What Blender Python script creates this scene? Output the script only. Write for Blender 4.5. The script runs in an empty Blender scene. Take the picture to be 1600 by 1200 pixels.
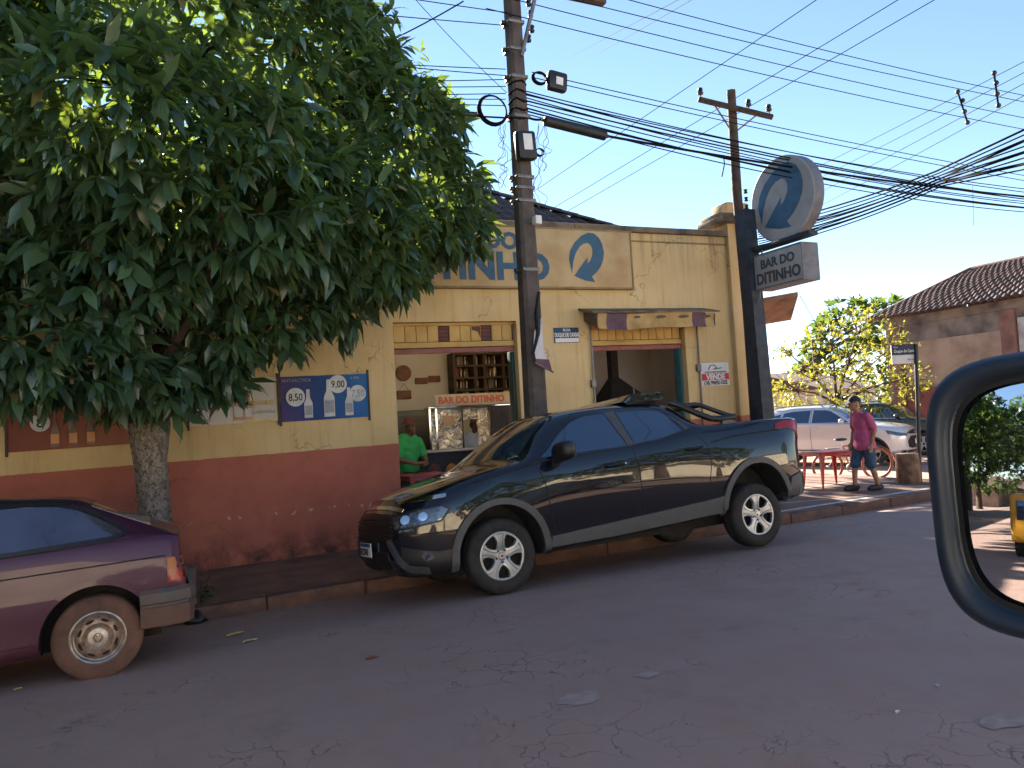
import bpy, bmesh, math, random
import numpy as np
from mathutils import Vector, Matrix
from mathutils.bvhtree import BVHTree
from mathutils.geometry import delaunay_2d_cdt
R = math.radians
rng = random.Random(7)
SC = bpy.context.scene
COL = SC.collection
K = 0.0156            # the street climbs gently towards +x
CAMZ = 1.585
# ---------------------------------------------------------------- camera
AX = Vector((0.90357207, 0.03013486, 0.42737501))
AY = Vector((-0.42464936, -0.06933995, 0.90269867))
AZ = Vector((-0.05683686, 0.99713784, 0.04985689))
cam_d = bpy.data.cameras.new('camera'); cam = bpy.data.objects.new('camera', cam_d); COL.objects.link(cam)
cam_d.sensor_width = 36; cam_d.lens = 27.0; cam_d.clip_start = 0.05; cam_d.clip_end = 3000
rt = Vector((AX[0], AY[0], AZ[0])); up = Vector((AX[1], AY[1], AZ[1])); fw = Vector((AX[2], AY[2], AZ[2]))
mw = Matrix((rt, up, -fw)).transposed().to_4x4(); mw.translation = (0, 0, CAMZ)
cam.matrix_world = mw
SC.camera = cam
# ---------------------------------------------------------------- world, sun, exposure
SUN_EL, SUN_AZ = R(27), R(2)      # azimuth from +y towards +x
w = bpy.data.worlds.new('World'); SC.world = w; w.use_nodes = True
nt = w.node_tree; nt.nodes.clear()
sky = nt.nodes.new('ShaderNodeTexSky'); sky.sky_type = 'NISHITA'; sky.sun_disc = False
sky.sun_elevation = SUN_EL; sky.sun_rotation = SUN_AZ
sky.altitude = 400; sky.air_density = 0.85; sky.dust_density = 0.0; sky.ozone_density = 1.5
bg = nt.nodes.new('ShaderNodeBackground'); bg.inputs[1].default_value = 0.05
wo = nt.nodes.new('ShaderNodeOutputWorld')
nt.links.new(sky.outputs[0], bg.inputs[0]); nt.links.new(bg.outputs[0], wo.inputs[0])
sd = bpy.data.lights.new('sun', 'SUN'); sd.energy = 5.0; sd.angle = R(0.55); sd.color = (1.0, 0.90, 0.74)
sun = bpy.data.objects.new('sun', sd); COL.objects.link(sun)
sdir = Vector((math.sin(SUN_AZ)*math.cos(SUN_EL), math.cos(SUN_AZ)*math.cos(SUN_EL), math.sin(SUN_EL)))
sun.rotation_euler = sdir.to_track_quat('Z', 'Y').to_euler(); sun.location = sdir*60
vs = SC.view_settings; vs.view_transform = 'Standard'; vs.look = 'None'; vs.exposure = 2.56; vs.gamma = 1.0
vs.use_curve_mapping = False
SC.render.engine = 'CYCLES'
SC.cycles.use_denoising = True
SC.cycles.max_bounces = 8; SC.cycles.diffuse_bounces = 4; SC.cycles.glossy_bounces = 4
SC.cycles.transparent_max_bounces = 8; SC.cycles.sample_clamp_indirect = 8

# ---------------------------------------------------------------- ground heights
def sstep(t):
    t = min(1, max(0, t)); return t*t*(3-2*t)
def base(x):
    if x < 11: return K*max(x, -90)
    return K*11*(1-sstep((x-11)/3.5))
def prof(y):
    if y < -3.4: return -0.03
    if y < 6.3: return 0.0
    if y < 8.1: return -0.09*(y-6.3)
    return -0.162 + 0.12*sstep((y-8.5)/6)
def groad(x, y): return base(x)+prof(y)
def gwalk(x, y): return K*x - 0.03 + 0.03*(y-8.1)/2.05
def ray(px, py):
    d = Vector((px-800, 600-py, 1200.0)); return Vector((AX.dot(d), AY.dot(d), AZ.dot(d)))
def at(px, py, Y):
    d = ray(px, py); p = d*(Y/d.y); p.z += CAMZ; return p
def atd(px, py, dist):
    d = ray(px, py); p = d*(dist/1200.0); p.z += CAMZ; return p

# ---------------------------------------------------------------- materials
MATS = {}
def nodes_of(name):
    m = bpy.data.materials.new(name); m.use_nodes = True
    MATS[name] = m
    n = m.node_tree; b = n.nodes['Principled BSDF']
    return m, n, b
def lk(n, a, b): n.links.new(a, b)
def coords(n, kind='Object'):
    t = n.nodes.new('ShaderNodeTexCoord'); return t.outputs[kind]
def noise(n, vec, scale, detail=4, rough=0.55, dist=0):
    t = n.nodes.new('ShaderNodeTexNoise'); t.inputs['Scale'].default_value = scale
    t.inputs['Detail'].default_value = detail; t.inputs['Roughness'].default_value = rough; t.inputs['Distortion'].default_value = dist
    lk(n, vec, t.inputs['Vector']); return t.outputs['Fac']
def ramp(n, fac, stops):
    r = n.nodes.new('ShaderNodeValToRGB'); e = r.color_ramp.elements
    while len(e) < len(stops): e.new(0.5)
    for i, (p, c) in enumerate(stops):
        e[i].position = p; e[i].color = (c if len(c) == 4 else (*c, 1)) if not isinstance(c, (int, float)) else (c, c, c, 1)
    lk(n, fac, r.inputs[0]); return r.outputs[0]
def mixc(n, fac, a, b, mode='MIX'):
    m = n.nodes.new('ShaderNodeMix'); m.data_type = 'RGBA'; m.blend_type = mode
    for sock, v in ((m.inputs[0], fac), (m.inputs[6], a), (m.inputs[7], b)):
        if hasattr(v, 'is_linked'): lk(n, v, sock)
        elif isinstance(v, (int, float)): sock.default_value = v
        else: sock.default_value = (*v, 1)
    return m.outputs[2]
def math_(n, op, a, b=None, c=None):
    m = n.nodes.new('ShaderNodeMath'); m.operation = op
    for i, v in enumerate((a, b, c)):
        if v is None: continue
        if hasattr(v, 'is_linked'): lk(n, v, m.inputs[i])
        else: m.inputs[i].default_value = v
    return m.outputs[0]
def bump(n, b, h, strength=0.3, dist=0.01):
    u = n.nodes.new('ShaderNodeBump'); u.inputs['Strength'].default_value = strength; u.inputs['Distance'].default_value = dist
    lk(n, h, u.inputs['Height']); lk(n, u.outputs[0], b.inputs['Normal'])
def mat(name, c, rough=0.6, metal=0.0, var=0.15, scale=6.0, bmp=0.0, bscale=60.0, coat=0.0, spec=0.5, c2=None, kind='Object'):
    m, n, b = nodes_of(name)
    v = coords(n, kind)
    c2 = c2 or tuple(max(0, x*(1-var*2)) for x in c)
    f = noise(n, v, scale, 5)
    lk(n, ramp(n, f, [(0.3, c2), (0.62, c)]), b.inputs['Base Color'])
    b.inputs['Metallic'].default_value = metal
    rr = ramp(n, noise(n, v, scale*2.3, 3), [(0.3, min(1, rough*1.15)), (0.7, rough*0.85)])
    lk(n, rr, b.inputs['Roughness'])
    b.inputs['Coat Weight'].default_value = coat; b.inputs['Coat Roughness'].default_value = 0.03
    b.inputs['Specular IOR Level'].default_value = spec
    if bmp: bump(n, b, noise(n, v, bscale, 4), bmp, 0.01)
    return m
def emit(name, c, s):
    m, n, b = nodes_of(name); b.inputs['Base Color'].default_value = (*c, 1)
    b.inputs['Emission Color'].default_value = (*c, 1); b.inputs['Emission Strength'].default_value = s
    return m

# asphalt: worn brown grey with red dust, fine cracks and patched spots
def asphalt():
    m, n, b = nodes_of('asphalt'); v = coords(n)
    big = noise(n, v, 0.35, 5, 0.6); mid = noise(n, v, 2.2, 5, 0.65); fine = noise(n, v, 160, 3, 0.7)
    c = ramp(n, big, [(0.3, (0.31, 0.198, 0.163)), (0.7, (0.40, 0.255, 0.207))])
    c = mixc(n, ramp(n, mid, [(0.48, 0.0), (0.75, 0.55)]), c, (0.34, 0.175, 0.125))
    c = mixc(n, ramp(n, fine, [(0.35, 0.0), (0.75, 0.5)]), c, (0.30, 0.22, 0.18))
    vo = n.nodes.new('ShaderNodeTexVoronoi'); vo.feature = 'DISTANCE_TO_EDGE'; vo.inputs['Scale'].default_value = 3.4
    ad = n.nodes.new('ShaderNodeVectorMath'); ad.operation = 'ADD'
    nn = n.nodes.new('ShaderNodeTexNoise'); nn.inputs['Scale'].default_value = 3.0; nn.inputs['Detail'].default_value = 5; lk(n, v, nn.inputs['Vector'])
    sc = n.nodes.new('ShaderNodeVectorMath'); sc.operation = 'SCALE'; sc.inputs['Scale'].default_value = 0.55
    lk(n, nn.outputs['Color'], sc.inputs[0]); lk(n, v, ad.inputs[0]); lk(n, sc.outputs[0], ad.inputs[1]); lk(n, ad.outputs[0], vo.inputs['Vector'])
    crack = ramp(n, vo.outputs['Distance'], [(0.0, 1.0), (0.020, 0.0)])
    msk = ramp(n, noise(n, v, 0.7, 4, 0.65), [(0.50, 0.0), (0.60, 1.0)])
    crack = math_(n, 'MULTIPLY', crack, msk)
    c = mixc(n, math_(n, 'MULTIPLY', crack, 0.62), c, (0.055, 0.034, 0.028))
    stain = ramp(n, noise(n, v, 1.3, 6, 0.7, 0.8), [(0.56, 0.0), (0.70, 0.42)])
    c = mixc(n, stain, c, (0.19, 0.12, 0.10))
    grit = ramp(n, noise(n, v, 420, 2, 0.6), [(0.62, 0.0), (0.72, 0.55)])
    c = mixc(n, grit, c, (0.42, 0.30, 0.24))
    lk(n, c, b.inputs['Base Color'])
    lk(n, ramp(n, mid, [(0.3, 0.72), (0.7, 0.92)]), b.inputs['Roughness'])
    h = math_(n, 'SUBTRACT', math_(n, 'MULTIPLY', fine, 0.5), crack)
    bump(n, b, h, 0.55, 0.012)
    return m
asphalt()
# facade paint: yellow above, brick red dado below; wear, rain streaks and hairline cracks
def facade_paint():
    m, n, b = nodes_of('facade_paint'); v = coords(n)
    sx = n.nodes.new('ShaderNodeSeparateXYZ'); lk(n, v, sx.inputs[0])
    zz = math_(n, 'SUBTRACT', sx.outputs['Z'], math_(n, 'MULTIPLY', sx.outputs['X'], K))
    f1 = noise(n, v, 1.1, 6, 0.6); f2 = noise(n, v, 7, 5, 0.6); f3 = noise(n, v, 45, 4, 0.6)
    yel = ramp(n, f1, [(0.3, (0.55, 0.385, 0.17)), (0.55, (0.64, 0.465, 0.225)), (0.75, (0.66, 0.51, 0.29))])
    mp = n.nodes.new('ShaderNodeMapping'); mp.inputs['Scale'].default_value = (5.5, 5.5, 0.35); lk(n, v, mp.inputs[0])
    st = noise(n, mp.outputs[0], 1.6, 6, 0.65)
    yel = mixc(n, ramp(n, st, [(0.52, 0.0), (0.74, 0.55)]), yel, (0.33, 0.22, 0.11))
    topd = n.nodes.new('ShaderNodeMapRange'); topd.inputs[1].default_value = 3.75; topd.inputs[2].default_value = 4.55; lk(n, zz, topd.inputs[0])
    yel = mixc(n, math_(n, 'MULTIPLY', topd.outputs[0], ramp(n, st, [(0.4, 0.0), (0.65, 0.7)])), yel, (0.17, 0.115, 0.075))
    red = ramp(n, f1, [(0.3, (0.36, 0.10, 0.063)), (0.7, (0.47, 0.145, 0.092))])
    red = mixc(n, ramp(n, f2, [(0.5, 0.0), (0.75, 0.4)]), red, (0.28, 0.085, 0.055))
    chip = ramp(n, noise(n, v, 16, 3, 0.5, 0.6), [(0.745, 0.0), (0.765, 1.0)])
    band = n.nodes.new('ShaderNodeMapRange'); band.inputs[1].default_value = 0.50; band.inputs[2].default_value = 0.66; lk(n, zz, band.inputs[0])
    tri = math_(n, 'MULTIPLY', math_(n, 'SUBTRACT', 1.0, math_(n, 'ABSOLUTE', math_(n, 'SUBTRACT', math_(n, 'MULTIPLY', band.outputs[0], 2.0), 1.0))), 0.16)
    chip2 = ramp(n, math_(n, 'ADD', noise(n, v, 9, 4, 0.6, 0.5), tri), [(0.745, 0.0), (0.76, 0.8)])
    red = mixc(n, math_(n, 'MAXIMUM', math_(n, 'MULTIPLY', chip, 0.7), chip2), red, (0.55, 0.40, 0.32))
    low = n.nodes.new('ShaderNodeMapRange'); low.inputs[1].default_value = 0.45; low.inputs[2].default_value = 0.02; lk(n, zz, low.inputs[0])
    mold = math_(n, 'MULTIPLY', low.outputs[0], ramp(n, noise(n, v, 2.6, 6, 0.7), [(0.38, 0.0), (0.6, 1.0)]))
    red = mixc(n, mold, red, (0.035, 0.02, 0.018))
    edge = math_(n, 'ADD', zz, math_(n, 'MULTIPLY', math_(n, 'SUBTRACT', f2, 0.5), 0.03))
    isred = math_(n, 'LESS_THAN', edge, 1.34)
    c = mixc(n, isred, yel, red)
    vo = n.nodes.new('ShaderNodeTexVoronoi'); vo.feature = 'DISTANCE_TO_EDGE'; vo.inputs['Scale'].default_value = 0.8
    ad = n.nodes.new('ShaderNodeVectorMath'); ad.operation = 'ADD'
    nn = n.nodes.new('ShaderNodeTexNoise'); nn.inputs['Scale'].default_value = 2.0; nn.inputs['Detail'].default_value = 6; lk(n, v, nn.inputs['Vector'])
    lk(n, nn.outputs['Color'], ad.inputs[1]); lk(n, v, ad.inputs[0]); lk(n, ad.outputs[0], vo.inputs['Vector'])
    cr = math_(n, 'MULTIPLY', ramp(n, vo.outputs['Distance'], [(0.0, 1.0), (0.006, 0.0)]), ramp(n, noise(n, v, 0.9, 2), [(0.5, 0.0), (0.58, 1.0)]))
    c = mixc(n, math_(n, 'MULTIPLY', cr, 0.7), c, (0.10, 0.06, 0.035))
    lk(n, c, b.inputs['Base Color']); b.inputs['Roughness'].default_value = 0.82
    h = math_(n, 'SUBTRACT', math_(n, 'ADD', math_(n, 'MULTIPLY', f3, 0.35), math_(n, 'MULTIPLY', f2, 0.8)), cr)
    bump(n, b, h, 0.35, 0.012)
facade_paint()
def leafmat(name, dark, light, trans, rand='attr'):
    m, n, b = nodes_of(name)
    if rand == 'attr':
        a = n.nodes.new('ShaderNodeAttribute'); a.attribute_name = 'tint'; f = a.outputs['Fac']
    else:
        a = n.nodes.new('ShaderNodeObjectInfo'); f = a.outputs['Random']
    c = ramp(n, f, [(0.0, dark), (0.75, light), (0.985, tuple(min(1, x*1.5) for x in light)), (1.0, (0.20, 0.10, 0.03))])
    lk(n, c, b.inputs['Base Color']); b.inputs['Roughness'].default_value = 0.33; b.inputs['Specular IOR Level'].default_value = 0.75
    tr = n.nodes.new('ShaderNodeBsdfTranslucent'); lk(n, mixc(n, 0.75, c, trans), tr.inputs[0])
    mx = n.nodes.new('ShaderNodeMixShader'); mx.inputs[0].default_value = 0.34
    lk(n, b.outputs[0], mx.inputs[1]); lk(n, tr.outputs[0], mx.inputs[2])
    lk(n, mx.outputs[0], n.nodes['Material Output'].inputs[0])
leafmat('leaf', (0.022, 0.054, 0.032), (0.058, 0.112, 0.058), (0.30, 0.42, 0.04))
leafmat('leaf_single', (0.034, 0.072, 0.040), (0.070, 0.128, 0.066), (0.30, 0.42, 0.04), 'obj')
leafmat('leaf_yellow', (0.075, 0.10, 0.016), (0.22, 0.21, 0.03), (0.62, 0.55, 0.05))
leafmat('leaf_deep', (0.02, 0.045, 0.014), (0.06, 0.105, 0.03), (0.20, 0.30, 0.04))
def bark():
    m, n, b = nodes_of('bark'); v = coords(n)
    mp = n.nodes.new('ShaderNodeMapping'); mp.inputs['Scale'].default_value = (9, 9, 3.0); lk(n, v, mp.inputs[0])
    f = noise(n, mp.outputs[0], 2.2, 6, 0.7, 0.4); g = noise(n, v, 26, 5, 0.7, 1.0)
    c = ramp(n, f, [(0.3, (0.10, 0.08, 0.06)), (0.5, (0.25, 0.205, 0.165)), (0.7, (0.34, 0.30, 0.255))])
    c = mixc(n, ramp(n, g, [(0.5, 0.0), (0.58, 0.85)]), c, (0.055, 0.04, 0.03))
    lk(n, c, b.inputs['Base Color']); b.inputs['Roughness'].default_value = 0.9
    bump(n, b, math_(n, 'ADD', f, math_(n, 'MULTIPLY', g, -0.5)), 0.8, 0.02)
bark()
mat('branch', (0.075, 0.045, 0.032), 0.9, bmp=0.5, bscale=30)
mat('sidewalk', (0.22, 0.115, 0.08), 0.88, var=0.25, scale=2.0, bmp=0.35, bscale=50, c2=(0.11, 0.06, 0.044))
mat('kerb', (0.16, 0.085, 0.062), 0.9, var=0.3, scale=4, bmp=0.8, bscale=22, c2=(0.055, 0.034, 0.03))
mat('white_line', (0.62, 0.58, 0.54), 0.8, var=0.25, scale=9, c2=(0.35, 0.27, 0.23))
mat('soil', (0.17, 0.08, 0.05), 0.95, var=0.3, scale=1.5, bmp=0.5, bscale=20)
def carpaint(name, c, metal=0.0, rough=0.25, dust=0.0, dustc=(0.25, 0.13, 0.09), coat=1.0, spec=0.5, cior=1.5):
    m, n, b = nodes_of(name); v = coords(n)
    f = noise(n, v, 2.2, 6, 0.65)
    sx = n.nodes.new('ShaderNodeSeparateXYZ'); lk(n, v, sx.inputs[0])
    mr = n.nodes.new('ShaderNodeMapRange'); mr.inputs[1].default_value = 0.75; mr.inputs[2].default_value = 0.15; lk(n, sx.outputs['Z'], mr.inputs[0])
    df = math_(n, 'MULTIPLY', math_(n, 'ADD', math_(n, 'MULTIPLY', mr.outputs[0], 0.85), 0.15), ramp(n, f, [(0.3, dust*0.55), (0.7, min(1, dust*1.5))]))
    lk(n, mixc(n, df, c, dustc), b.inputs['Base Color'])
    b.inputs['Metallic'].default_value = metal
    lk(n, math_(n, 'ADD', math_(n, 'MULTIPLY', df, 0.55), rough), b.inputs['Roughness'])
    lk(n, math_(n, 'SUBTRACT', coat, math_(n, 'MULTIPLY', df, coat)), b.inputs['Coat Weight'])
    b.inputs['Coat Roughness'].default_value = 0.02; b.inputs['Coat IOR'].default_value = cior; b.inputs['Specular IOR Level'].default_value = spec
carpaint('paint_black', (0.0035, 0.005, 0.010), 0.0, 0.25, 0.02, spec=0.10, cior=1.6)
carpaint('paint_wine', (0.050, 0.013, 0.040), 0.1, 0.36, 0.28, (0.17, 0.07, 0.05), 0.45, 0.25, 1.45)
carpaint('paint_silver', (0.60, 0.62, 0.64), 0.35, 0.32, 0.05)
carpaint('paint_blueblack', (0.012, 0.022, 0.032), 0.2, 0.25, 0.1)
carpaint('paint_white', (0.75, 0.75, 0.75), 0.0, 0.3, 0.1)
mat('plastic_grey', (0.062, 0.066, 0.072), 0.55, var=0.1, scale=8, bmp=0.08, bscale=400)
mat('plastic_black', (0.012, 0.012, 0.013), 0.45, var=0.1)
mat('plastic_faded', (0.085, 0.075, 0.072), 0.7, var=0.3, scale=7, c2=(0.12, 0.075, 0.055))
mat('well_dark', (0.012, 0.011, 0.011), 0.9)
mat('glass_tint', (0.075, 0.115, 0.17), 0.03, metal=0.7, var=0.02, coat=1.0)
mat('glass_dusty', (0.13, 0.14, 0.19), 0.10, metal=0.65, var=0.25, scale=3, coat=0.6, c2=(0.085, 0.09, 0.12))
mat('rubber', (0.017, 0.016, 0.016), 0.78, var=0.2, bmp=0.15, bscale=90)
mat('rubber_dusty', (0.15, 0.076, 0.052), 0.92, var=0.25, scale=5, c2=(0.075, 0.042, 0.032), bmp=0.2, bscale=90)
mat('rim_silver', (0.33, 0.355, 0.40), 0.36, metal=0.8, var=0.08)
mat('rim_steel', (0.30, 0.22, 0.165), 0.5, metal=0.5, var=0.3, scale=18, c2=(0.13, 0.07, 0.045))
mat('rim_edge', (0.50, 0.44, 0.36), 0.35, metal=0.85, var=0.25, scale=14)
mat('cap_silver', (0.55, 0.50, 0.43), 0.4, metal=0.4, var=0.25, scale=25)
mat('chrome', (0.72, 0.72, 0.73), 0.12, metal=1.0, var=0.03)
mat('lens_clear', (0.13, 0.15, 0.17), 0.05, metal=0.4, var=0.5, scale=22, coat=1.0, c2=(0.012, 0.015, 0.02))
mat('lens_red', (0.30, 0.010, 0.014), 0.25, coat=0.3, var=0.2, spec=0.3)
mat('lens_amber', (0.42, 0.13, 0.03), 0.35, coat=0.1, var=0.2, spec=0.3)
mat('pole_concrete', (0.105, 0.082, 0.070), 0.9, var=0.25, scale=5, bmp=0.4, bscale=60)
mat('pole_wood', (0.085, 0.055, 0.042), 0.9, var=0.3, scale=8, bmp=0.5, bscale=40)
mat('pole_blue', (0.030, 0.043, 0.062), 0.7, var=0.3, scale=6, bmp=0.2)
mat('wire', (0.012, 0.011, 0.011), 0.8, var=0.05, spec=0.05)
mat('wire_pale', (0.10, 0.09, 0.085), 0.7, var=0.05)
mat('steel_band', (0.22, 0.21, 0.20), 0.5, metal=0.6, var=0.2)
mat('box_black', (0.013, 0.014, 0.016), 0.5, var=0.1)
mat('white_paint', (0.72, 0.71, 0.68), 0.6, var=0.08)
mat('sign_cream', (0.50, 0.375, 0.20), 0.7, var=0.14, scale=2.5, c2=(0.40, 0.26, 0.115))
mat('sign_blue', (0.032, 0.105, 0.185), 0.6, var=0.12)
mat('sign_grey', (0.36, 0.35, 0.335), 0.6, var=0.14, scale=3)
mat('sign_edge', (0.15, 0.155, 0.18), 0.6, var=0.2)
mat('sign_dark', (0.045, 0.055, 0.075), 0.6)
mat('plaque_blue', (0.018, 0.055, 0.115), 0.5, var=0.2, scale=15)
mat('navy', (0.018, 0.024, 0.062), 0.5)
mat('red_paint', (0.52, 0.025, 0.024), 0.5, var=0.1)
mat('red_plastic', (0.50, 0.030, 0.020), 0.4, var=0.12, scale=4)
mat('pink_plastic', (0.42, 0.085, 0.075), 0.5, var=0.15)
mat('teal_plastic', (0.03, 0.20, 0.24), 0.5, var=0.15)
mat('wood_yellow', (0.56, 0.36, 0.115), 0.7, var=0.15, scale=3, c2=(0.42, 0.25, 0.075), bmp=0.2)
mat('wood_pink', (0.30, 0.105, 0.085), 0.7, var=0.15)
mat('shutter_brown', (0.13, 0.042, 0.03), 0.7, var=0.2)
mat('cloth_purple', (0.135, 0.075, 0.105), 0.85, var=0.2, scale=5)
mat('cloth_yellow', (0.50, 0.33, 0.13), 0.85, var=0.2, scale=4, bmp=0.3, bscale=20)
mat('cloth_white', (0.58, 0.55, 0.56), 0.85, var=0.1)
mat('cap_stone', (0.20, 0.155, 0.11), 0.9, var=0.4, scale=4, bmp=0.5, bscale=25, c2=(0.07, 0.055, 0.045))
mat('trim_ochre', (0.30, 0.215, 0.10), 0.85, var=0.2, scale=4)  # dark ochre of the moulding and sign frame
mat('tile_dark', (0.085, 0.058, 0.050), 0.9, var=0.35, scale=5, bmp=0.3, c2=(0.035, 0.027, 0.026))
mat('tile_brown', (0.135, 0.078, 0.060), 0.9, var=0.35, scale=3, bmp=0.3, c2=(0.05, 0.034, 0.03))
mat('plaster_in', (0.43, 0.42, 0.42), 0.85, var=0.08, scale=1.5)
mat('plaster_in2', (0.33, 0.31, 0.31), 0.85, var=0.1, scale=1.5)
mat('floor_in', (0.16, 0.10, 0.08), 0.5, var=0.2)
mat('wood_dark', (0.045, 0.022, 0.015), 0.6, var=0.3)
mat('wood_mid', (0.13, 0.052, 0.032), 0.6, var=0.25, scale=9)
mat('wood_orange', (0.40, 0.155, 0.035), 0.55, var=0.2)
mat('counter_dark', (0.022, 0.024, 0.03), 0.45, var=0.2)
mat('counter_top', (0.42, 0.42, 0.42), 0.35, var=0.1)
mat('fridge_green', (0.010, 0.045, 0.035), 0.4, var=0.2)
mat('soot', (0.010, 0.008, 0.010), 0.8)
mat('teal_door', (0.035, 0.13, 0.145), 0.6, var=0.2)
mat('shelf_back', (0.42, 0.36, 0.30), 0.7)
mat('bottle_dark', (0.012, 0.010, 0.008), 0.12, coat=0.6)
mat('bottle_brown', (0.10, 0.035, 0.012), 0.12, coat=0.6)
mat('bottle_clear', (0.45, 0.42, 0.36), 0.12, coat=0.6)
mat('bottle_red', (0.42, 0.03, 0.03), 0.4)
def foil():
    m, n, b = nodes_of('foil'); v = coords(n)
    b.inputs['Base Color'].default_value = (0.85, 0.82, 0.75, 1); b.inputs['Metallic'].default_value = 1.0; b.inputs['Roughness'].default_value = 0.16
    bump(n, b, noise(n, v, 7, 4, 0.6, 1.4), 1.0, 0.12)
foil()
mat('skin', (0.30, 0.155, 0.095), 0.55, var=0.1, scale=20)
mat('skin_dark', (0.18, 0.085, 0.05), 0.55, var=0.1, scale=20)
mat('shirt_pink', (0.45, 0.085, 0.205), 0.85, var=0.12, scale=8, bmp=0.9, bscale=9)
mat('denim', (0.040, 0.085, 0.165), 0.85, var=0.25, scale=14, bmp=0.3, bscale=24)
mat('cap_navy', (0.010, 0.013, 0.030), 0.8)
mat('shirt_green', (0.035, 0.36, 0.085), 0.85, var=0.1, scale=8, bmp=0.3, bscale=16)
mat('shirt_white', (0.72, 0.72, 0.74), 0.85, var=0.05, scale=8, bmp=0.3, bscale=16)
mat('hair_grey', (0.20, 0.18, 0.165), 0.8)
mat('hat_red', (0.11, 0.03, 0.026), 0.8)
mat('sandal', (0.022, 0.020, 0.022), 0.7)
mat('eye', (0.012, 0.010, 0.010), 0.2)
mat('bike_red', (0.27, 0.045, 0.024), 0.45, var=0.3, scale=20, c2=(0.22, 0.07, 0.03))
mat('stump_bark', (0.22, 0.135, 0.085), 0.9, var=0.35, scale=7, bmp=0.6, bscale=25)
mat('stump_top', (0.46, 0.31, 0.18), 0.85, var=0.25, scale=9)
mat('plaster_beige', (0.40, 0.27, 0.19), 0.9, var=0.2, scale=1.6, bmp=0.3, bscale=20, c2=(0.24, 0.15, 0.105))
mat('plaster_stained', (0.24, 0.18, 0.145), 0.9, var=0.4, scale=1.4, bmp=0.5, bscale=14, c2=(0.06, 0.047, 0.042))
mat('plaster_white', (0.52, 0.50, 0.47), 0.9, var=0.3, scale=2.6, c2=(0.30, 0.235, 0.215))
mat('plaster_red', (0.20, 0.052, 0.045), 0.9, var=0.25, scale=2)
mat('plaster_cream', (0.78, 0.68, 0.52), 0.85, var=0.15, scale=1.2)
mat('plaster_pink', (0.52, 0.30, 0.23), 0.85, var=0.15, scale=1.2)
mat('canopy', (0.24, 0.135, 0.085), 0.9, var=0.4, scale=4, bmp=0.3, c2=(0.12, 0.06, 0.04))
mat('mirror_shell', (0.014, 0.026, 0.046), 0.48, var=0.08, scale=5, spec=0.35)
mat('truck_yellow', (0.62, 0.29, 0.02), 0.5, var=0.1)
mat('dry_leaf', (0.52, 0.44, 0.16), 0.7, var=0.2, scale=20)
def mirror():
    m, n, b = nodes_of('mirror_glass'); b.inputs['Base Color'].default_value = (0.60, 0.64, 0.69, 1)
    b.inputs['Metallic'].default_value = 1.0; b.inputs['Roughness'].default_value = 0.012
mirror()

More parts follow.
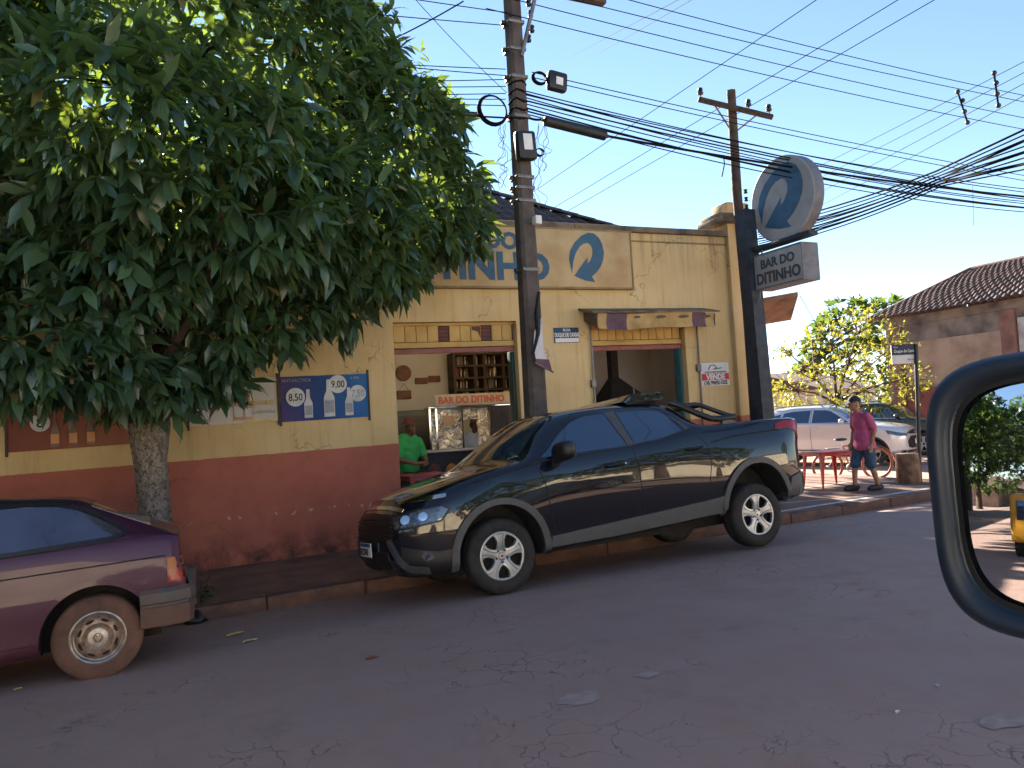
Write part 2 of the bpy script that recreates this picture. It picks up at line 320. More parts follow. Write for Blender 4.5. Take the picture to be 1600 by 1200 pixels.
# ---------------------------------------------------------------- mesh helpers
def pchip(xs, ys, q):
    xs = np.asarray(xs, float); ys = np.asarray(ys, float); q = np.asarray(q, float)
    h = np.diff(xs); d = np.diff(ys)/h; m = np.zeros_like(xs)
    for i in range(1, len(xs)-1):
        if d[i-1]*d[i] > 0:
            w1 = 2*h[i]+h[i-1]; w2 = h[i]+2*h[i-1]; m[i] = (w1+w2)/(w1/d[i-1]+w2/d[i])
    m[0] = d[0]; m[-1] = d[-1]
    i = np.clip(np.searchsorted(xs, q)-1, 0, len(xs)-2); t = (q-xs[i])/h[i]
    return (ys[i]*(1+2*t)*(1-t)**2 + m[i]*h[i]*t*(1-t)**2 + ys[i+1]*t*t*(3-2*t) + m[i+1]*h[i]*t*t*(t-1))
class MB:
    def __init__(s): s.v = []; s.f = []; s.m = []
    def add(s, vs, fs, mi=0):
        o = len(s.v); s.v += [tuple(p) for p in vs]
        for f in fs: s.f.append(tuple(o+i for i in f)); s.m.append(mi)
        return s
    def box(s, x0, x1, y0, y1, z0, z1, mi=0):
        return s.add([(x0,y0,z0),(x1,y0,z0),(x1,y1,z0),(x0,y1,z0),(x0,y0,z1),(x1,y0,z1),(x1,y1,z1),(x0,y1,z1)],
                     [(3,2,1,0),(4,5,6,7),(0,1,5,4),(1,2,6,5),(2,3,7,6),(3,0,4,7)], mi)
    def bbox(s, x0, x1, y0, y1, z0, z1, b=0.01, mi=0):
        # box with chamfered edges
        pts = []; bm = bmesh.new()
        bmesh.ops.create_cube(bm, size=1)
        for v in bm.verts: v.co = ((x0+x1)/2+v.co.x*(x1-x0), (y0+y1)/2+v.co.y*(y1-y0), (z0+z1)/2+v.co.z*(z1-z0))
        bmesh.ops.bevel(bm, geom=bm.edges[:], offset=b, segments=2, affect='EDGES', profile=0.5)
        bm.verts.index_update(); s.add([v.co[:] for v in bm.verts], [[v.index for v in f.verts] for f in bm.faces], mi); bm.free(); return s
    def tube(s, pts, r, n=8, mi=0, cap=True, closed=False):
        pts = [Vector(p) for p in pts]; N = len(pts); rs = r if isinstance(r, (list, tuple)) else [r]*N
        o = len(s.v); prev = None
        for i, p in enumerate(pts):
            if closed: t = pts[(i+1) % N]-pts[i-1]
            else: t = pts[min(i+1, N-1)]-pts[max(i-1, 0)]
            t.normalize()
            if prev is None:
                a = Vector((0, 0, 1)) if abs(t.z) < .9 else Vector((1, 0, 0)); u = t.cross(a).normalized()
            else: u = (prev-t*prev.dot(t)).normalized()
            prev = u; q = t.cross(u)
            for k in range(n):
                a = 2*math.pi*k/n; s.v.append(tuple(p+(u*math.cos(a)+q*math.sin(a))*rs[i]))
        for i in range(N if closed else N-1):
            j = (i+1) % N
            for k in range(n):
                l = (k+1) % n; s.f.append((o+i*n+k, o+i*n+l, o+j*n+l, o+j*n+k)); s.m.append(mi)
        if cap and not closed:
            s.f.append(tuple(o+k for k in range(n))[::-1]); s.m.append(mi)
            s.f.append(tuple(o+(N-1)*n+k for k in range(n))); s.m.append(mi)
        return s
    def lathe(s, prof, n=24, axis='z', c=(0,0,0), mi=0):
        # prof: (radius, height) list
        o = len(s.v); c = Vector(c)
        for (r, h) in prof:
            for k in range(n):
                a = 2*math.pi*k/n; x, y = r*math.cos(a), r*math.sin(a)
                p = {'z': (x, y, h), 'y': (x, h, y), 'x': (h, x, y)}[axis]; s.v.append(tuple(c+Vector(p)))
        for i in range(len(prof)-1):
            for k in range(n):
                l = (k+1) % n; f = (o+i*n+k, o+i*n+l, o+(i+1)*n+l, o+(i+1)*n+k)
                s.f.append(f if axis != 'y' else f[::-1]); s.m.append(mi)
        return s
    def prism(s, poly, O, U, V, D, mi=0, flat=False):
        # polygon in the U,V plane extruded along D
        O, U, V, D = Vector(O), Vector(U), Vector(V), Vector(D); n = len(poly)
        a = [O+U*p[0]+V*p[1] for p in poly]; b = [p+D for p in a]
        sign = 1 if sum(poly[i][0]*poly[(i+1)%n][1]-poly[(i+1)%n][0]*poly[i][1] for i in range(n)) > 0 else -1
        if U.cross(V).dot(D) < 0: sign = -sign
        fs = [tuple(range(n))[::-1], tuple(range(n, 2*n))]+[(i, (i+1)%n, n+(i+1)%n, n+i) for i in range(n)]
        if sign < 0: fs = [f[::-1] for f in fs]
        return s.add(a+b, fs, mi)
    def grid(s, fn, nu, nv, mi=0, flip=False):
        vs = [fn(i/nu, j/nv) for i in range(nu+1) for j in range(nv+1)]
        fs = [(i*(nv+1)+j, (i+1)*(nv+1)+j, (i+1)*(nv+1)+j+1, i*(nv+1)+j+1) for i in range(nu) for j in range(nv)]
        if flip: fs = [f[::-1] for f in fs]
        return s.add(vs, fs, mi)
    def sphere(s, c, r, n=12, m=8, mi=0, fn=None):
        c = Vector(c); rr = r if isinstance(r, (tuple, list)) else (r, r, r)
        def P(u, v):
            a = 2*math.pi*u; b = math.pi*(v-.5)
            return (c.x+rr[0]*math.cos(a)*math.cos(b), c.y+rr[1]*math.sin(a)*math.cos(b), c.z+rr[2]*math.sin(b))
        return s.grid(P, n, m, mi)
    def mesh(s, name, mats, smooth=None, shear=False, off=None):
        me = bpy.data.meshes.new(name)
        v = s.v
        if shear: v = [(p[0], p[1], p[2]+K*p[0]) for p in v]
        if off is not None: v = [(p[0]-off[0], p[1]-off[1], p[2]-off[2]) for p in v]
        me.from_pydata(v, [], s.f)
        for m in (mats if isinstance(mats, (list, tuple)) else [mats]): me.materials.append(MATS[m] if isinstance(m, str) else m)
        if len(me.materials) > 1: me.polygons.foreach_set('material_index', s.m)
        if smooth is not None:
            me.polygons.foreach_set('use_smooth', [True]*len(me.polygons)); me.set_sharp_from_angle(angle=R(smooth))
        me.validate(); me.update(); return me
    def build(s, name, mats, parent=None, smooth=None, shear=False, world=False, loc=None, rot=None):
        off = tuple(parent.location) if (world and parent is not None) else None
        if world and parent is not None and parent.parent: off = tuple(Vector(off)+parent.parent.location)
        return link(name, s.mesh(name, mats, smooth, shear, off), parent, loc, rot)
def link(name, me, parent=None, loc=None, rot=None):
    o = bpy.data.objects.new(name, me); COL.objects.link(o)
    if parent is not None: o.parent = parent
    if loc is not None: o.location = loc
    if rot is not None: o.rotation_euler = rot
    return o
def tag(o, label=None, cat=None, group=None, kind=None):
    if label: o['label'] = label
    if cat: o['category'] = cat
    if group: o['group'] = group
    if kind: o['kind'] = kind
    return o
def thing(name, label, cat, loc=(0,0,0), rot=(0,0,0), group=None):
    o = link(name, None, None, loc, rot); o.empty_display_size = 0.1
    return tag(o, label, cat, group)
def copy_tree(o, parent=None):
    c = o.copy(); COL.objects.link(c); c.parent = parent
    for ch in list(o.children): copy_tree(ch, c)
    return c
def text_mb(txt, size, depth=0.004, offset=0.0, align='LEFT', sx=1.0, space=1.0):
    cu = bpy.data.curves.new('t', 'FONT'); cu.body = txt; cu.size = size; cu.extrude = depth/2; cu.offset = offset
    cu.align_x = align; cu.space_character = space; cu.resolution_u = 3
    o = bpy.data.objects.new('t', cu); COL.objects.link(o)
    dg = bpy.context.evaluated_depsgraph_get(); dg.update()
    me = o.evaluated_get(dg).to_mesh()
    mb = MB(); mb.add([(v.co.x*sx, v.co.y, v.co.z) for v in me.vertices], [tuple(p.vertices) for p in me.polygons])
    o.evaluated_get(dg).to_mesh_clear(); bpy.data.objects.remove(o); bpy.data.curves.remove(cu)
    return mb
def text(name, txt, size, m, O, U=(1,0,0), V=(0,0,1), parent=None, depth=0.004, offset=0.0, align='LEFT', sx=1.0, shear=False, world=False, space=1.0):
    mb = text_mb(txt, size, depth, offset, align, sx, space); O, U, V = Vector(O), Vector(U).normalized(), Vector(V).normalized(); N = U.cross(V)
    mb.v = [tuple(O+U*p[0]+V*p[1]+N*p[2]) for p in mb.v]
    return mb.build(name, m, parent, None, shear, world)
def eval_mods(o):
    dg = bpy.context.evaluated_depsgraph_get(); dg.update()
    return bpy.data.meshes.new_from_object(o.evaluated_get(dg))

mat('lot_pale', (0.50, 0.37, 0.26), 0.95, var=0.2, scale=0.8)  # unseen lot ground, toned pale to bounce sunlight across the street
mat('walk_pale', (0.48, 0.40, 0.33), 0.9, var=0.15)  # opposite sidewalk, toned pale for the same bounce
mat('board_cream', (0.36, 0.33, 0.27), 0.7, var=0.15, scale=5)
mat('red_faded', (0.42, 0.07, 0.05), 0.7, var=0.1)
# ================================================================ GROUND
def lin(a, b, st): return list(np.arange(a, b+1e-6, st))
def sheet(name, xs, ys, fn, m):
    mb = MB(); ny = len(ys)
    mb.v = [(x, y, fn(x, y)) for x in xs for y in ys]
    mb.f = [(i*ny+j, (i+1)*ny+j, (i+1)*ny+j+1, i*ny+j+1) for i in range(len(xs)-1) for j in range(ny-1)]; mb.m = [0]*len(mb.f)
    return tag(mb.build(name, m, smooth=30), kind='structure')
xs = [-160, -120, -90, -70, -50, -36, -26]+lin(-20, 20, 0.5)+[24, 30, 40, 60, 90, 140]
ys = [-3.4, -2, -1, 0, 1, 2, 3, 4, 5, 5.5, 6]+lin(6.3, 9, 0.15)+lin(9.5, 16, 0.5)+[20, 30, 50, 80, 120]
sheet('road', xs, ys, groad, 'asphalt')
sheet('ground', [-900, -160, -60, -20, 0, 20, 60, 140, 900], [-900, -60, -12, -3.4, 8, 20, 120, 900], lambda x, y: base(x)-0.45, 'soil')
# sidewalk of the bar, round the corner
def slab(name, x0, x1, y0, y1, zf, m, th=0.5, nx=40, ny=6):
    mb = MB(); f = lambda u, v: (x0+(x1-x0)*u, y0+(y1-y0)*v, zf(x0+(x1-x0)*u, y0+(y1-y0)*v))
    mb.grid(f, nx, ny)
    for (a, b, q) in (((0,0),(1,0),0), ((1,0),(1,1),0), ((1,1),(0,1),0), ((0,1),(0,0),0)):
        P, Q = Vector(f(*a)), Vector(f(*b)); d = Vector((0,0,th)); mb.add([P-d, Q-d, Q, P], [(0,1,2,3)])
    return tag(mb.build(name, m), kind='structure')
wk = slab('sidewalk', -26, 12.12, 8.25, 10.6, gwalk, 'sidewalk')
slab('side_street_sidewalk', 9.3, 12.12, 10.602, 40, lambda x, y: K*x, 'sidewalk', nx=8, ny=30)
# kerb stones, one by one
def kerb_stone(parent, L=1.0):
    pass
km = []
for q in range(4):
    mb = MB(); mb.bbox(0.006, 0.994, 0, 0.152, -0.35, 0.0, 0.018)
    rr = random.Random(q)
    mb.v = [(x+rr.uniform(-.004, .004), y+rr.uniform(-.006, .006), z+rr.uniform(-.008, .008)) for x, y, z in mb.v]
    km.append(mb.mesh('kerb_stone', 'kerb', 40))
kt = thing('kerb', None, None, (0, 8.1, 0)); tag(kt, kind='structure')
for i in range(-26, 12):
    o = link('kerb_stone', km[i % 4], kt, (i, 0.001*(i % 3), gwalk(i, 8.1)+0.004+0.004*(i % 2)), (0, -math.atan(K), 0))
for j in range(0, 22):
    o = link('kerb_stone', km[j % 4], kt, (12.272, 0.16+j, K*12.1-0.004*(j % 2)), (0, 0, R(90)))
# corner stone
mb = MB(); mb.lathe([(0.001, 0.0), (0.14, 0.0), (0.152, -0.012), (0.152, -0.4)], 24); mb.build('kerb_stone', 'kerb', kt, 40, loc=(12.10, 0.155, K*12.1))
# painted lines on the corner sidewalk
def stripe(name, a, b, wd, m='white_line', label=None):
    mb = MB(); a, b = Vector((*a, 0)), Vector((*b, 0)); t = (b-a).normalized(); nrm = Vector((-t.y, t.x, 0))*wd/2
    N = 14
    def f(u, v):
        p = a.lerp(b, u)+nrm*(2*v-1); return (p.x, p.y, gwalk(p.x, p.y)+0.005 if p.y < 10.6 else K*p.x+0.005)
    mb.grid(f, N, 1, flip=False)
    return tag(mb.build(name, m), kind='structure')
stripe('painted_line', (7.4, 8.38), (11.3, 8.38), 0.10)
stripe('painted_line', (8.45, 9.05), (10.15, 8.47), 0.05)
stripe('painted_line', (11.3, 8.36), (11.25, 9.6), 0.07)
stripe('painted_line', (7.5, 9.98), (11.6, 9.98), 0.06)
# weathered patches where the asphalt was mended
pm = mat('asphalt_patch', (0.40, 0.29, 0.25), 0.85, var=0.15, scale=14, bmp=0.4, bscale=150)
def blob(name, x, y, rx, ry, m, seed, dz=0.004, n=18, kind='structure'):
    rr = random.Random(seed); pts = [(x+rx*(1+rr.uniform(-.25, .25))*math.cos(2*math.pi*k/n), y+ry*(1+rr.uniform(-.25, .25))*math.sin(2*math.pi*k/n)) for k in range(n)]
    mb = MB(); mb.add([(x, y, groad(x, y)+dz)]+[(a, b, groad(a, b)+dz) for a, b in pts], [(0, 1+k, 1+(k+1) % n) for k in range(n)])
    return tag(mb.build(name, m), kind=kind)
def gpix(px, py):
    d = ray(px, py); t = -CAMZ/(d.z-K*d.x); p = d*t; return p.x, p.y
x_, y_ = gpix(907, 1092); blob('road_patch', x_, y_, 0.13, 0.10, 'asphalt_patch', 1)
x_, y_ = gpix(1012, 1055); blob('road_patch', x_, y_, 0.07, 0.05, 'asphalt_patch', 2)
x_, y_ = gpix(1565, 1128); blob('road_patch', x_, y_, 0.12, 0.07, 'asphalt_patch', 3)
# fallen leaves and litter
def fallen(px, py, L, ang, m, label, name='fallen_leaf', cat='leaf'):
    x, y = gpix(px, py); mb = MB()
    prof_ = [(0, 0), (.18, .17), (.42, .25), (.7, .17), (1, 0)]
    for i in range(len(prof_)-1):
        (a, wa), (b, wb) = prof_[i], prof_[i+1]
        h = lambda t: 0.006+0.10*t*(1-t)*L
        mb.add([((a-.5)*L, -wa*L, h(a)+.004), ((b-.5)*L, -wb*L, h(b)+.004), ((b-.5)*L, 0, h(b)-.002), ((a-.5)*L, 0, h(a)-.002), ((b-.5)*L, wb*L, h(b)+.006), ((a-.5)*L, wa*L, h(a)+.006)], [(0,1,2,3), (3,2,4,5)])
    o = mb.build(name, m, None, 60, loc=(x, y, groad(x, y)+0.0), rot=(0, 0, ang)); tag(o, label, cat); return o
fallen(367, 983, 0.17, 0.5, 'dry_leaf', 'pale yellow fallen leaf nearest the kerb behind the purple hatchback')
fallen(391, 1001, 0.12, 0.2, 'dry_leaf', 'small yellow fallen leaf lying furthest from the kerb')
fallen(903, 964, 0.05, 0.9, 'dry_leaf', 'tiny dry leaf on asphalt in front of the pickup')
fallen(582, 1029, 0.10, 0.1, mat('dry_leaf_red', (0.28, 0.09, 0.05), 0.8), 'reddish dry leaf on the road left of centre')
fallen(1403, 1115, 0.045, 0.3, 'white_paint', 'white paper scrap on road at lower right', 'paper_scrap', 'litter')
fallen(1464, 1073, 0.04, 1.2, 'white_paint', 'white paper scrap on road just left of car mirror', 'paper_scrap', 'litter')
fallen(28, 1078, 0.05, 0.4, 'dry_leaf', 'tiny dry leaf on road beneath the purple hatchback sill')

# ================================================================ BAR BUILDING
YF = 10.15
bar = thing('bar_building', 'single-storey yellow corner bar with brick red dado and two open doorways', 'building', (3.0, YF, K*3.0))
def bbuild(mb, name, m, smooth=None, parent=None): return mb.build(name, m, parent or bar, smooth, shear=True, world=True)
XL, XR = -9.0, 9.49
D1 = (3.05, 4.93, 3.0); D2 = (6.22, 8.0, 2.95)
T = 0.26
mb = MB()
def wallgrid(x0, x1, z0, z1):
    nx = max(1, int((x1-x0)/0.6)); mb.box(x0, x1, YF, YF+T, z0, z1)
wallgrid(XL, D1[0], -0.5, 4.40); wallgrid(D1[1], D2[0], -0.5, 4.40); wallgrid(D2[1], 9.0, -0.5, 4.40)
wallgrid(D1[0], D1[1], D1[2], 4.40); wallgrid(D2[0], D2[1], D2[2], 4.40)
bbuild(mb, 'wall', 'facade_paint')
mb = MB(); mb.box(9.0, 9.49, YF-0.07, YF+T, -0.5, 4.62); bbuild(mb, 'pilaster', 'facade_paint')
mb = MB(); mb.bbox(8.74, 9.56, YF-0.22, YF+0.4, 4.621, 4.70, 0.012); mb.bbox(8.80, 9.52, YF-0.15, YF+0.36, 4.701, 4.79, 0.012); bbuild(mb, 'pilaster_cap', 'cap_stone', 30)
mb = MB(); mb.bbox(9.0, 9.46, YF-0.10, YF+0.3, 4.791, 4.99, 0.012); bbuild(mb, 'pilaster_block', 'facade_paint', 30)
mb = MB(); rr = random.Random(3)
for i in range(18):
    a = XL+(8.99-XL)*i/18; b = XL+(8.99-XL)*(i+1)/18
    mb.bbox(a, b-0.003, YF-0.075+rr.uniform(-.006, .006), YF+T+0.05, 4.401, 4.487+rr.uniform(-.008, .008), 0.012)
bbuild(mb, 'parapet_cap', 'cap_stone', 30)
mb = MB(); mb.box(7.02, 8.995, YF-0.012, YF, 4.255, 4.28); mb.box(-9, 2.2, YF-0.012, YF, 4.255, 4.28); bbuild(mb, 'moulding', 'trim_ochre')
# other walls: left, back, right with an unseen side doorway added for light, inner partition, ceiling, floor
mb = MB()
mb.box(XR-T, XR, YF+T+.001, 10.56, -0.5, 4.40); mb.box(XR-T, XR, 11.9, 16.5, -0.5, 4.40); mb.box(XR-T, XR, 10.56, 11.9, 2.95, 4.40)
mb.box(XL, XL+T, YF+T+.001, 16.5, -0.5, 4.40); mb.box(XL+T, XR-T, 16.24, 16.5, -0.5, 4.40)
bbuild(mb, 'side_wall', 'facade_paint')
mb = MB(); mb.box(XL+T, XR-T, YF+T+.01, 16.23, -0.4, 0.03); bbuild(mb, 'floor', 'floor_in')
mb = MB(); mb.box(XL+T, 2.3, YF+T+.01, 16.23, 3.55, 3.62); mb.box(2.3, 9.0, YF+T+.01, 11.0, 3.55, 3.62); mb.box(2.3, 9.0, 12.7, 16.23, 3.55, 3.62); mb.box(9.0, XR-T, YF+T+.01, 16.23, 3.55, 3.62); bbuild(mb, 'ceiling', 'plaster_in')  # gap left in the ceiling, out of view, to light the bar inside
mb = MB(); mb.box(XL+T+.01, 6.44, 14.0, 14.1, 0.03, 3.549); mb.box(2.0, 2.1, YF+T+.01, 13.99, 0.03, 3.549); bbuild(mb, 'back_wall', 'plaster_in')
mb = MB(); mb.box(6.45, 6.55, 11.3, 14.8, 0.03, 3.549); mb.box(6.56, 9.195, 12.85, 12.95, 0.03, 3.549); mb.box(9.2, 9.226, 11.92, 12.95, 0.03, 3.549); bbuild(mb, 'partition', 'plaster_in2')
for (x0, x1, zt) in (D1, D2): mb = MB(); mb.box(x0+.001, x1-.001, YF-0.0, YF+T, -0.3, 0.035); bbuild(mb, 'door_step', 'cap_stone')
# doorway 1: transom with individual boards, shutter gaps, pink shutter rail, jamb
def doorway(x0, x1, ztop, boards, holes, zt0, zt1):
    yb = YF+0.10
    mb = MB(); mb.box(x0+.002, x1-.002, yb+.03, yb+.05, zt0, ztop-.004); bbuild(mb, 'transom_backing', 'wood_dark')
    wb = (x1-x0-.06)/boards; rr = random.Random(boards)
    for i in range(boards):
        if i in holes: continue
        mb = MB(); a = x0+.03+i*wb; mb.bbox(a+.004, a+wb-.004, yb+rr.uniform(-.002, .004), yb+.028, zt1+.0, ztop-.045, .004); bbuild(mb, 'board', 'wood_yellow', 30)
    for i in holes:
        a = x0+.03+i*wb
        for k in range(4):
            z = zt1+.01+k*(ztop-.05-zt1)/4; mb = MB(); mb.bbox(a+.006, a+wb-.006, yb+.012, yb+.028, z, z+(ztop-.05-zt1)/4-.008, .003); bbuild(mb, 'slat', 'shutter_brown', 30)
    mb = MB(); mb.bbox(x0+.004, x1-.004, yb-.012, yb+.03, ztop-.043, ztop-.004, .004); mb.bbox(x0+.004, x1-.004, yb-.015, yb+.03, zt1-.085, zt1-.008, .006); mb.bbox(x0+.004, x1-.004, yb-.008, yb+.03, zt0+.055, zt1-.09, .006); bbuild(mb, 'transom_rail', 'wood_yellow', 30)
    mb = MB(); mb.bbox(x0+.004, x1-.004, yb-.004, yb+.05, zt0-.02, zt0+.05, .006); bbuild(mb, 'lintel', 'wood_pink', 30)
doorway(D1[0], D1[1], D1[2], 11, (4, 8), 2.585, 2.73)
doorway(D2[0], D2[1], D2[2], 11, (), 2.545, 2.69)
# the broken board over doorway 1
mb = MB(); a = D1[0]+.03+7*(D1[1]-D1[0]-.06)/11; wq = (D1[1]-D1[0]-.06)/11
mb.prism([(.02, .20), (wq-.015, .20), (wq-.015, .02), (wq-.05, .12), (.02, .15)], (a, YF+.097, 2.74), (1,0,0), (0,0,1), (0, -.004, 0)); bbuild(mb, 'board', 'shutter_brown')
for (x0, x1, zt) in (D1, D2):
    mb = MB(); mb.bbox(x1-.045, x1-.002, YF+.12, YF+T+.02, .04, 2.56, .006); bbuild(mb, 'door_frame', 'teal_door' if x0 > 5 else 'fridge_green', 30)
# hip roof: structural planes, then the tiles that show
RG0, RG1 = Vector((-8.5, 13.3, 6.02)), Vector((5.35, 13.3, 6.02)); EV = 10.62; EZ = 4.42; CX = 7.7
mb = MB(); mb.add([(XL+.4, EV, EZ), (CX, EV, EZ), RG1, RG0, (XL+.4, 16.0, EZ), (CX, 16.0, EZ), (2.0, 16.0, EZ), (2.0, 13.3, 6.02)], [(0,1,2,3), (1,5,2), (3,7,6,4), (0,3,4)]); roof = bbuild(mb, 'roof', 'tile_dark')  # part of the rear slope left open, out of view, to let daylight in
mb = MB(); mb.box(CX, XR-T, YF+T+.001, 16.2, 4.2, 4.30); bbuild(mb, 'terrace', 'cap_stone')
tw, tl = 0.205, 0.36
def tile_mesh(m):
    mb = MB()
    def f(u, v):
        a = math.pi*(v); return ((v-.5)*tw*1.12, u*tl*1.2, 0.045*math.sin(a)+0.012*(1-u))
    mb.grid(f, 1, 6, flip=True)
    mb.add([f(0, k/6) for k in range(7)]+[(f(0, k/6)[0], 0, f(0, k/6)[2]-.016) for k in range(7)], [(k, k+1, k+8, k+7) for k in range(6)])
    return mb.mesh('roof_tile', m, 50)
tm = tile_mesh('tile_dark')
sl = Vector((0, RG0.y-EV, RG0.z-EZ)); SL = sl.length; sl.normalize(); tilt = math.atan2(sl.z, sl.y)
nrow = int(SL/tl)
for r in range(nrow+1):
    y = EV+sl.y*tl*r; z = EZ+sl.z*tl*r
    xmax = CX+(RG1.x-CX)*(r*tl/SL)
    x = 3.2
    while x < xmax-0.05:
        o = link('roof_tile', tm, roof, (x-bar.location.x, y-bar.location.y, z+.012+K*x-bar.location.z), (tilt+rng.uniform(-.02, .02), rng.uniform(-.02, .02), rng.uniform(-.03, .03))); x += tw
h0 = Vector((CX, EV, EZ)); hv = RG1-h0; hl = hv.length
for k in range(int(hl/.33)):
    p = h0+hv*(k*.33/hl); mbx = link('roof_tile', tm, roof, (p.x-bar.location.x, p.y-bar.location.y, p.z+.05+K*p.x-bar.location.z), None)
    mbx.rotation_euler = (math.asin(hv.z/hl), rng.uniform(-.05, .05), math.atan2(-hv.x, hv.y)); mbx.scale = (1.15, 1, 1.3)
# canopy slab on the side street
c4 = [at(1190, 472, 10.3), at(1247, 462, 10.1), at(1236, 500, 10.9), at(1188, 508, 11.0)]
mb = MB(); mb.add([p for p in c4]+[p+Vector((0,0,.07)) for p in c4], [(0,1,2,3), (7,6,5,4), (0,4,5,1), (1,5,6,2), (2,6,7,3), (3,7,4,0)]); mb.build('canopy', 'canopy', bar, None, world=True)
# service rods and small fittings beside the doorways
for x in (6.17, 8.22): mb = MB(); mb.tube([(x, YF-.035, .1), (x+.01, YF-.035, 2.95)], .016, 8); bbuild(mb, 'awning_rod', 'steel_band', 40)
for x, z in ((6.13, 1.95), (8.17, 2.12)): mb = MB(); mb.bbox(x, x+.08, YF-.06, YF, z, z+.12, .008); bbuild(mb, 'awning_winch', 'steel_band', 30)
mb = MB(); mb.tube([(9.43, YF-.085, 1.4), (9.43, YF-.085, 2.15), (9.41, YF-.085, 2.3)], .014, 6); bbuild(mb, 'conduit', 'white_paint', 40)

# awning over doorway 2
aw = thing('window_awning', 'rolled yellow and purple striped awning over the right doorway', 'awning', (7.2, YF, K*7.2+3.0))
mb = MB(); mb.prism([(0, 0), (-.42, -.10), (-.42, -.075), (0, .03)], (6.0, YF-.002, 3.15), (0,1,0), (0,0,1), (2.40, 0, 0)); mb.build('cover_board', 'cap_stone', aw, shear=True, world=True)
mb = MB(); mb.tube([(6.06, YF-.33, 3.0), (8.34, YF-.33, 3.0)], .05, 12); mb.build('roller', 'plastic_faded', aw, 40, shear=True, world=True)
edges = [6.10, 6.26, 6.62, 7.86, 8.14, 8.30]
for i in range(5):
    mb = MB(); a, b = edges[i], edges[i+1]
    def f(u, v, a=a, b=b):
        x = a+(b-a)*u; return (x, YF-.40+.03*math.sin(v*3)+.012*math.sin(x*14+v*2), 3.045-.235*v*(1+.03*math.sin(x*6))-.012*math.sin(x*3.1))
    mb.grid(f, 12, 6, flip=True); o = mb.build('valance', 'cloth_purple' if i in (1, 3) else 'cloth_yellow', aw, 60, shear=True, world=True)
for x in (6.08, 8.30):
    mb = MB(); mb.prism([(-.40, -.0), (-.40, -.20), (-.02, -.05), (-.02, .08)], (x, YF, 3.03), (0,1,0), (0,0,1), (.012, 0, 0)); mb.build('bracket', 'plastic_faded', aw, shear=True, world=True)
# far-left red awning
ra = thing('red_awning', 'dark red metal awning on the wall behind the tree at left', 'awning', (-2.6, YF, K*-2.6+2.3))
mb = MB(); mb.prism([(0, .36), (-.55, .06), (-.55, -.02), (-.52, -.02), (-.52, .04), (0, .32)], (-4.6, YF-.001, 2.36), (0,1,0), (0,0,1), (3.5, 0, 0)); mb.build('sheet', 'plaster_red', ra, shear=True, world=True)
for x in (-4.55, -1.15): mb = MB(); mb.tube([(x, YF-.5, 2.38), (x, YF-.02, 2.36)], .015); mb.build('bracket', 'steel_band', ra, 40, shear=True, world=True)

# facade sign board
LOGO = [(-.65,-.44), (-.73,-.02), (-.66,.24), (-.48,.48), (-.2,.7), (.08,.81), (.3,.80), (.5,.66), (.62,.45), (.67,.2), (.62,-.02), (.50,-.24), (.32,-.43), (.12,-.56), (.24,-.73), (-.1,-.69), (-.35,-.62), (-.56,-.54), (-.3,-.27), (0,.04), (-.03,-.16), (.10,-.06), (.20,.1), (.23,.28), (.17,.42), (.04,.49), (-.14,.46), (-.3,.36), (-.46,.16), (-.58,-.1)]
fs = thing('facade_sign', 'long cream sign board with blue lettering and swirl arrow on parapet', 'sign', (4.6, YF, K*4.6+3.48))
mb = MB(); mb.bbox(2.3, 6.99, YF-.09, YF-.004, 3.48, 4.395, .01); mb.build('board', 'sign_cream', fs, 30, shear=True, world=True)
mb = MB()
for (a, b, c, d) in ((2.3, 6.99, 3.47, 3.495), (2.3, 6.99, 4.38, 4.40)): mb.box(a, b, YF-.1, YF-.002, c-.002, d+.002)
mb.box(6.97, 6.995, YF-.102, YF-.001, 3.466, 4.404); mb.build('frame', 'trim_ochre', fs, shear=True, world=True)
text('lettering', 'BAR DO', .335, 'sign_blue', (3.72, YF-.098, 4.06), parent=fs, offset=.014, shear=True, world=True, sx=1.03)
text('lettering', 'DITINHO', .55, 'sign_blue', (3.10, YF-.098, 3.61), parent=fs, offset=.022, shear=True, world=True, sx=1.04)
def logo(name, cx, cz, sx, sz, m, parent, O=(0,0,0), U=(1,0,0), V=(0,0,1), D=(0,-.006,0), **kw):
    mb = MB(); mb.prism([(cx+sx*a, cz+sz*b) for a, b in LOGO], O, U, V, D); return mb.build(name, m, parent, **kw)
logo('swirl_arrow', 6.17, 3.94, .45, .50, 'sign_blue', fs, O=(0, YF-.094, 0), shear=True, world=True)

# street name plaque
pl = thing('street_plaque', 'small blue enamel street plaque between the two doorways', 'street plaque', (5.76, YF, K*5.76+2.76))
mb = MB(); mb.bbox(5.55, 5.98, YF-.018, YF-.002, 2.655, 2.885, .004); mb.build('plate', 'plaque_blue', pl, 30, shear=True, world=True)
mb = MB(); mb.box(5.56, 5.97, YF-.022, YF-.0185, 2.662, 2.725); mb.build('white_strip', 'white_paint', pl, shear=True, world=True)
text('lettering', 'RUA', .055, 'white_paint', (5.765, YF-.022, 2.83), parent=pl, align='CENTER', offset=.002, shear=True, world=True, space=1.3)
text('lettering', 'DUQUE DE CAXIAS', .085, 'white_paint', (5.765, YF-.022, 2.746), parent=pl, align='CENTER', offset=.003, sx=.58, shear=True, world=True)
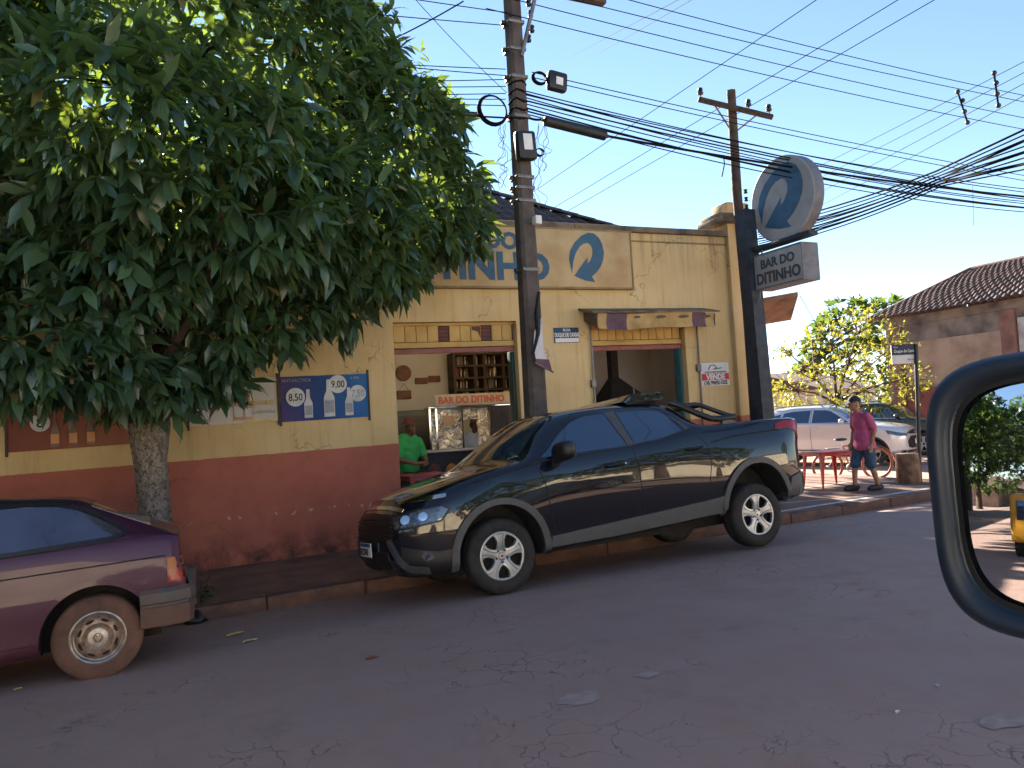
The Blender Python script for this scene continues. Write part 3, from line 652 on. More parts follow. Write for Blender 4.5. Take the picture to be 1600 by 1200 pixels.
# VENDE sign
vd = thing('sale_sign', 'white and red VENDE placard right of the awning doorway', 'sign', (8.56, YF, K*8.56+2.06))
mb = MB(); mb.bbox(8.27, 8.86, YF-.012, YF-.002, 1.87, 2.255, .003); mb.build('plate', 'white_paint', vd, 30, shear=True, world=True)
mb = MB(); mb.box(8.28, 8.85, YF-.016, YF-.0125, 1.965, 2.075); mb.build('red_band', 'red_paint', vd, shear=True, world=True)
text('lettering', 'VENDE', .125, 'white_paint', (8.565, YF-.019, 1.977), parent=vd, align='CENTER', offset=.005, shear=True, world=True)
text('lettering', '(18) 99692-1522', .085, 'navy', (8.565, YF-.0145, 1.893), parent=vd, align='CENTER', offset=.003, sx=.86, shear=True, world=True)
text('lettering', 'CONSULTORIA IMOBILIARIA', .042, 'navy', (8.565, YF-.0145, 2.085), parent=vd, align='CENTER', sx=.88, shear=True, world=True)
mb = MB(); mb.tube([(8.42, YF-.016, 2.14), (8.47, YF-.016, 2.21), (8.55, YF-.016, 2.22), (8.60, YF-.016, 2.17), (8.52, YF-.016, 2.145), (8.70, YF-.016, 2.165)], .008, 6); mb.build('emblem', 'navy', vd, shear=True, world=True)

# posters: sheets with slight waves
def poster(name, x0, x1, z0, z1, m, label, skew=0.0):
    t = thing(name, label, 'poster', ((x0+x1)/2, YF, K*(x0+x1)/2+z0))
    mb = MB()
    def f(u, v): return (x0+(x1-x0)*u, YF-.022+.008*math.sin(u*23+v*5)*math.sin(v*7+u*3), z0+(z1-z0)*v+skew*u)
    mb.grid(f, 30, 12); o = mb.build('sheet', m, t, 60, shear=True, world=True)
    for x in (x0, x1): mb = MB(); mb.box(x-.012, x+.012, YF-.034, YF-.001, z0-.05, z1+.05); mb.build('batten', 'wood_dark', t, shear=True, world=True)
    return t
def poster_mat(name, ca, cb, cc):
    m, n, b = nodes_of(name); g = coords(n, 'Generated')
    sx = n.nodes.new('ShaderNodeSeparateXYZ'); lk(n, g, sx.inputs[0])
    f = math_(n, 'ADD', math_(n, 'MULTIPLY', sx.outputs['X'], 0.8), math_(n, 'MULTIPLY', noise(n, g, 3, 4), 0.35))
    lk(n, ramp(n, f, [(0.1, ca), (0.5, cb), (0.95, cc)]), b.inputs['Base Color']); b.inputs['Roughness'].default_value = 0.65; b.inputs['Specular IOR Level'].default_value = 0.25
poster_mat('poster_blue', (0.09, 0.05, 0.16), (0.02, 0.06, 0.20), (0.03, 0.14, 0.36))
poster_mat('poster_white', (0.60, 0.50, 0.42), (0.62, 0.58, 0.52), (0.55, 0.50, 0.42))
poster_mat('poster_red', (0.20, 0.055, 0.04), (0.24, 0.085, 0.055), (0.30, 0.12, 0.07))
mat('print_pale', (0.58, 0.58, 0.58), 0.5); mat('print_grey', (0.30, 0.32, 0.36), 0.5); mat('print_amber', (0.55, 0.19, 0.03), 0.4); mat('print_yellow', (0.60, 0.40, 0.05), 0.4); mat('print_ink', (0.015, 0.015, 0.02), 0.5); mat('print_brown', (0.10, 0.03, 0.02), 0.4)
def pbottle(t, x, z0, h, m, lab, y=YF-.036):
    wv = h*.14
    out = [(-wv, 0), (wv, 0), (wv, h*.5), (wv*.45, h*.68), (wv*.38, h*.97), (-wv*.38, h*.97), (-wv*.45, h*.68), (-wv, h*.5)]
    mb = MB(); mb.prism(out, (x, y, z0), (1,0,0), (0,0,1), (0, -.002, 0)); mb.build('printed_bottle', m, t, shear=True, world=True)
    mb = MB(); mb.prism([(-wv*.85, h*.1), (wv*.85, h*.1), (wv*.85, h*.42), (-wv*.85, h*.42)], (x, y-.0025, z0), (1,0,0), (0,0,1), (0, -.002, 0)); mb.build('printed_label', lab, t, shear=True, world=True)
def disc(t, name, x, z, rx, rz, m, y=YF-.037):
    mb = MB(); mb.prism([(rx*math.cos(a*math.pi/10), rz*math.sin(a*math.pi/10)) for a in range(20)], (x, y, z), (1,0,0), (0,0,1), (0, -.002, 0)); mb.build(name, m, t, shear=True, world=True)
pb = poster('beer_poster', 1.51, 2.66, 1.73, 2.31, 'poster_blue', 'blue beer price poster beside the left doorway')
for x, h in ((1.86, .38), (2.13, .50), (2.39, .38)): pbottle(pb, x, 1.765, h, 'print_pale', 'print_grey')
for x, z, r, s in ((1.70, 2.04, .12, '8,50'), (2.25, 2.185, .12, '9,00'), (2.51, 2.05, .11, '7,50')):
    disc(pb, 'price_disc', x, z, r, r, 'print_pale', YF-.041); text('lettering', s, .13, 'print_ink' if x < 2.4 else 'print_grey', (x, YF-.045, z-.045), parent=pb, align='CENTER', sx=.8, offset=.002, shear=True, world=True)
text('lettering', 'ANTARCTICA', .06, 'print_grey', (1.53, YF-.04, 2.235), parent=pb, shear=True, world=True)
text('lettering', 'A BOA', .04, 'print_pale', (2.42, YF-.04, 2.245), parent=pb, shear=True, world=True)
pw = poster('drink_poster', 0.42, 1.485, 1.75, 2.31, 'poster_white', 'white and orange drinks poster half hidden by low leaves')
mb = MB()
for k in range(9): mb.box(1.10+k*.04, 1.125+k*.04, YF-.038, YF-.036, 1.965, 2.02)
mb.box(1.10, 1.47, YF-.038, YF-.036, 1.76, 1.785); mb.build('yellow_print', 'print_yellow', pw, shear=True, world=True)
for x, h, m in ((1.0, .42, 'print_amber'), (1.12, .34, 'print_amber'), (.62, .36, 'lens_red')): pbottle(pw, x, 1.79, h, m, 'print_pale')
text('lettering', '8,', .2, 'print_ink', (.47, YF-.04, 1.79), parent=pw, offset=.006, shear=True, world=True)
text('lettering', 'caipirinha', .07, 'print_grey', (1.17, YF-.04, 1.86), parent=pw, shear=True, world=True)
pr = poster('brown_beer_poster', -1.45, -0.20, 1.59, 2.17, 'poster_red', 'brown red beer poster on wall at far left')
text('lettering', 'BRAHMA', .10, 'print_pale', (-1.42, YF-.04, 2.06), parent=pr, offset=.003, sx=.8, shear=True, world=True)
for x in (-.98, -.80, -.62): pbottle(pr, x, 1.62, .34, 'print_brown', 'print_amber')
disc(pr, 'price_disc', -1.12, 1.90, .10, .10, 'print_pale', YF-.041)
text('lettering', '8', .15, 'print_ink', (-1.12, YF-.045, 1.85), parent=pr, align='CENTER', offset=.004, shear=True, world=True)
# ================================================================ TREES
# long leaf: midrib along +x, folded and drooping; 4 stations x 3 verts
def leaf_template(width=0.29, droop=0.34, fold=0.12):
    st = [(0.0, 0.02), (0.30, 0.85), (0.62, 1.0), (1.0, 0.03)]
    v = []
    for t, wv in st:
        z = -droop*t*t
        for sgn in (-1, 0, 1): v.append((t, sgn*wv*width/2, z+(fold*width*wv if sgn else 0)))
    f = []
    for i in range(3):
        f += [(i*3, (i+1)*3, (i+1)*3+1, i*3+1), (i*3+1, (i+1)*3+1, (i+1)*3+2, i*3+2)]
    return np.array(v), np.array(f)
LT, LF = leaf_template()
DT = np.array([(0,0,0), (.5,-.26,.04), (1,0,-.10), (.5,.26,.04)]); DF = np.array([(0,1,2,3)])
def frames(n_dir, rr):
    # rows: x axis along dir, z roughly up
    d = n_dir/np.linalg.norm(n_dir, axis=1, keepdims=True)
    upv = np.tile(np.array([[0,0,1.0]]), (len(d), 1))+rr.normal(0, .35, d.shape)
    y = np.cross(upv, d); y /= np.maximum(1e-6, np.linalg.norm(y, axis=1, keepdims=True)); z = np.cross(d, y)
    return d, y, z
def leaves_mesh(name, P, D, S, m, tint, rr, tmpl=(LT, LF)):
    tv, tf = tmpl; X, Y, Z = frames(D, rr)
    n = len(P); k = len(tv)
    V = P[:, None, :]+S[:, None, None]*(tv[None, :, 0:1]*X[:, None, :]+tv[None, :, 1:2]*Y[:, None, :]+tv[None, :, 2:3]*Z[:, None, :])
    F = (tf[None, :, :]+(np.arange(n)*k)[:, None, None]).reshape(-1, 4)
    me = bpy.data.meshes.new(name); V = V.reshape(-1, 3)
    me.vertices.add(len(V)); me.vertices.foreach_set('co', V.ravel())
    me.loops.add(F.size); me.loops.foreach_set('vertex_index', F.ravel().astype(np.int32))
    me.polygons.add(len(F)); me.polygons.foreach_set('loop_start', np.arange(0, F.size, 4, dtype=np.int32))
    me.update(calc_edges=True); me.validate()
    a = me.attributes.new('tint', 'FLOAT', 'POINT'); a.data.foreach_set('value', np.repeat(tint, k).astype(np.float32))
    me.polygons.foreach_set('use_smooth', [True]*len(me.polygons))
    me.materials.append(MATS[m]); return me
def rosettes(lobes, spacing, nl, rr, keep_inside=0.12, length=(.15, .26), sag=0.45, outmin=0.80):
    P, D, S = [], [], []
    L = [(np.array(c, float), np.array(r, float)) for c, r in lobes]
    for li, (c, r) in enumerate(L):
        area = 4*math.pi*((r[0]*r[1])**1.6/3+(r[0]*r[2])**1.6/3+(r[1]*r[2])**1.6/3)**(1/1.6); n = int(area/spacing**2)
        i = np.arange(n)+.5; ph = np.arccos(1-2*i/n); th = math.pi*(1+5**.5)*i
        u = np.stack([np.cos(th)*np.sin(ph), np.sin(th)*np.sin(ph), np.cos(ph)], 1)+rr.normal(0, .07, (n, 3)); u /= np.linalg.norm(u, axis=1, keepdims=True)
        # lumpy outline
        lump = 1+.13*np.sin(u[:, 0]*7+li)*np.sin(u[:, 2]*6+li*2)+.09*np.sin(u[:, 1]*11+u[:, 2]*9+li)
        rad = rr.uniform(outmin, 1.04, n)*lump
        p = c+u*r*rad[:, None]
        keep = np.ones(n, bool)
        for lj, (c2, r2) in enumerate(L):
            if lj == li: continue
            q = np.linalg.norm((p-c2)/r2, axis=1); keep &= (q > .82) | (rr.random(n) < keep_inside)
        p, u = p[keep], u[keep]
        for a, b in zip(p, u):
            ax = b*np.array([1,1,.7])+np.array([0, 0, .25]); ax /= np.linalg.norm(ax)
            t = np.cross(ax, [0.3, 0.2, 1.0]); t /= np.linalg.norm(t); s = np.cross(ax, t)
            k = nl+rr.integers(-2, 3); a0 = rr.uniform(0, 6.28); sz = rr.uniform(*length)
            for q in range(k):
                an = a0+q*2.4; tilt = rr.uniform(.35, 1.35)
                d = ax*math.cos(tilt)+(t*math.cos(an)+s*math.sin(an))*math.sin(tilt); d = d+np.array([0, 0, -sag*rr.uniform(.4, 1.3)])
                P.append(a+ax*rr.uniform(-.12, .05)); D.append(d); S.append(sz*rr.uniform(.75, 1.15))
    return np.array(P), np.array(D), np.array(S)
def lobe_px(px, py, rp, Y, sy=1.0, sz=1.0):
    p = at(px, py, Y); dep = fw.dot(p-Vector((0,0,CAMZ))); r = rp*dep/1200.0
    return ((p.x, p.y, p.z), (r, r*sy, r*sz))
NR = np.random.default_rng(5)
TB = Vector((0.02, 8.78, gwalk(0.02, 8.78)))
tree = thing('street_tree', 'big dense street tree with long dark leaves in front of the bar', 'tree', TB)
mb = MB(); tp = []
TR = [(-.25, .27), (-.02, .22), (.12, .175), (.5, .155), (1.0, .15), (1.4, .155), (1.62, .185), (1.8, .20), (2.0, .15)]
pts = [(0.012*math.sin(z*3)+(-.01*z if z > 0 else 0), .01*math.cos(z*4), z) for z, r in TR]
mb.tube(pts, [r for z, r in TR], 18)
mb.v = [(x*(1+.05*math.sin(7*math.atan2(y, x)+z*3)), y*(1+.05*math.sin(5*math.atan2(y, x)+z*4)), z) for x, y, z in mb.v]
mb.build('trunk', 'bark', tree, 60)
def limb(path, r0, r1, parent, m='branch', name='limb', n=9):
    N = 14; q = np.linspace(0, 1, N); t = np.linspace(0, 1, len(path)); P = np.array(path, float)
    C = np.stack([pchip(t, P[:, k], q) for k in range(3)], 1)
    mb = MB(); mb.tube([tuple(c) for c in C], [r0+(r1-r0)*a for a in q], n); return mb.build(name, m, parent, 60)
def rel(px, py, Y): return tuple(at(px, py, Y)-TB)
limb([(0,0,1.7), (.05,0,2.1), rel(258, 430, 8.85), rel(250, 330, 8.9), rel(230, 150, 9.0)], .11, .05, tree)
limb([(.03,0,1.75), (.16,0,2.2), rel(300, 470, 8.8), rel(345, 400, 8.75), rel(450, 280, 8.8), rel(540, 180, 9.0)], .10, .035, tree)
limb([(-.05,0,1.7), (-.25,-.1,2.1), rel(120, 420, 8.4), rel(20, 300, 8.2), rel(-120, 200, 8.2)], .10, .04, tree)
limb([(0,-.05,1.75), (.1,-.5,2.3), rel(330, 420, 7.7), rel(350, 300, 7.3)], .08, .03, tree)
limb([(-.05,-.05,1.75), (-.2,-.6,2.4), rel(120, 330, 7.4), rel(90, 250, 7.3)], .08, .03, tree)
limb([(.1,.1,1.9), (.9,.2,2.5), rel(520, 380, 9.0), rel(650, 330, 9.1)], .07, .025, tree)
limb([(0,.1,1.8), (-.2,.7,2.8), (-.3,1.2,4.2), (-.2,1.4,5.2)], .09, .03, tree)
LOB = [lobe_px(250, 60, 250, 8.7), lobe_px(70, 210, 215, 7.8), lobe_px(430, 140, 190, 8.9), lobe_px(575, 225, 150, 9.0), lobe_px(655, 310, 98, 9.0),
       lobe_px(515, 345, 140, 8.3), lobe_px(330, 290, 190, 7.6), lobe_px(170, 420, 120, 7.5, 1, .8), lobe_px(40, 520, 130, 7.6, 1, .8), lobe_px(600, 390, 70, 8.5),
       lobe_px(120, 550, 105, 7.5, 1, .7), lobe_px(345, 535, 65, 8.3, 1, .8), lobe_px(235, 600, 80, 8.15, 1, .55), lobe_px(430, 475, 80, 8.5, 1, .9), lobe_px(335, 590, 45, 8.5, 1, .7),
       lobe_px(-170, 200, 300, 8.2), lobe_px(505, 95, 75, 8.8), lobe_px(690, 290, 55, 9.0), lobe_px(722, 360, 42, 8.9), lobe_px(520, 470, 50, 8.6), lobe_px(-50, 560, 85, 7.7, 1, .7),
       lobe_px(180, 180, 150, 6.9), lobe_px(440, 300, 130, 7.9), lobe_px(640, 200, 70, 9.1), lobe_px(300, 120, 260, 10.2, .9), lobe_px(560, 300, 160, 10.0, .8), lobe_px(330, -120, 230, 9.0), lobe_px(130, 90, 200, 9.7), lobe_px(-30, 70, 210, 9.4), lobe_px(430, 60, 150, 10.0)]
P, D, S = rosettes(LOB, 0.225, 10, NR, length=(.16, .33), sag=.62, outmin=.74)
# leave a few gaps so that light falls through
P0 = P-np.array(TB)
tint = NR.random(len(P))**1.15
dist = np.linalg.norm(P-np.array([0, 0, CAMZ]), axis=1)
cam_c = np.stack([P@np.array(rt), P@np.array(up)-CAMZ*up.z, P@np.array(fw)-CAMZ*fw.z], 1)
inframe = (np.abs(cam_c[:, 0]/cam_c[:, 2]) < .66) & (np.abs(cam_c[:, 1]/cam_c[:, 2]) < .49)
score = S/dist*inframe
order = np.argsort(-score)
single = order[:300]; mask = np.ones(len(P), bool); mask[single] = False
fo = link('foliage', leaves_mesh('foliage', P0[mask], D[mask], S[mask], 'leaf', tint[mask], NR), tree); tag(fo, kind='stuff')
lm = [leaves_mesh('leaf', np.zeros((1,3)), np.array([[1.0,0,0]]), np.ones(1), 'leaf_single', np.zeros(1), np.random.default_rng(q)) for q in range(3)]
for q in range(3): # straight template for the single leaves
    tv, tf = leaf_template(.28+.03*q, .2+.08*q, .08+.03*q); lm[q] = bpy.data.meshes.new('leaf'); lm[q].from_pydata([tuple(v) for v in tv], [], [tuple(f) for f in tf]); lm[q].materials.append(MATS['leaf_single']); lm[q].polygons.foreach_set('use_smooth', [True]*len(tf))
X_, Y_, Z_ = frames(D[single], NR)
for q, i in enumerate(single):
    o = link('leaf', lm[q % 3], tree); s_ = float(S[i])
    mt = Matrix((X_[q], Y_[q], Z_[q])).transposed().to_4x4(); o.rotation_euler = mt.to_euler(); o.location = tuple(P0[i]); o.scale = (s_, s_, s_)

# generic tree: trunk, limbs, crown
def simple_tree(name, label, base_, h, lobes, m, spacing, nl, length, trunk_r=.14, group=None, seed=1, sparse=False, sag=.2, tmpl=(DT, DF), limbs=6, bare=0):
    rr = np.random.default_rng(seed); b = Vector(base_); t = thing(name, label, 'tree', b, group=group)
    mb = MB(); zs = [-.2, .05, h*.2, h*.4]; mb.tube([(0.03*i*math.sin(i), .02*i, z) for i, z in enumerate(zs)], [trunk_r*1.3, trunk_r, trunk_r*.85, trunk_r*.7], 10); mb.build('trunk', 'branch', t, 60)
    P, D, S = rosettes([((c[0], c[1], c[2]), r) for c, r in lobes], spacing, nl, rr, .25 if sparse else .1, length, sag, .35 if sparse else .75)
    mb = MB()
    for (c, r) in lobes:
        c = np.array(c); mid = np.array([.06, .04, h*.38])
        mb.tube([tuple(mid), tuple(mid*.5+c*.5+np.array([0,0,.15*h*.2])), tuple(c)], [trunk_r*.5, trunk_r*.3, trunk_r*.12], 6)
        for k in range(limbs):
            u = rr.normal(0, 1, 3); u /= np.linalg.norm(u); e = c+u*np.array(r)*.95; mb.tube([tuple(c*.9+mid*.1), tuple(c+u*np.array(r)*.5+rr.normal(0, .06, 3)), tuple(e)], [trunk_r*.14, trunk_r*.09, .006], 4)
    mb.build('limb', 'branch', t, 60)
    o = link('crown', leaves_mesh('crown', P, D, S, m, rr.random(len(P))*.97, rr, tmpl), t)
    return t
# ================================================================ CARS
def loft_body(stations, nseg=3, dx=0.045, nose=None, tail=None, bow_f=.12, bow_r=.06):
    """stations: (x, [(y,z) x 11]) half sections from the belly centre round to the roof centre. nose/tail: x shift by height, faded in near the ends"""
    xs = np.array([s[0] for s in stations]); A = np.array([s[1] for s in stations], float)
    q = np.unique(np.concatenate([np.arange(xs[0], xs[-1], dx), xs]))
    B = np.zeros((len(q), A.shape[1], 2))
    for k in range(A.shape[1]):
        for c in range(2): B[:, k, c] = pchip(xs, A[:, k, c], q)
    # across the section: Catmull-Rom
    n = A.shape[1]; rows = []
    for i in range(len(q)):
        pts = []
        for k in range(n-1):
            p0 = B[i, max(k-1, 0)]; p1 = B[i, k]; p2 = B[i, k+1]; p3 = B[i, min(k+2, n-1)]
            for s_ in range(nseg):
                t = s_/nseg; tn = .42
                m1 = (p2-p0)*tn; m2 = (p3-p1)*tn
                L = np.linalg.norm(p2-p1)
                for m_ in (m1, m2):
                    l = np.linalg.norm(m_)
                    if l > L*1.0: m_ *= L/l
                pts.append((2*t**3-3*t**2+1)*p1+(t**3-2*t*t+t)*m1+(-2*t**3+3*t*t)*p2+(t**3-t*t)*m2)
        pts.append(B[i, n-1]); rows.append(np.array(pts))
    N = len(rows[0]); V = []
    Lf, Lr = xs[0], xs[-1]
    def shift(x, y, z, ymax):
        d = 0
        f = sstep((Lf+.62-x)/.62)
        if f > 0: d += f*((nose(z) if nose else 0)-bow_f*(1-(y/ymax)**2))
        r = sstep((x-(Lr-.35))/.35)
        if r > 0: d += r*((tail(z) if tail else 0)+bow_r*(1-(y/ymax)**2))
        return d
    ym = max(r[:, 0].max() for r in rows)
    caps = 6
    full = [(q[0], rows[0]*np.array([1-c/caps, 1])) for c in range(caps, 0, -1)]+[(q[i], rows[i]) for i in range(len(q))]+[(q[-1], rows[-1]*np.array([1-c/caps, 1])) for c in range(1, caps+1)]
    for (x, r) in full:
        for (y, z) in r: V.append((x+shift(x, y, z, ym), y, z))
    M = len(full); F = []
    for i in range(M-1):
        for j in range(N-1): F.append((i*N+j, i*N+j+1, (i+1)*N+j+1, (i+1)*N+j))
    bm = bmesh.new(); half = len(V)
    vs_ = [bm.verts.new(v) for v in V]+[bm.verts.new((v[0], -v[1], v[2])) for v in V]
    for f in F:
        for o, rev in ((0, False), (half, True)):
            idx = [vs_[o+i] for i in f]
            if rev: idx = idx[::-1]
            try: bm.faces.new(idx)
            except ValueError: pass
    bmesh.ops.remove_doubles(bm, verts=bm.verts, dist=.0002)
    bmesh.ops.recalc_face_normals(bm, faces=bm.faces)
    if bm.calc_volume(signed=True) < 0: bmesh.ops.reverse_faces(bm, faces=bm.faces)
    return bm
def cut_arches(bm, arches, name, mats, depth=.30, half=.9, smooth=32):
    me = bpy.data.meshes.new(name); bm.to_mesh(me); bm.free()
    me.materials.append(MATS[mats[0]]); me.materials.append(MATS[mats[1]])
    o = link(name, me); cutters = []
    for (x, z, rx, rz) in arches:
        for s in (-1, 1):
            mb = MB(); n = 40
            poly = [(x+rx*math.cos(2*math.pi*k/n), z+rz*math.sin(2*math.pi*k/n)) for k in range(n)]
            poly = [(a, b) if b > z else (a, z-(z-b)*2.2) for a, b in poly]
            y0 = s*(half+.12); mb.prism(poly, (0, y0, 0), (1,0,0), (0,0,1), (0, -s*(depth+.12), 0))
            c = mb.build('cutter', mats[1]); c.data.materials.clear(); c.data.materials.append(MATS[mats[0]]); c.data.materials.append(MATS[mats[1]])
            c.data.polygons.foreach_set('material_index', [1]*len(c.data.polygons))
            b2 = bmesh.new(); b2.from_mesh(c.data); bmesh.ops.recalc_face_normals(b2, faces=b2.faces); b2.to_mesh(c.data); b2.free()
            cutters.append(c); md = o.modifiers.new('b', 'BOOLEAN'); md.object = c; md.operation = 'DIFFERENCE'; md.solver = 'EXACT'
    v0 = [v.co.y for v in o.data.vertices]; lim = max(v0)+.002
    me2 = eval_mods(o)
    if max(abs(v.co.y) for v in me2.vertices) > lim:
        for md in o.modifiers: md.solver = 'FAST'
        me2 = eval_mods(o)
    if max(abs(v.co.y) for v in me2.vertices) > lim:
        for md in o.modifiers: md.solver = 'EXACT'; md.use_self = True
        me2 = eval_mods(o)
    o.modifiers.clear(); o.data = me2; me2.name = name
    for c in cutters: bpy.data.objects.remove(c)
    me2.polygons.foreach_set('use_smooth', [True]*len(me2.polygons)); me2.set_sharp_from_angle(angle=R(smooth)); me2.update()
    return o
class Wrap:
    """lays 2-D outlines onto a body mesh by casting rays"""
    def __init__(s, bm): s.t = BVHTree.FromBMesh(bm)
    def patch(s, outline, O, U, V, dirn, off=.004, th=.012, step=.06, holes=None):
        O, U, V, dirn = Vector(O), Vector(U), Vector(V), Vector(dirn).normalized()
        pts = [Vector(p) for p in outline]; bpts = []
        for i, p in enumerate(pts):
            q = pts[(i+1) % len(pts)]; n = max(1, int((q-p).length/step)); bpts += [p.lerp(q, k/n) for k in range(n)]
        nb = len(bpts); xs_ = [p.x for p in bpts]; ys_ = [p.y for p in bpts]; inn = []
        def inside(x, y):
            c = False
            for i in range(nb):
                a, b = bpts[i], bpts[i-1]
                if (a.y > y) != (b.y > y) and x < (b.x-a.x)*(y-a.y)/(b.y-a.y)+a.x: c = not c
            return c
        x = min(xs_)+step*.5
        while x < max(xs_):
            y = min(ys_)+step*.5
            while y < max(ys_):
                if inside(x, y) and min((Vector((x, y))-b).length for b in bpts) > step*.45: inn.append(Vector((x, y)))
                y += step
            x += step
        vo, eo, fo_, ov, oe, of = delaunay_2d_cdt([Vector((p.x, p.y)) for p in bpts+inn], [(i, (i+1) % nb) for i in range(nb)], [list(range(nb))], 1, 1e-5)
        top, bot, ok = [], [], True; last = None
        for p in vo:
            o = O+U*p.x+V*p.y; h = s.t.ray_cast(o, dirn)
            if h[0] is None:
                h2 = s.t.find_nearest(o+dirn*(last or 1.0)); loc, nrm = h2[0], h2[1]
            else: loc, nrm = h[0], h[1]; last = (loc-o).length
            if nrm.dot(dirn) > 0: nrm = -nrm
            top.append(loc+nrm*off); bot.append(loc-nrm*th)
        mb = MB(); n = len(vo)
        tri = []
        for f in fo_:
            f = tuple(f); a, b, c = top[f[0]], top[f[1]], top[f[2]]
            if (b-a).cross(c-a).dot(dirn) > 0: f = f[::-1]
            tri.append(f)
        from collections import Counter
        ec = Counter()
        for f in tri:
            for i in range(len(f)): ec[(f[i], f[(i+1) % len(f)])] += 1
        rim = [e for e in ec if (e[1], e[0]) not in ec]
        mb.add(top+bot, tri+[(b, a, n+a, n+b) for a, b in rim])
        return mb
    def side(s, outline, sgn=-1, **kw): return s.patch(outline, (0, sgn*3, 0), (1,0,0), (0,0,1), (0, -sgn, 0), **kw)
    def front(s, outline, **kw): return s.patch(outline, (-6, 0, 0), (0,1,0), (0,0,1), (1,0,0), **kw)
    def rear(s, outline, **kw): return s.patch(outline, (9, 0, 0), (0,1,0), (0,0,1), (-1,0,0), **kw)
    def diag(s, outline, ang, O, **kw):
        # ang: heading the outline faces away from; outline u runs sideways, v up
        d = Vector((math.cos(ang), math.sin(ang), 0)); u = Vector((-d.y, d.x, 0)); return s.patch(outline, Vector(O)-d*3, u, (0,0,1), d, **kw)
    def top(s, outline, **kw): return s.patch(outline, (0,0,4), (1,0,0), (0,1,0), (0,0,-1), **kw)
def strip(path, wd):
    """outline of a narrow band along a polyline"""
    P = [Vector(p) for p in path]; L, Rr = [], []
    for i, p in enumerate(P):
        t = (P[min(i+1, len(P)-1)]-P[max(i-1, 0)]).normalized(); nn = Vector((-t.y, t.x))*wd/2; L.append(p+nn); Rr.append(p-nn)
    return [tuple(a) for a in L]+[tuple(a) for a in Rr[::-1]]
def arc(cx, cz, rx, rz, a0, a1, n): return [(cx+rx*math.cos(R(a0+(a1-a0)*k/n)), cz+rz*math.sin(R(a0+(a1-a0)*k/n))) for k in range(n+1)]
def tyre(mb, r, wd, rim, mi=0, groove=True):
    h = wd/2; mb.lathe([(rim, -h*.82), (rim+.02, -h*.95), (r*.80, -h), (r*.93, -h*.93), (r*.985, -h*.74), (r, -h*.55), (r, -h*.2), (r-.006, -h*.17), (r-.006, -h*.10), (r, -h*.07), (r, h*.07), (r-.006, h*.1), (r-.006, h*.17), (r, h*.2), (r, h*.55), (r*.985, h*.74), (r*.93, h*.93), (r*.80, h), (rim+.02, h*.95), (rim, h*.82)], 48, 'y', mi=mi)
    return mb
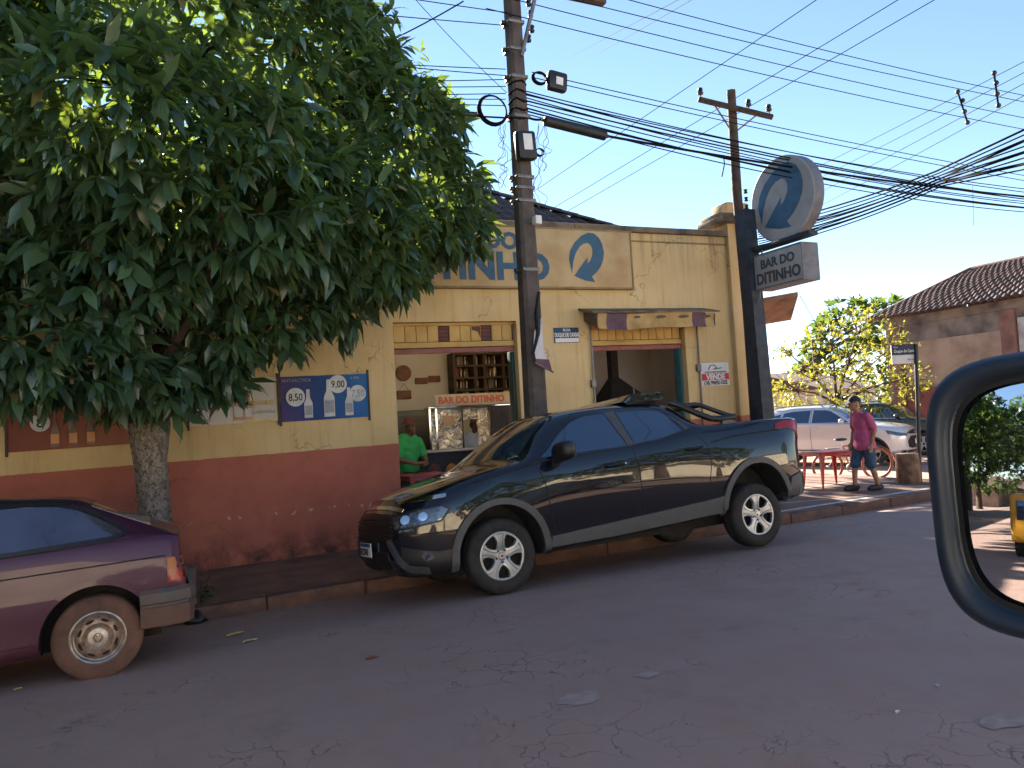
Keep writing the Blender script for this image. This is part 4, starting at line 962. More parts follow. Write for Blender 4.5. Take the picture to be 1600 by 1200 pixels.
def build_wheel(parent, x, y, z, r, wd, side, kind, name='wheel'):
    """side -1: outer face towards -y"""
    wh = link(name, None, parent, (x, y, z)); wh.empty_display_size = .1
    rim = {'alloy': r*.625, 'steel': r*.60, 'plain': r*.63}[kind]
    tyre(MB(), r, wd, rim).build('tyre', 'rubber_dusty' if kind == 'steel' else 'rubber', wh, 40)
    s = side; yo = s*wd*.40
    mb = MB(); mb.lathe([(rim*1.0, -s*wd*.42), (rim*.97, 0), (rim*.97, yo*.6), (rim*1.0, yo), (rim*1.03, yo*1.05), (rim*1.03, yo*.9)], 40, 'y'); mb.lathe([(.001, yo*.15), (rim*.97, yo*.15)], 40, 'y'); mb.build('barrel', 'well_dark', wh, 40)
    if kind == 'alloy':
        mb = MB(); mb.lathe([(rim*1.025, yo*.90), (rim*1.025, yo*1.08), (rim*.985, yo*1.12), (rim*.93, yo*1.08), (rim*.90, yo*.85)], 48, 'y'); mb.build('rim', 'rim_silver', wh, 40)
        for k in range(5):
            a = R(90+72*k); ca, sa = math.cos(a), math.sin(a)
            rad = lambda rr_, t, h: (rr_*ca-t*sa, h, rr_*sa+t*ca)
            sec_ = [(rim*.20, .30), (rim*.42, .20), (rim*.64, .205), (rim*.80, .29), (rim*.95, .47)]
            mb = MB(); vs_ = []
            for rr_, tw_ in sec_:
                t = rim*tw_; hh = yo*(1.10-.25*max(0, 1-rr_/(rim*.55)))
                vs_ += [rad(rr_, -t, hh*.80), rad(rr_, -t*.80, hh*.985), rad(rr_, -t*.42, hh), rad(rr_, -t*.30, hh*.93), rad(rr_, t*.30, hh*.93), rad(rr_, t*.42, hh), rad(rr_, t*.80, hh*.985), rad(rr_, t, hh*.80)]
            fs_ = [(i*8+j, i*8+j+1, (i+1)*8+j+1, (i+1)*8+j) for i in range(4) for j in range(7)]
            if s > 0: fs_ = [f[::-1] for f in fs_]
            mb.add(vs_, fs_); mb.build('spoke', 'rim_silver', wh, 25)
            an = a+R(36); mb = MB(); mb.lathe([(.001, yo*1.0), (.011, yo*1.0), (.013, yo*.8)], 8, 'y', c=(rim*.27*math.cos(a+R(36)), 0, rim*.27*math.sin(a+R(36)))); mb.build('lug_nut', 'box_black', wh, 40)
        mb = MB(); mb.lathe([(.001, yo*.99), (rim*.14, yo*.98), (rim*.17, yo*.90), (rim*.36, yo*.86), (rim*.40, yo*.7)], 30, 'y'); mb.build('hub', 'rim_silver', wh, 35)
        mb = MB(); mb.lathe([(.001, yo*1.02), (rim*.055, yo*1.015), (rim*.06, yo*.97)], 20, 'y'); mb.build('badge', 'lens_red', wh, 40)
    elif kind == 'steel':
        mb = MB(); mb.lathe([(rim*1.03, yo*.85), (rim*1.04, yo*1.10), (rim*.985, yo*1.15), (rim*.93, yo*1.08), (rim*.90, yo*.75), (rim*.84, yo*.68)], 48, 'y'); mb.build('rim', 'rim_edge', wh, 40)
        mb = MB(); mb.lathe([(rim*.845, yo*.67), (rim*.78, yo*.82), (rim*.66, yo*.93), (rim*.56, yo*.95), (rim*.48, yo*.78), (rim*.40, yo*.74)], 48, 'y'); mb.build('disc', 'rim_steel', wh, 40)
        for k in range(8):
            a = R(22.5+45*k); mb = MB(); cx, cz = rim*.69*math.cos(a), rim*.69*math.sin(a); t = Vector((-math.sin(a), 0, math.cos(a))); rr_ = Vector((math.cos(a), 0, math.sin(a)))
            mb.prism([(rim*.155*math.cos(b*math.pi/7), rim*.058*math.sin(b*math.pi/7)) for b in range(14)], Vector((cx, yo*.90, cz)), t, rr_, (0, yo*.045, 0)); mb.build('slot', 'well_dark', wh)
        mb = MB(); mb.lathe([(.001, yo*1.10), (rim*.28, yo*1.07), (rim*.37, yo*1.0), (rim*.40, yo*.75)], 36, 'y'); mb.build('hub_cap', 'cap_silver', wh, 35)
        # moulded emblem: ring with crossed strokes
        e = rim*.17; mb = MB(); mb.tube([(e*math.cos(k*math.pi/10), yo*1.10, e*math.sin(k*math.pi/10)) for k in range(20)], .004, 5, closed=True)
        for pth in ([(-.5, .75), (-.2, .1), (0, .45), (.2, .1), (.5, .75)], [(-.8, .35), (-.4, -.75), (0, .0), (.4, -.75), (.8, .35)]):
            mb.tube([(e*a_, yo*1.105, e*b_) for a_, b_ in pth], .004, 5)
        mb.build('emblem', 'rim_steel', wh, 40)
    else:
        mb = MB(); mb.lathe([(rim*1.02, yo*.9), (rim*1.02, yo*1.1), (rim*.94, yo*1.1), (rim*.9, yo*.8)], 32, 'y'); mb.build('rim', 'rim_silver', wh, 40)
        for k in range(5):
            a = R(90+72*k); t = Vector((-math.sin(a), 0, math.cos(a))); rr_ = Vector((math.cos(a), 0, math.sin(a))); mb = MB()
            mb.prism([(-.03, .03), (.03, .03), (.045, rim*.94), (-.045, rim*.94)], Vector((0, yo*.8, 0)), t, rr_, (0, yo*.22, 0)); mb.build('spoke', 'rim_silver', wh)
    return wh
def S11(x, zb, yb, lo, mid, hi, belt, l7, l8, l9, zt):
    """one station: belly height/width, then (y,z) for low side, middle, high, belt, three upper points, roof centre"""
    return (x, [(0, zb), (yb, zb), (lo[0]-.012, (zb+lo[1])/2-.02), lo, mid, hi, belt, l7, l8, l9, (0, zt)])

# ---------------------------------------------------------------- black pickup
def make_pickup():
    st = [
     S11(-.84, .30, .55, (.70,.45), (.72,.64), (.71,.80), (.66,.90), (.57,.935), (.42,.95), (.22,.965), .97),
     S11(-.76, .27, .64, (.79,.45), (.81,.64), (.80,.82), (.75,.935), (.66,.97), (.5,.985), (.27,1.0), 1.005),
     S11(-.60, .25, .72, (.865,.45), (.88,.66), (.875,.86), (.82,.98), (.73,1.015), (.56,1.03), (.31,1.045), 1.05),
     S11(-.30, .26, .78, (.89,.46), (.905,.69), (.895,.91), (.845,1.04), (.765,1.08), (.6,1.095), (.33,1.11), 1.115),
     S11(-.05, .28, .80, (.893,.46), (.91,.70), (.902,.95), (.862,1.09), (.79,1.13), (.63,1.145), (.35,1.16), 1.165),
     S11(.02, .29, .80, (.89,.46), (.908,.70), (.902,.96), (.868,1.105), (.80,1.142), (.64,1.16), (.35,1.185), 1.20),
     S11(0.3, .30, .80, (0.868,0.470), (0.906,0.710), (0.909,0.980), (0.856,1.150), (.80,1.19), (.65,1.25), (.36,1.36), 1.385),
     S11(0.6, .31, .80, (0.858,0.480), (0.898,0.720), (0.911,1.000), (0.864,1.185), (.735,1.37), (.62,1.475), (.36,1.54), 1.56),
     S11(0.82, .32, .80, (0.856,0.480), (0.896,0.720), (0.912,1.000), (0.866,1.195), (.705,1.455), (.59,1.59), (.36,1.642), 1.655),
     S11(1.05, .33, .80, (0.856,0.490), (0.895,0.730), (0.912,1.010), (0.867,1.205), (.70,1.475), (.585,1.625), (.36,1.672), 1.685),
     S11(1.55, .35, .80, (0.858,0.510), (0.896,0.740), (0.912,1.030), (0.867,1.225), (.70,1.49), (.58,1.645), (.36,1.69), 1.70),
     S11(2.05, .37, .80, (0.864,0.530), (0.900,0.760), (0.912,1.050), (0.864,1.265), (.70,1.49), (.575,1.64), (.36,1.68), 1.69),
     S11(2.24, .38, .80, (0.871,0.540), (0.905,0.770), (0.913,1.060), (0.859,1.300), (.71,1.485), (.575,1.615), (.36,1.655), 1.665),
     S11(2.36, .39, .80, (0.878,0.550), (0.910,0.780), (0.914,1.070), (0.856,1.315), (.745,1.43), (.63,1.51), (.37,1.53), 1.53),
     S11(2.5, .40, .80, (0.886,0.560), (0.917,0.790), (0.916,1.080), (0.854,1.325), (.80,1.365), (.68,1.375), (.38,1.37), 1.37),
     S11(2.62, .41, .80, (0.893,0.570), (0.925,0.800), (0.919,1.090), (0.852,1.330), (.81,1.352), (.70,1.35), (.38,1.345), 1.345),
     S11(3.05, .43, .80, (0.901,0.600), (0.936,0.830), (0.924,1.110), (0.850,1.335), (.81,1.358), (.70,1.352), (.38,1.35), 1.35),
     S11(3.45, .45, .78, (0.891,0.630), (0.922,0.850), (0.911,1.120), (0.840,1.340), (.80,1.363), (.69,1.355), (.38,1.352), 1.352),
     S11(3.70, .47, .72, (.86,.64), (.875,.86), (.868,1.12), (.83,1.335), (.77,1.36), (.66,1.355), (.36,1.352), 1.352),
     S11(3.81, .48, .66, (.80,.64), (.81,.86), (.805,1.11), (.775,1.32), (.72,1.35), (.62,1.348), (.34,1.345), 1.345)]
    nose = lambda z: .16*sstep((z-.70)/.32)+.10*sstep((.42-z)/.2)
    tail = lambda z: .07*sstep((z-.95)/.4)-.03+.05*sstep((.55-z)/.15)
    bm = loft_body(st, 3, .04, nose, tail, .17, .07)
    W = Wrap(bm)
    t = thing('pickup_truck', 'glossy black double-cab pickup parked against the kerb outside the bar', 'pickup')
    body = cut_arches(bm, [(0, .36, .435, .45), (3.05, .40, .44, .50)], 'body', ('paint_black', 'well_dark'), .34, .93); body.parent = t
    def P(name, mb, m, par=None, smooth=35): return mb.build(name, m, par or body, smooth)
    gl = dict(off=.003, th=.01, step=.07)
    for s in (-1, 1):
        # glass
        P('front_window', W.side([(.50,1.195), (.60,1.265), (.80,1.42), (.98,1.525), (1.12,1.565), (1.38,1.585), (1.475,1.225)], s, **gl), 'glass_tint')
        P('rear_window', W.side([(1.575,1.235), (1.535,1.59), (1.85,1.585), (2.05,1.565), (2.115,1.52), (2.20,1.325), (1.9,1.265)], s, **gl), 'glass_tint')
        P('quarter_window', W.side([(2.175,1.50), (2.30,1.345), (2.24,1.335), (2.145,1.51)], s, off=.003, th=.01, step=.05), 'plastic_grey')
        P('pillar_trim', W.side([(1.395,1.60), (1.49,1.225), (1.565,1.235), (1.52,1.603)], s, off=.002, th=.01, step=.07), 'plastic_grey')
        P('belt_trim', W.side(strip([(.40,1.155), (.9,1.19), (1.5,1.218), (1.95,1.255), (2.28,1.33)], .018), s, off=.005, th=.01, step=.08), 'box_black')
        # door seams
        for pth in ([(.43,1.15), (.49,.95), (.52,.72), (.56,.50)], [(1.44,1.61), (1.53,1.2), (1.56,.95), (1.575,.57)], [(2.14,1.53), (2.30,1.34), (2.45,1.15), (2.46,.95), (2.42,.78), (2.38,.62)], [(.43,1.15), (.56,1.235)], [(1.02,1.61), (1.43,1.635), (1.9,1.625), (2.1,1.58), (2.14,1.53)], [(.56,1.235), (.78,1.435), (1.02,1.61)]):
            P('door_seam', W.side(strip(pth, .009), s, off=.0012, th=.004, step=.05), 'well_dark')
        P('fender_seam', W.side(strip([(.43,1.15), (.30,1.125), (.05,1.075), (-.25,1.025)], .008), s, off=.0012, th=.004, step=.05), 'well_dark')
        P('fuel_flap' if s > 0 else 'fender_badge', W.side([(2.66,1.06), (2.66,1.16), (2.76,1.16), (2.76,1.06)] if s > 0 else [(.30,.955), (.26,.985), (.47,1.005), (.47,.975)], s, off=.003, th=.005, step=.05), 'paint_black' if s > 0 else 'plastic_black')
        P('character_line', W.side(strip([(2.50,1.165), (2.75,1.205), (3.1,1.225), (3.5,1.235)], .016), s, off=.0015, th=.004, step=.06), 'well_dark')
        # plastic cladding: sill and wheel arches
        P('sill_cladding', W.side([(.50,.36), (.52,.455), (1.2,.50), (1.9,.545), (2.36,.575), (2.58,.60), (2.60,.44), (1.9,.40), (1.2,.37)], s, off=.022, th=.02, step=.09), 'plastic_grey')
        P('front_arch', W.side(arc(0,.36,.505,.51,188,-8,30)+arc(0,.36,.436,.452,-8,188,30), s, off=.024, th=.02, step=.05), 'plastic_grey')
        P('rear_arch', W.side(arc(3.05,.40,.505,.565,192,-8,30)+arc(3.05,.40,.442,.502,-8,192,30), s, off=.024, th=.02, step=.05), 'plastic_grey')
        P('front_bumper_side', W.side([(-.44,.40), (-.435,.48), (-.60,.475), (-.74,.50), (-.9,.55), (-.9,.28), (-.60,.24), (-.45,.25)], s, off=.012, th=.03, step=.06), 'plastic_black')
        P('rear_bumper_side', W.side([(3.47,.44), (3.55,.70), (3.70,.735), (3.86,.74), (3.86,.46), (3.6,.42)], s, off=.02, th=.02, step=.06), 'plastic_grey')
        # lamps
        hl = W.diag([(-.30*s,.80), (-.02*s,.845), (.17*s,.865), (.22*s,.83), (.16*s,.745), (-.05*s,.715), (-.25*s,.70)][::1], R(48)*(-s), (-.62, s*.70, 0), off=.006, th=.02, step=.04)
        h = P('headlight', hl, 'lens_clear')
        for hu, hv, hr in ((-.14*s, .775, .045), (.02*s, .79, .042)):
            P('lamp_reflector', W.diag([(hu+hr*math.cos(a), hv+hr*.85*math.sin(a)) for a in [k*.524 for k in range(12)]], R(48)*(-s), (-.62, s*.70, 0), off=.010, th=.01, step=.03), 'chrome', h)
        P('lamp_surround', W.diag(strip([(-.31*s,.805), (-.02*s,.852), (.18*s,.872), (.235*s,.83), (.165*s,.738), (-.05*s,.708), (-.26*s,.693)], .016), R(48)*(-s), (-.62, s*.70, 0), off=.011, th=.01, step=.04), 'plastic_black', h)
        P('running_light', W.diag(strip([(-.28*s,.925), (-.08*s,.94), (.20*s,.955)], .028), R(48)*(-s), (-.62, s*.70, 0), off=.006, th=.02, step=.04), 'chrome', h)
        P('fog_light', W.diag([(.02*s+.05*math.cos(a), .445+.042*math.sin(a)) for a in [k*.7 for k in range(9)]], R(52)*(-s), (-.62, s*.70, 0), off=.02, th=.02, step=.03), 'lens_clear')
        P('bumper_blade', W.diag(strip([(-.33*s,.60), (-.22*s,.47), (-.12*s,.36), (.04*s,.33)], .05), R(40)*(-s), (-.62, s*.70, 0), off=.03, th=.02, step=.04), 'plastic_grey')
        P('tail_light', W.side([(3.44,1.25), (3.47,1.30), (3.62,1.33), (3.86,1.325), (3.86,1.10), (3.80,1.10), (3.74,1.21), (3.60,1.245)], s, off=.008, th=.02, step=.05), 'lens_red')
        # handles
        for hx, hz in ((1.27, 1.045), (2.27, 1.125)):
            k = W.t.ray_cast(Vector((hx, s*3, hz)), Vector((0, -s, 0)))[0]
            mb = MB(); mb.tube([(hx-.115, k.y-s*.01, hz-.012), (hx-.09, k.y+s*.022, hz-.006), (hx, k.y+s*.034, hz), (hx+.09, k.y+s*.026, hz+.006), (hx+.12, k.y-s*.01, hz+.008)], [.012, .019, .021, .019, .012], 10)
            mb.v = [(x, y, hz+(z-hz)*.9) for x, y, z in mb.v]; P('door_handle', mb, 'paint_black')
        mb = MB(); k = W.t.ray_cast(Vector((1.40, s*3, 1.055)), Vector((0, -s, 0)))[0]; mb.sphere((1.405, k.y, 1.055), .013); P('lock', mb, 'chrome')
        # mirror
        mr = link('side_mirror', None, t, (.62, s*.90, 1.20))
        mb = MB()
        def shell(u, v, s=s):
            a = 2*math.pi*u; b = math.pi*(v-.5); cx, cz = math.cos(a), math.sin(a)
            f = lambda c: math.copysign(abs(c)**.6, c)
            return (.085*math.sin(b)+.03, s*(.145+.155*f(cx)*abs(math.cos(b))**.5), .03+.092*f(cz)*abs(math.cos(b))**.5+.02*cx)
        mb.grid(shell, 24, 12); mb.build('shell', 'plastic_black', mr, 50)
        mb = MB(); mb.tube([(.0, -s*.05, -.055), (.03, s*.05, -.045), (.04, s*.12, -.03)], [.035, .03, .03], 10); mb.build('arm', 'plastic_black', mr, 50)
        mb = MB(); mb.prism([(-.10, -.06), (.10, -.065), (.11, .05), (-.08, .06)], (.098, s*.145, .035), (0,s,0), (0,0,1), (.004,0,0)); mb.build('glass', 'mirror_glass', mr)
    P('windscreen', W.patch([(-.70,.33), (-.66,.24), (-.3,.06), (0,.03), (.3,.06), (.66,.24), (.70,.33), (.55,.80), (.3,.845), (0,.855), (-.3,.845), (-.55,.80)], (0,0,4), (0,1,0), (1,0,0), (0,0,-1), off=.003, th=.01, step=.08), 'glass_tint')
    P('back_glass', W.rear([(-.55,1.42), (.55,1.42), (.50,1.60), (-.50,1.60)], off=.003, th=.01, step=.08), 'glass_tint')
    # front: grille and bumper
    P('grille', W.front([(-.62,.60), (-.66,.74), (-.5,.83), (0,.85), (.5,.83), (.66,.74), (.62,.60), (0,.57)], off=.006, th=.02, step=.06), 'plastic_black')
    for k in range(6):
        z = .615+k*.036; P('grille_bar', W.front(strip([(-.6,z), (-.2,z-.006), (.2,z-.006), (.6,z)], .014), off=.02, th=.02, step=.08), 'box_black')
    P('chrome_strip', W.front(strip([(-.68,.855), (-.4,.885), (0,.895), (.4,.885), (.68,.855)], .03), off=.012, th=.02, step=.06), 'chrome')
    P('lower_grille', W.front([(-.55,.35), (-.5,.50), (.5,.50), (.55,.35), (0,.32)], off=.012, th=.02, step=.08), 'plastic_black')
    k = W.t.ray_cast(Vector((-6, 0, .50)), Vector((1, 0, 0)))[0]
    pt = link('number_plate', None, t, (k.x-.026, 0, .515))
    mb = MB(); mb.bbox(-.012, .0, -.20, .20, -.065, .065, .004); mb.build('plate', 'white_paint', pt, 30)
    mb = MB(); mb.box(-.0155, -.0125, -.195, .195, .030, .061); mb.build('blue_band', 'sign_blue', pt)
    text('lettering', 'FZC7E47', .085, 'print_ink', (-.0155, .185, -.048), U=(0,-1,0), V=(0,0,1), parent=pt, offset=.002, sx=.93, depth=.002)
    # bonnet seam
    for s in (-1, 1):
        P('bonnet_seam', W.top(strip([(-.70, s*.70), (-.4, s*.775), (-.05, s*.815), (.18, s*.83)], .008), off=.0015, th=.004, step=.05), 'well_dark')
        P('bonnet_crease', W.top(strip([(-.62, s*.38), (-.3, s*.47), (.0, s*.52)], .02), off=.006, th=.004, step=.05), 'paint_black')
    # roof bar with lamp, sports bar, bed cover
    mb = MB(); mb.prism([(-.32,0), (-.20,.085), (.22,.10), (.30,.06), (.22,0)], (2.0, -.55, 1.69), (1,0,0), (0,0,1), (0, 1.10, 0))
    bm2 = bmesh.new(); me = mb.mesh('x', 'paint_black'); bm2.from_mesh(me); bmesh.ops.bevel(bm2, geom=bm2.edges[:], offset=.018, segments=2, affect='EDGES'); bm2.to_mesh(me); bm2.free()
    me.polygons.foreach_set('use_smooth', [True]*len(me.polygons)); me.set_sharp_from_angle(angle=R(40)); spo = link('roof_spoiler', me, t)
    mb = MB(); mb.bbox(2.02, 2.10, -.565, -.545, 1.735, 1.755, .003); mb.build('spoiler_slot', 'well_dark', spo)
    sb = link('sports_bar', None, t, (0,0,0))
    for s in (-1, 1):
        mb = MB(); mb.tube([(2.26, s*.60, 1.655), (2.36, s*.66, 1.60), (2.52, s*.72, 1.50), (2.66, s*.76, 1.43), (2.74, s*.775, 1.415), (2.98, s*.78, 1.425)], .034, 12); mb.build('bar', 'plastic_black', sb, 60)
        mb = MB(); mb.tube([(2.40, s*.64, 1.60), (2.56, s*.655, 1.605), (2.63, s*.66, 1.59), (2.90, s*.74, 1.46), (2.96, s*.775, 1.43)], .026, 12); mb.build('bar', 'plastic_black', sb, 60)
        mb = MB(); mb.prism([(-.09, -.07), (.10, -.07), (.06, .0), (-.05, .0)], (2.86, s*.80, 1.42), (1,0,0), (0,0,1), (0, -s*.05, 0)); mb.build('mount', 'plastic_grey', sb)
    mb = MB(); mb.tube([(2.63, -.66, 1.59), (2.63, .66, 1.59)], .026, 12); mb.build('cross_bar', 'plastic_black', sb, 60)
    P('bed_cover', W.top([(2.55,-.76), (3.76,-.74), (3.76,.74), (2.55,.76)], off=.012, th=.01, step=.12), 'plastic_black')
    P('rear_bumper', W.rear([(-.80,.46), (.80,.46), (.82,.72), (-.82,.72)], off=.03, th=.02, step=.1), 'plastic_grey')
    # underbody and wheel-well liners
    mb = MB(); mb.box(-.55, 3.5, -.52, .52, .27, .42); mb.tube([(3.05, -.7, .38), (3.05, .7, .38)], .05, 10); mb.tube([(0, -.7, .34), (0, .7, .34)], .04, 10); mb.box(2.75, 3.3, -.66, -.5, .40, .62); mb.build('chassis', 'well_dark', t)
    for x, z in ((0, .345), (3.05, .345)):
        for s in (-1, 1): build_wheel(t, x, s*.745, z, .345, .225, s, 'alloy')
    return t
pk = make_pickup()
PX, PY = 2.88, 7.285
pk.location = (PX, PY, groad(PX, PY)+.002); pk.rotation_euler = (math.atan(-.086), -math.atan(K+.006), 0)

mat('bumper_dusty', (0.12, 0.062, 0.045), 0.85, var=0.3, scale=6, c2=(0.10, 0.06, 0.047))
# ---------------------------------------------------------------- purple hatchback (x = 0 at the rear hub, front towards -x)
def make_hatch():
    st = [
     S11(-3.06, .26, .5, (.62,.36), (.66,.50), (.66,.62), (.63,.70), (.56,.725), (.42,.735), (.2,.745), .75),
     S11(-2.98, .22, .6, (.72,.36), (.745,.50), (.74,.63), (.71,.73), (.63,.755), (.46,.765), (.24,.775), .78),
     S11(-2.75, .20, .64, (.775,.36), (.79,.50), (.785,.66), (.75,.765), (.66,.795), (.48,.805), (.25,.815), .82),
     S11(-2.36, .19, .66, (.785,.36), (.80,.52), (.79,.70), (.755,.815), (.67,.845), (.5,.86), (.26,.87), .875),
     S11(-2.05, .19, .66, (.785,.36), (.80,.53), (.79,.72), (.76,.85), (.69,.885), (.53,.90), (.27,.92), .925),
     S11(-1.97, .19, .66, (.785,.36), (.80,.53), (.79,.73), (.762,.865), (.70,.90), (.55,.925), (.3,.955), .96),
     S11(-1.65, .19, .66, (.785,.36), (.80,.54), (.79,.74), (.765,.89), (.66,1.06), (.57,1.17), (.3,1.21), 1.22),
     S11(-1.40, .19, .66, (.785,.36), (.80,.54), (.79,.745), (.766,.90), (.645,1.14), (.55,1.275), (.3,1.31), 1.318),
     S11(-1.00, .19, .66, (.785,.36), (.80,.545), (.79,.75), (.766,.91), (.64,1.16), (.54,1.30), (.3,1.335), 1.343),
     S11(-.55, .20, .66, (.785,.37), (.80,.55), (.79,.755), (.765,.925), (.64,1.14), (.54,1.265), (.3,1.295), 1.30),
     S11(-.12, .22, .66, (.785,.38), (.80,.555), (.79,.76), (.763,.935), (.635,1.12), (.53,1.225), (.3,1.25), 1.255),
     S11(-.04, .22, .66, (.785,.385), (.80,.556), (.79,.76), (.762,.936), (.645,1.095), (.535,1.19), (.3,1.215), 1.22),
     S11(.25, .25, .64, (.78,.40), (.795,.56), (.787,.76), (.757,.935), (.69,.985), (.57,1.055), (.3,1.075), 1.08),
     S11(.48, .28, .60, (.765,.42), (.785,.56), (.78,.76), (.75,.925), (.71,.942), (.58,.955), (.3,.965), .968),
     S11(.535, .30, .56, (.75,.42), (.768,.56), (.765,.76), (.735,.905), (.68,.925), (.55,.935), (.28,.94), .942)]
    bm = loft_body(st, 3, .05, lambda z: .06*sstep((z-.55)/.25), lambda z: .05*sstep((.80-z)/.35), .05, .03)
    W = Wrap(bm)
    t = thing('hatchback_car', 'faded dark purple old hatchback with dusty wheels parked under the tree', 'car')
    body = cut_arches(bm, [(0, .30, .348, .348), (-2.36, .29, .34, .34)], 'body', ('paint_wine', 'well_dark'), .26, .80); body.parent = t
    def P(name, mb, m, par=None, smooth=35): return mb.build(name, m, par or body, smooth)
    for s in (-1, 1):
        win = P('quarter_window', W.side([(-.70,.925), (-.70,1.225), (-.42,1.225), (-.22,1.205), (-.10,1.165), (.02,1.10), (.14,1.025), (.175,.995), (.165,.975), (.10,.965), (-.3,.945)], s, off=.003, th=.01, step=.06), 'glass_dusty')
        P('window_rubber', W.side(strip([(-.70,.912), (-.3,.932), (.11,.952), (.185,.972), (.195,1.0), (.15,1.038), (.03,1.115), (-.095,1.18), (-.22,1.22), (-.42,1.24), (-.70,1.24)], .026), s, off=.008, th=.01, step=.05), 'box_black', win)
        P('door_window', W.side([(-1.70,.905), (-1.48,1.13), (-1.36,1.22), (-.78,1.235), (-.78,.92)], s, off=.003, th=.01, step=.07), 'glass_dusty')
        P('pillar_trim', W.side([(-.775,.915), (-.775,1.24), (-.715,1.24), (-.715,.918)], s, off=.005, th=.01, step=.06), 'box_black')
        for pth in ([(-.745,.92), (-.72,.75), (-.72,.40), (-.74,.27)], [(-1.74,.90), (-1.80,.75), (-1.80,.27)], [(-1.80,.25), (-.74,.25)]):
            P('door_seam', W.side(strip(pth, .007), s, off=.001, th=.004, step=.05), 'well_dark')
        P('shoulder_line', W.side(strip([(-2.9,.70), (-1.9,.735), (-.9,.755), (-.1,.775), (.45,.79)], .010), s, off=.001, th=.004, step=.08), 'well_dark')
        P('belt_line', W.side(strip([(-1.7,.885), (-.9,.895), (-.2,.915), (.2,.935), (.50,.945)], .008), s, off=.001, th=.004, step=.08), 'well_dark')
        P('roof_gutter', W.side(strip([(-1.6,1.13), (-1.4,1.262), (-1.0,1.292), (-.5,1.258), (-.14,1.224)], .016), s, off=.012, th=.01, step=.06), 'box_black')
        P('sill', W.side([(-2.0,.20), (-2.0,.30), (-.36,.31), (-.36,.21)], s, off=.006, th=.02, step=.1), 'paint_wine')
        P('arch_lip', W.side(arc(0,.30,.385,.385,190,-5,28)+arc(0,.30,.349,.349,-5,190,28), s, off=.013, th=.02, step=.05), 'paint_wine')
        P('arch_lip', W.side(arc(-2.36,.29,.376,.376,185,-5,28)+arc(-2.36,.29,.341,.341,-5,185,28), s, off=.013, th=.02, step=.05), 'paint_wine')
        tl = P('tail_light', W.side([(.455,.60), (.455,.775), (.60,.775), (.60,.60)], s, off=.008, th=.03, step=.04), 'lens_red')
        P('indicator', W.side([(.46,.70), (.46,.77), (.60,.77), (.60,.70)], s, off=.012, th=.004, step=.04), 'lens_amber', tl)
        k = W.t.ray_cast(Vector((-1.0, s*3, .77)), Vector((0, -s, 0)))[0]
        mb = MB(); mb.bbox(-.98, -.84, k.y-.02, k.y+.02, .80, .83, .008); P('door_handle', mb, 'box_black')
        mr = link('side_mirror', None, t, (-1.60, s*.80, .93)); mb = MB(); mb.bbox(-.04, .04, -.09 if s < 0 else 0, 0 if s < 0 else .09, 0, .10, .02); mb.build('shell', 'plastic_black', mr, 40)
        P('headlight', W.front([(s*.40,.58), (s*.40,.70), (s*.62,.70), (s*.64,.60)], off=.006, th=.02, step=.06), 'lens_clear')
    P('windscreen', W.patch([(-.66,-1.90), (0,-1.98), (.66,-1.90), (.56,-1.50), (.3,-1.42), (0,-1.41), (-.3,-1.42), (-.56,-1.50)], (0,0,4), (0,1,0), (1,0,0), (0,0,-1), off=.003, th=.01, step=.09), 'glass_dusty')
    P('rear_glass', W.patch([(-.50,-.02), (.50,-.02), (.56,.36), (-.56,.36)], (0,0,4), (0,1,0), (1,0,0), (0,0,-1), off=.003, th=.01, step=.09), 'glass_dusty')
    P('grille', W.front([(-.38,.57), (-.38,.70), (.38,.70), (.38,.57)], off=.006, th=.02, step=.06), 'plastic_black')
    # bumpers: wrap-round plastic sections
    def bumper(x0, x1, xe, name):
        mb = MB(); d = 1 if xe > x1 else -1
        path = [(x0, -.80), (x1, -.812), (xe-d*.09, -.80), (xe-d*.03, -.765), (xe, -.70), (xe, .70), (xe-d*.03, .765), (xe-d*.09, .80), (x1, .812), (x0, .80)]
        sec = [(.0, .30), (.020, .31), (.028, .44), (.018, .445), (.018, .462), (.036, .47), (.040, .50), (.034, .54), (.0, .565)]
        cen = Vector(((x0+xe)/2, 0)); V_, F_ = [], []
        for (x, y) in path:
            n_ = Vector((d*(1 if abs(y) < .71 else 1 if abs(y) < .78 else .35 if x*d > (xe-d*.1)*d else .05), math.copysign(1, y) if abs(y) > .78 else math.copysign(.8, y) if abs(y) > .71 else 0)).normalized()
            for (o, z) in sec: V_.append((x+n_.x*o, y+n_.y*o, z))
        ns = len(sec)
        for i in range(len(path)-1):
            for j in range(ns-1): F_.append((i*ns+j, i*ns+j+1, (i+1)*ns+j+1, (i+1)*ns+j))
        F_ += [tuple(range(ns)), tuple(range((len(path)-1)*ns, len(path)*ns))[::-1]]
        mb.add(V_, F_)
        for i in range(len(mb.f)-2): mb.m[i] = 1 if i % (ns-1) < 3 else 0
        return mb.build(name, ['plastic_faded', 'bumper_dusty'], t, 30)
    bumper(.27, .45, .60, 'rear_bumper'); bumper(-2.70, -2.9, -3.10, 'front_bumper')
    mb = MB(); mb.box(-2.9, .40, -.5, .5, .20, .34); mb.tube([(0,-.65,.27), (0,.65,.27)], .04, 8); mb.build('chassis', 'well_dark', t)
    for x in (0, -2.36):
        for s in (-1, 1): build_wheel(t, x, s*.675, .2875, .2875, .175, s, 'steel')
    return t
gol = make_hatch()
GX, GY = -.365, 6.10+.765
gol.location = (GX, GY, groad(GX, GY)-.005); gol.rotation_euler = (math.atan(-.05), -math.atan(K), 0)

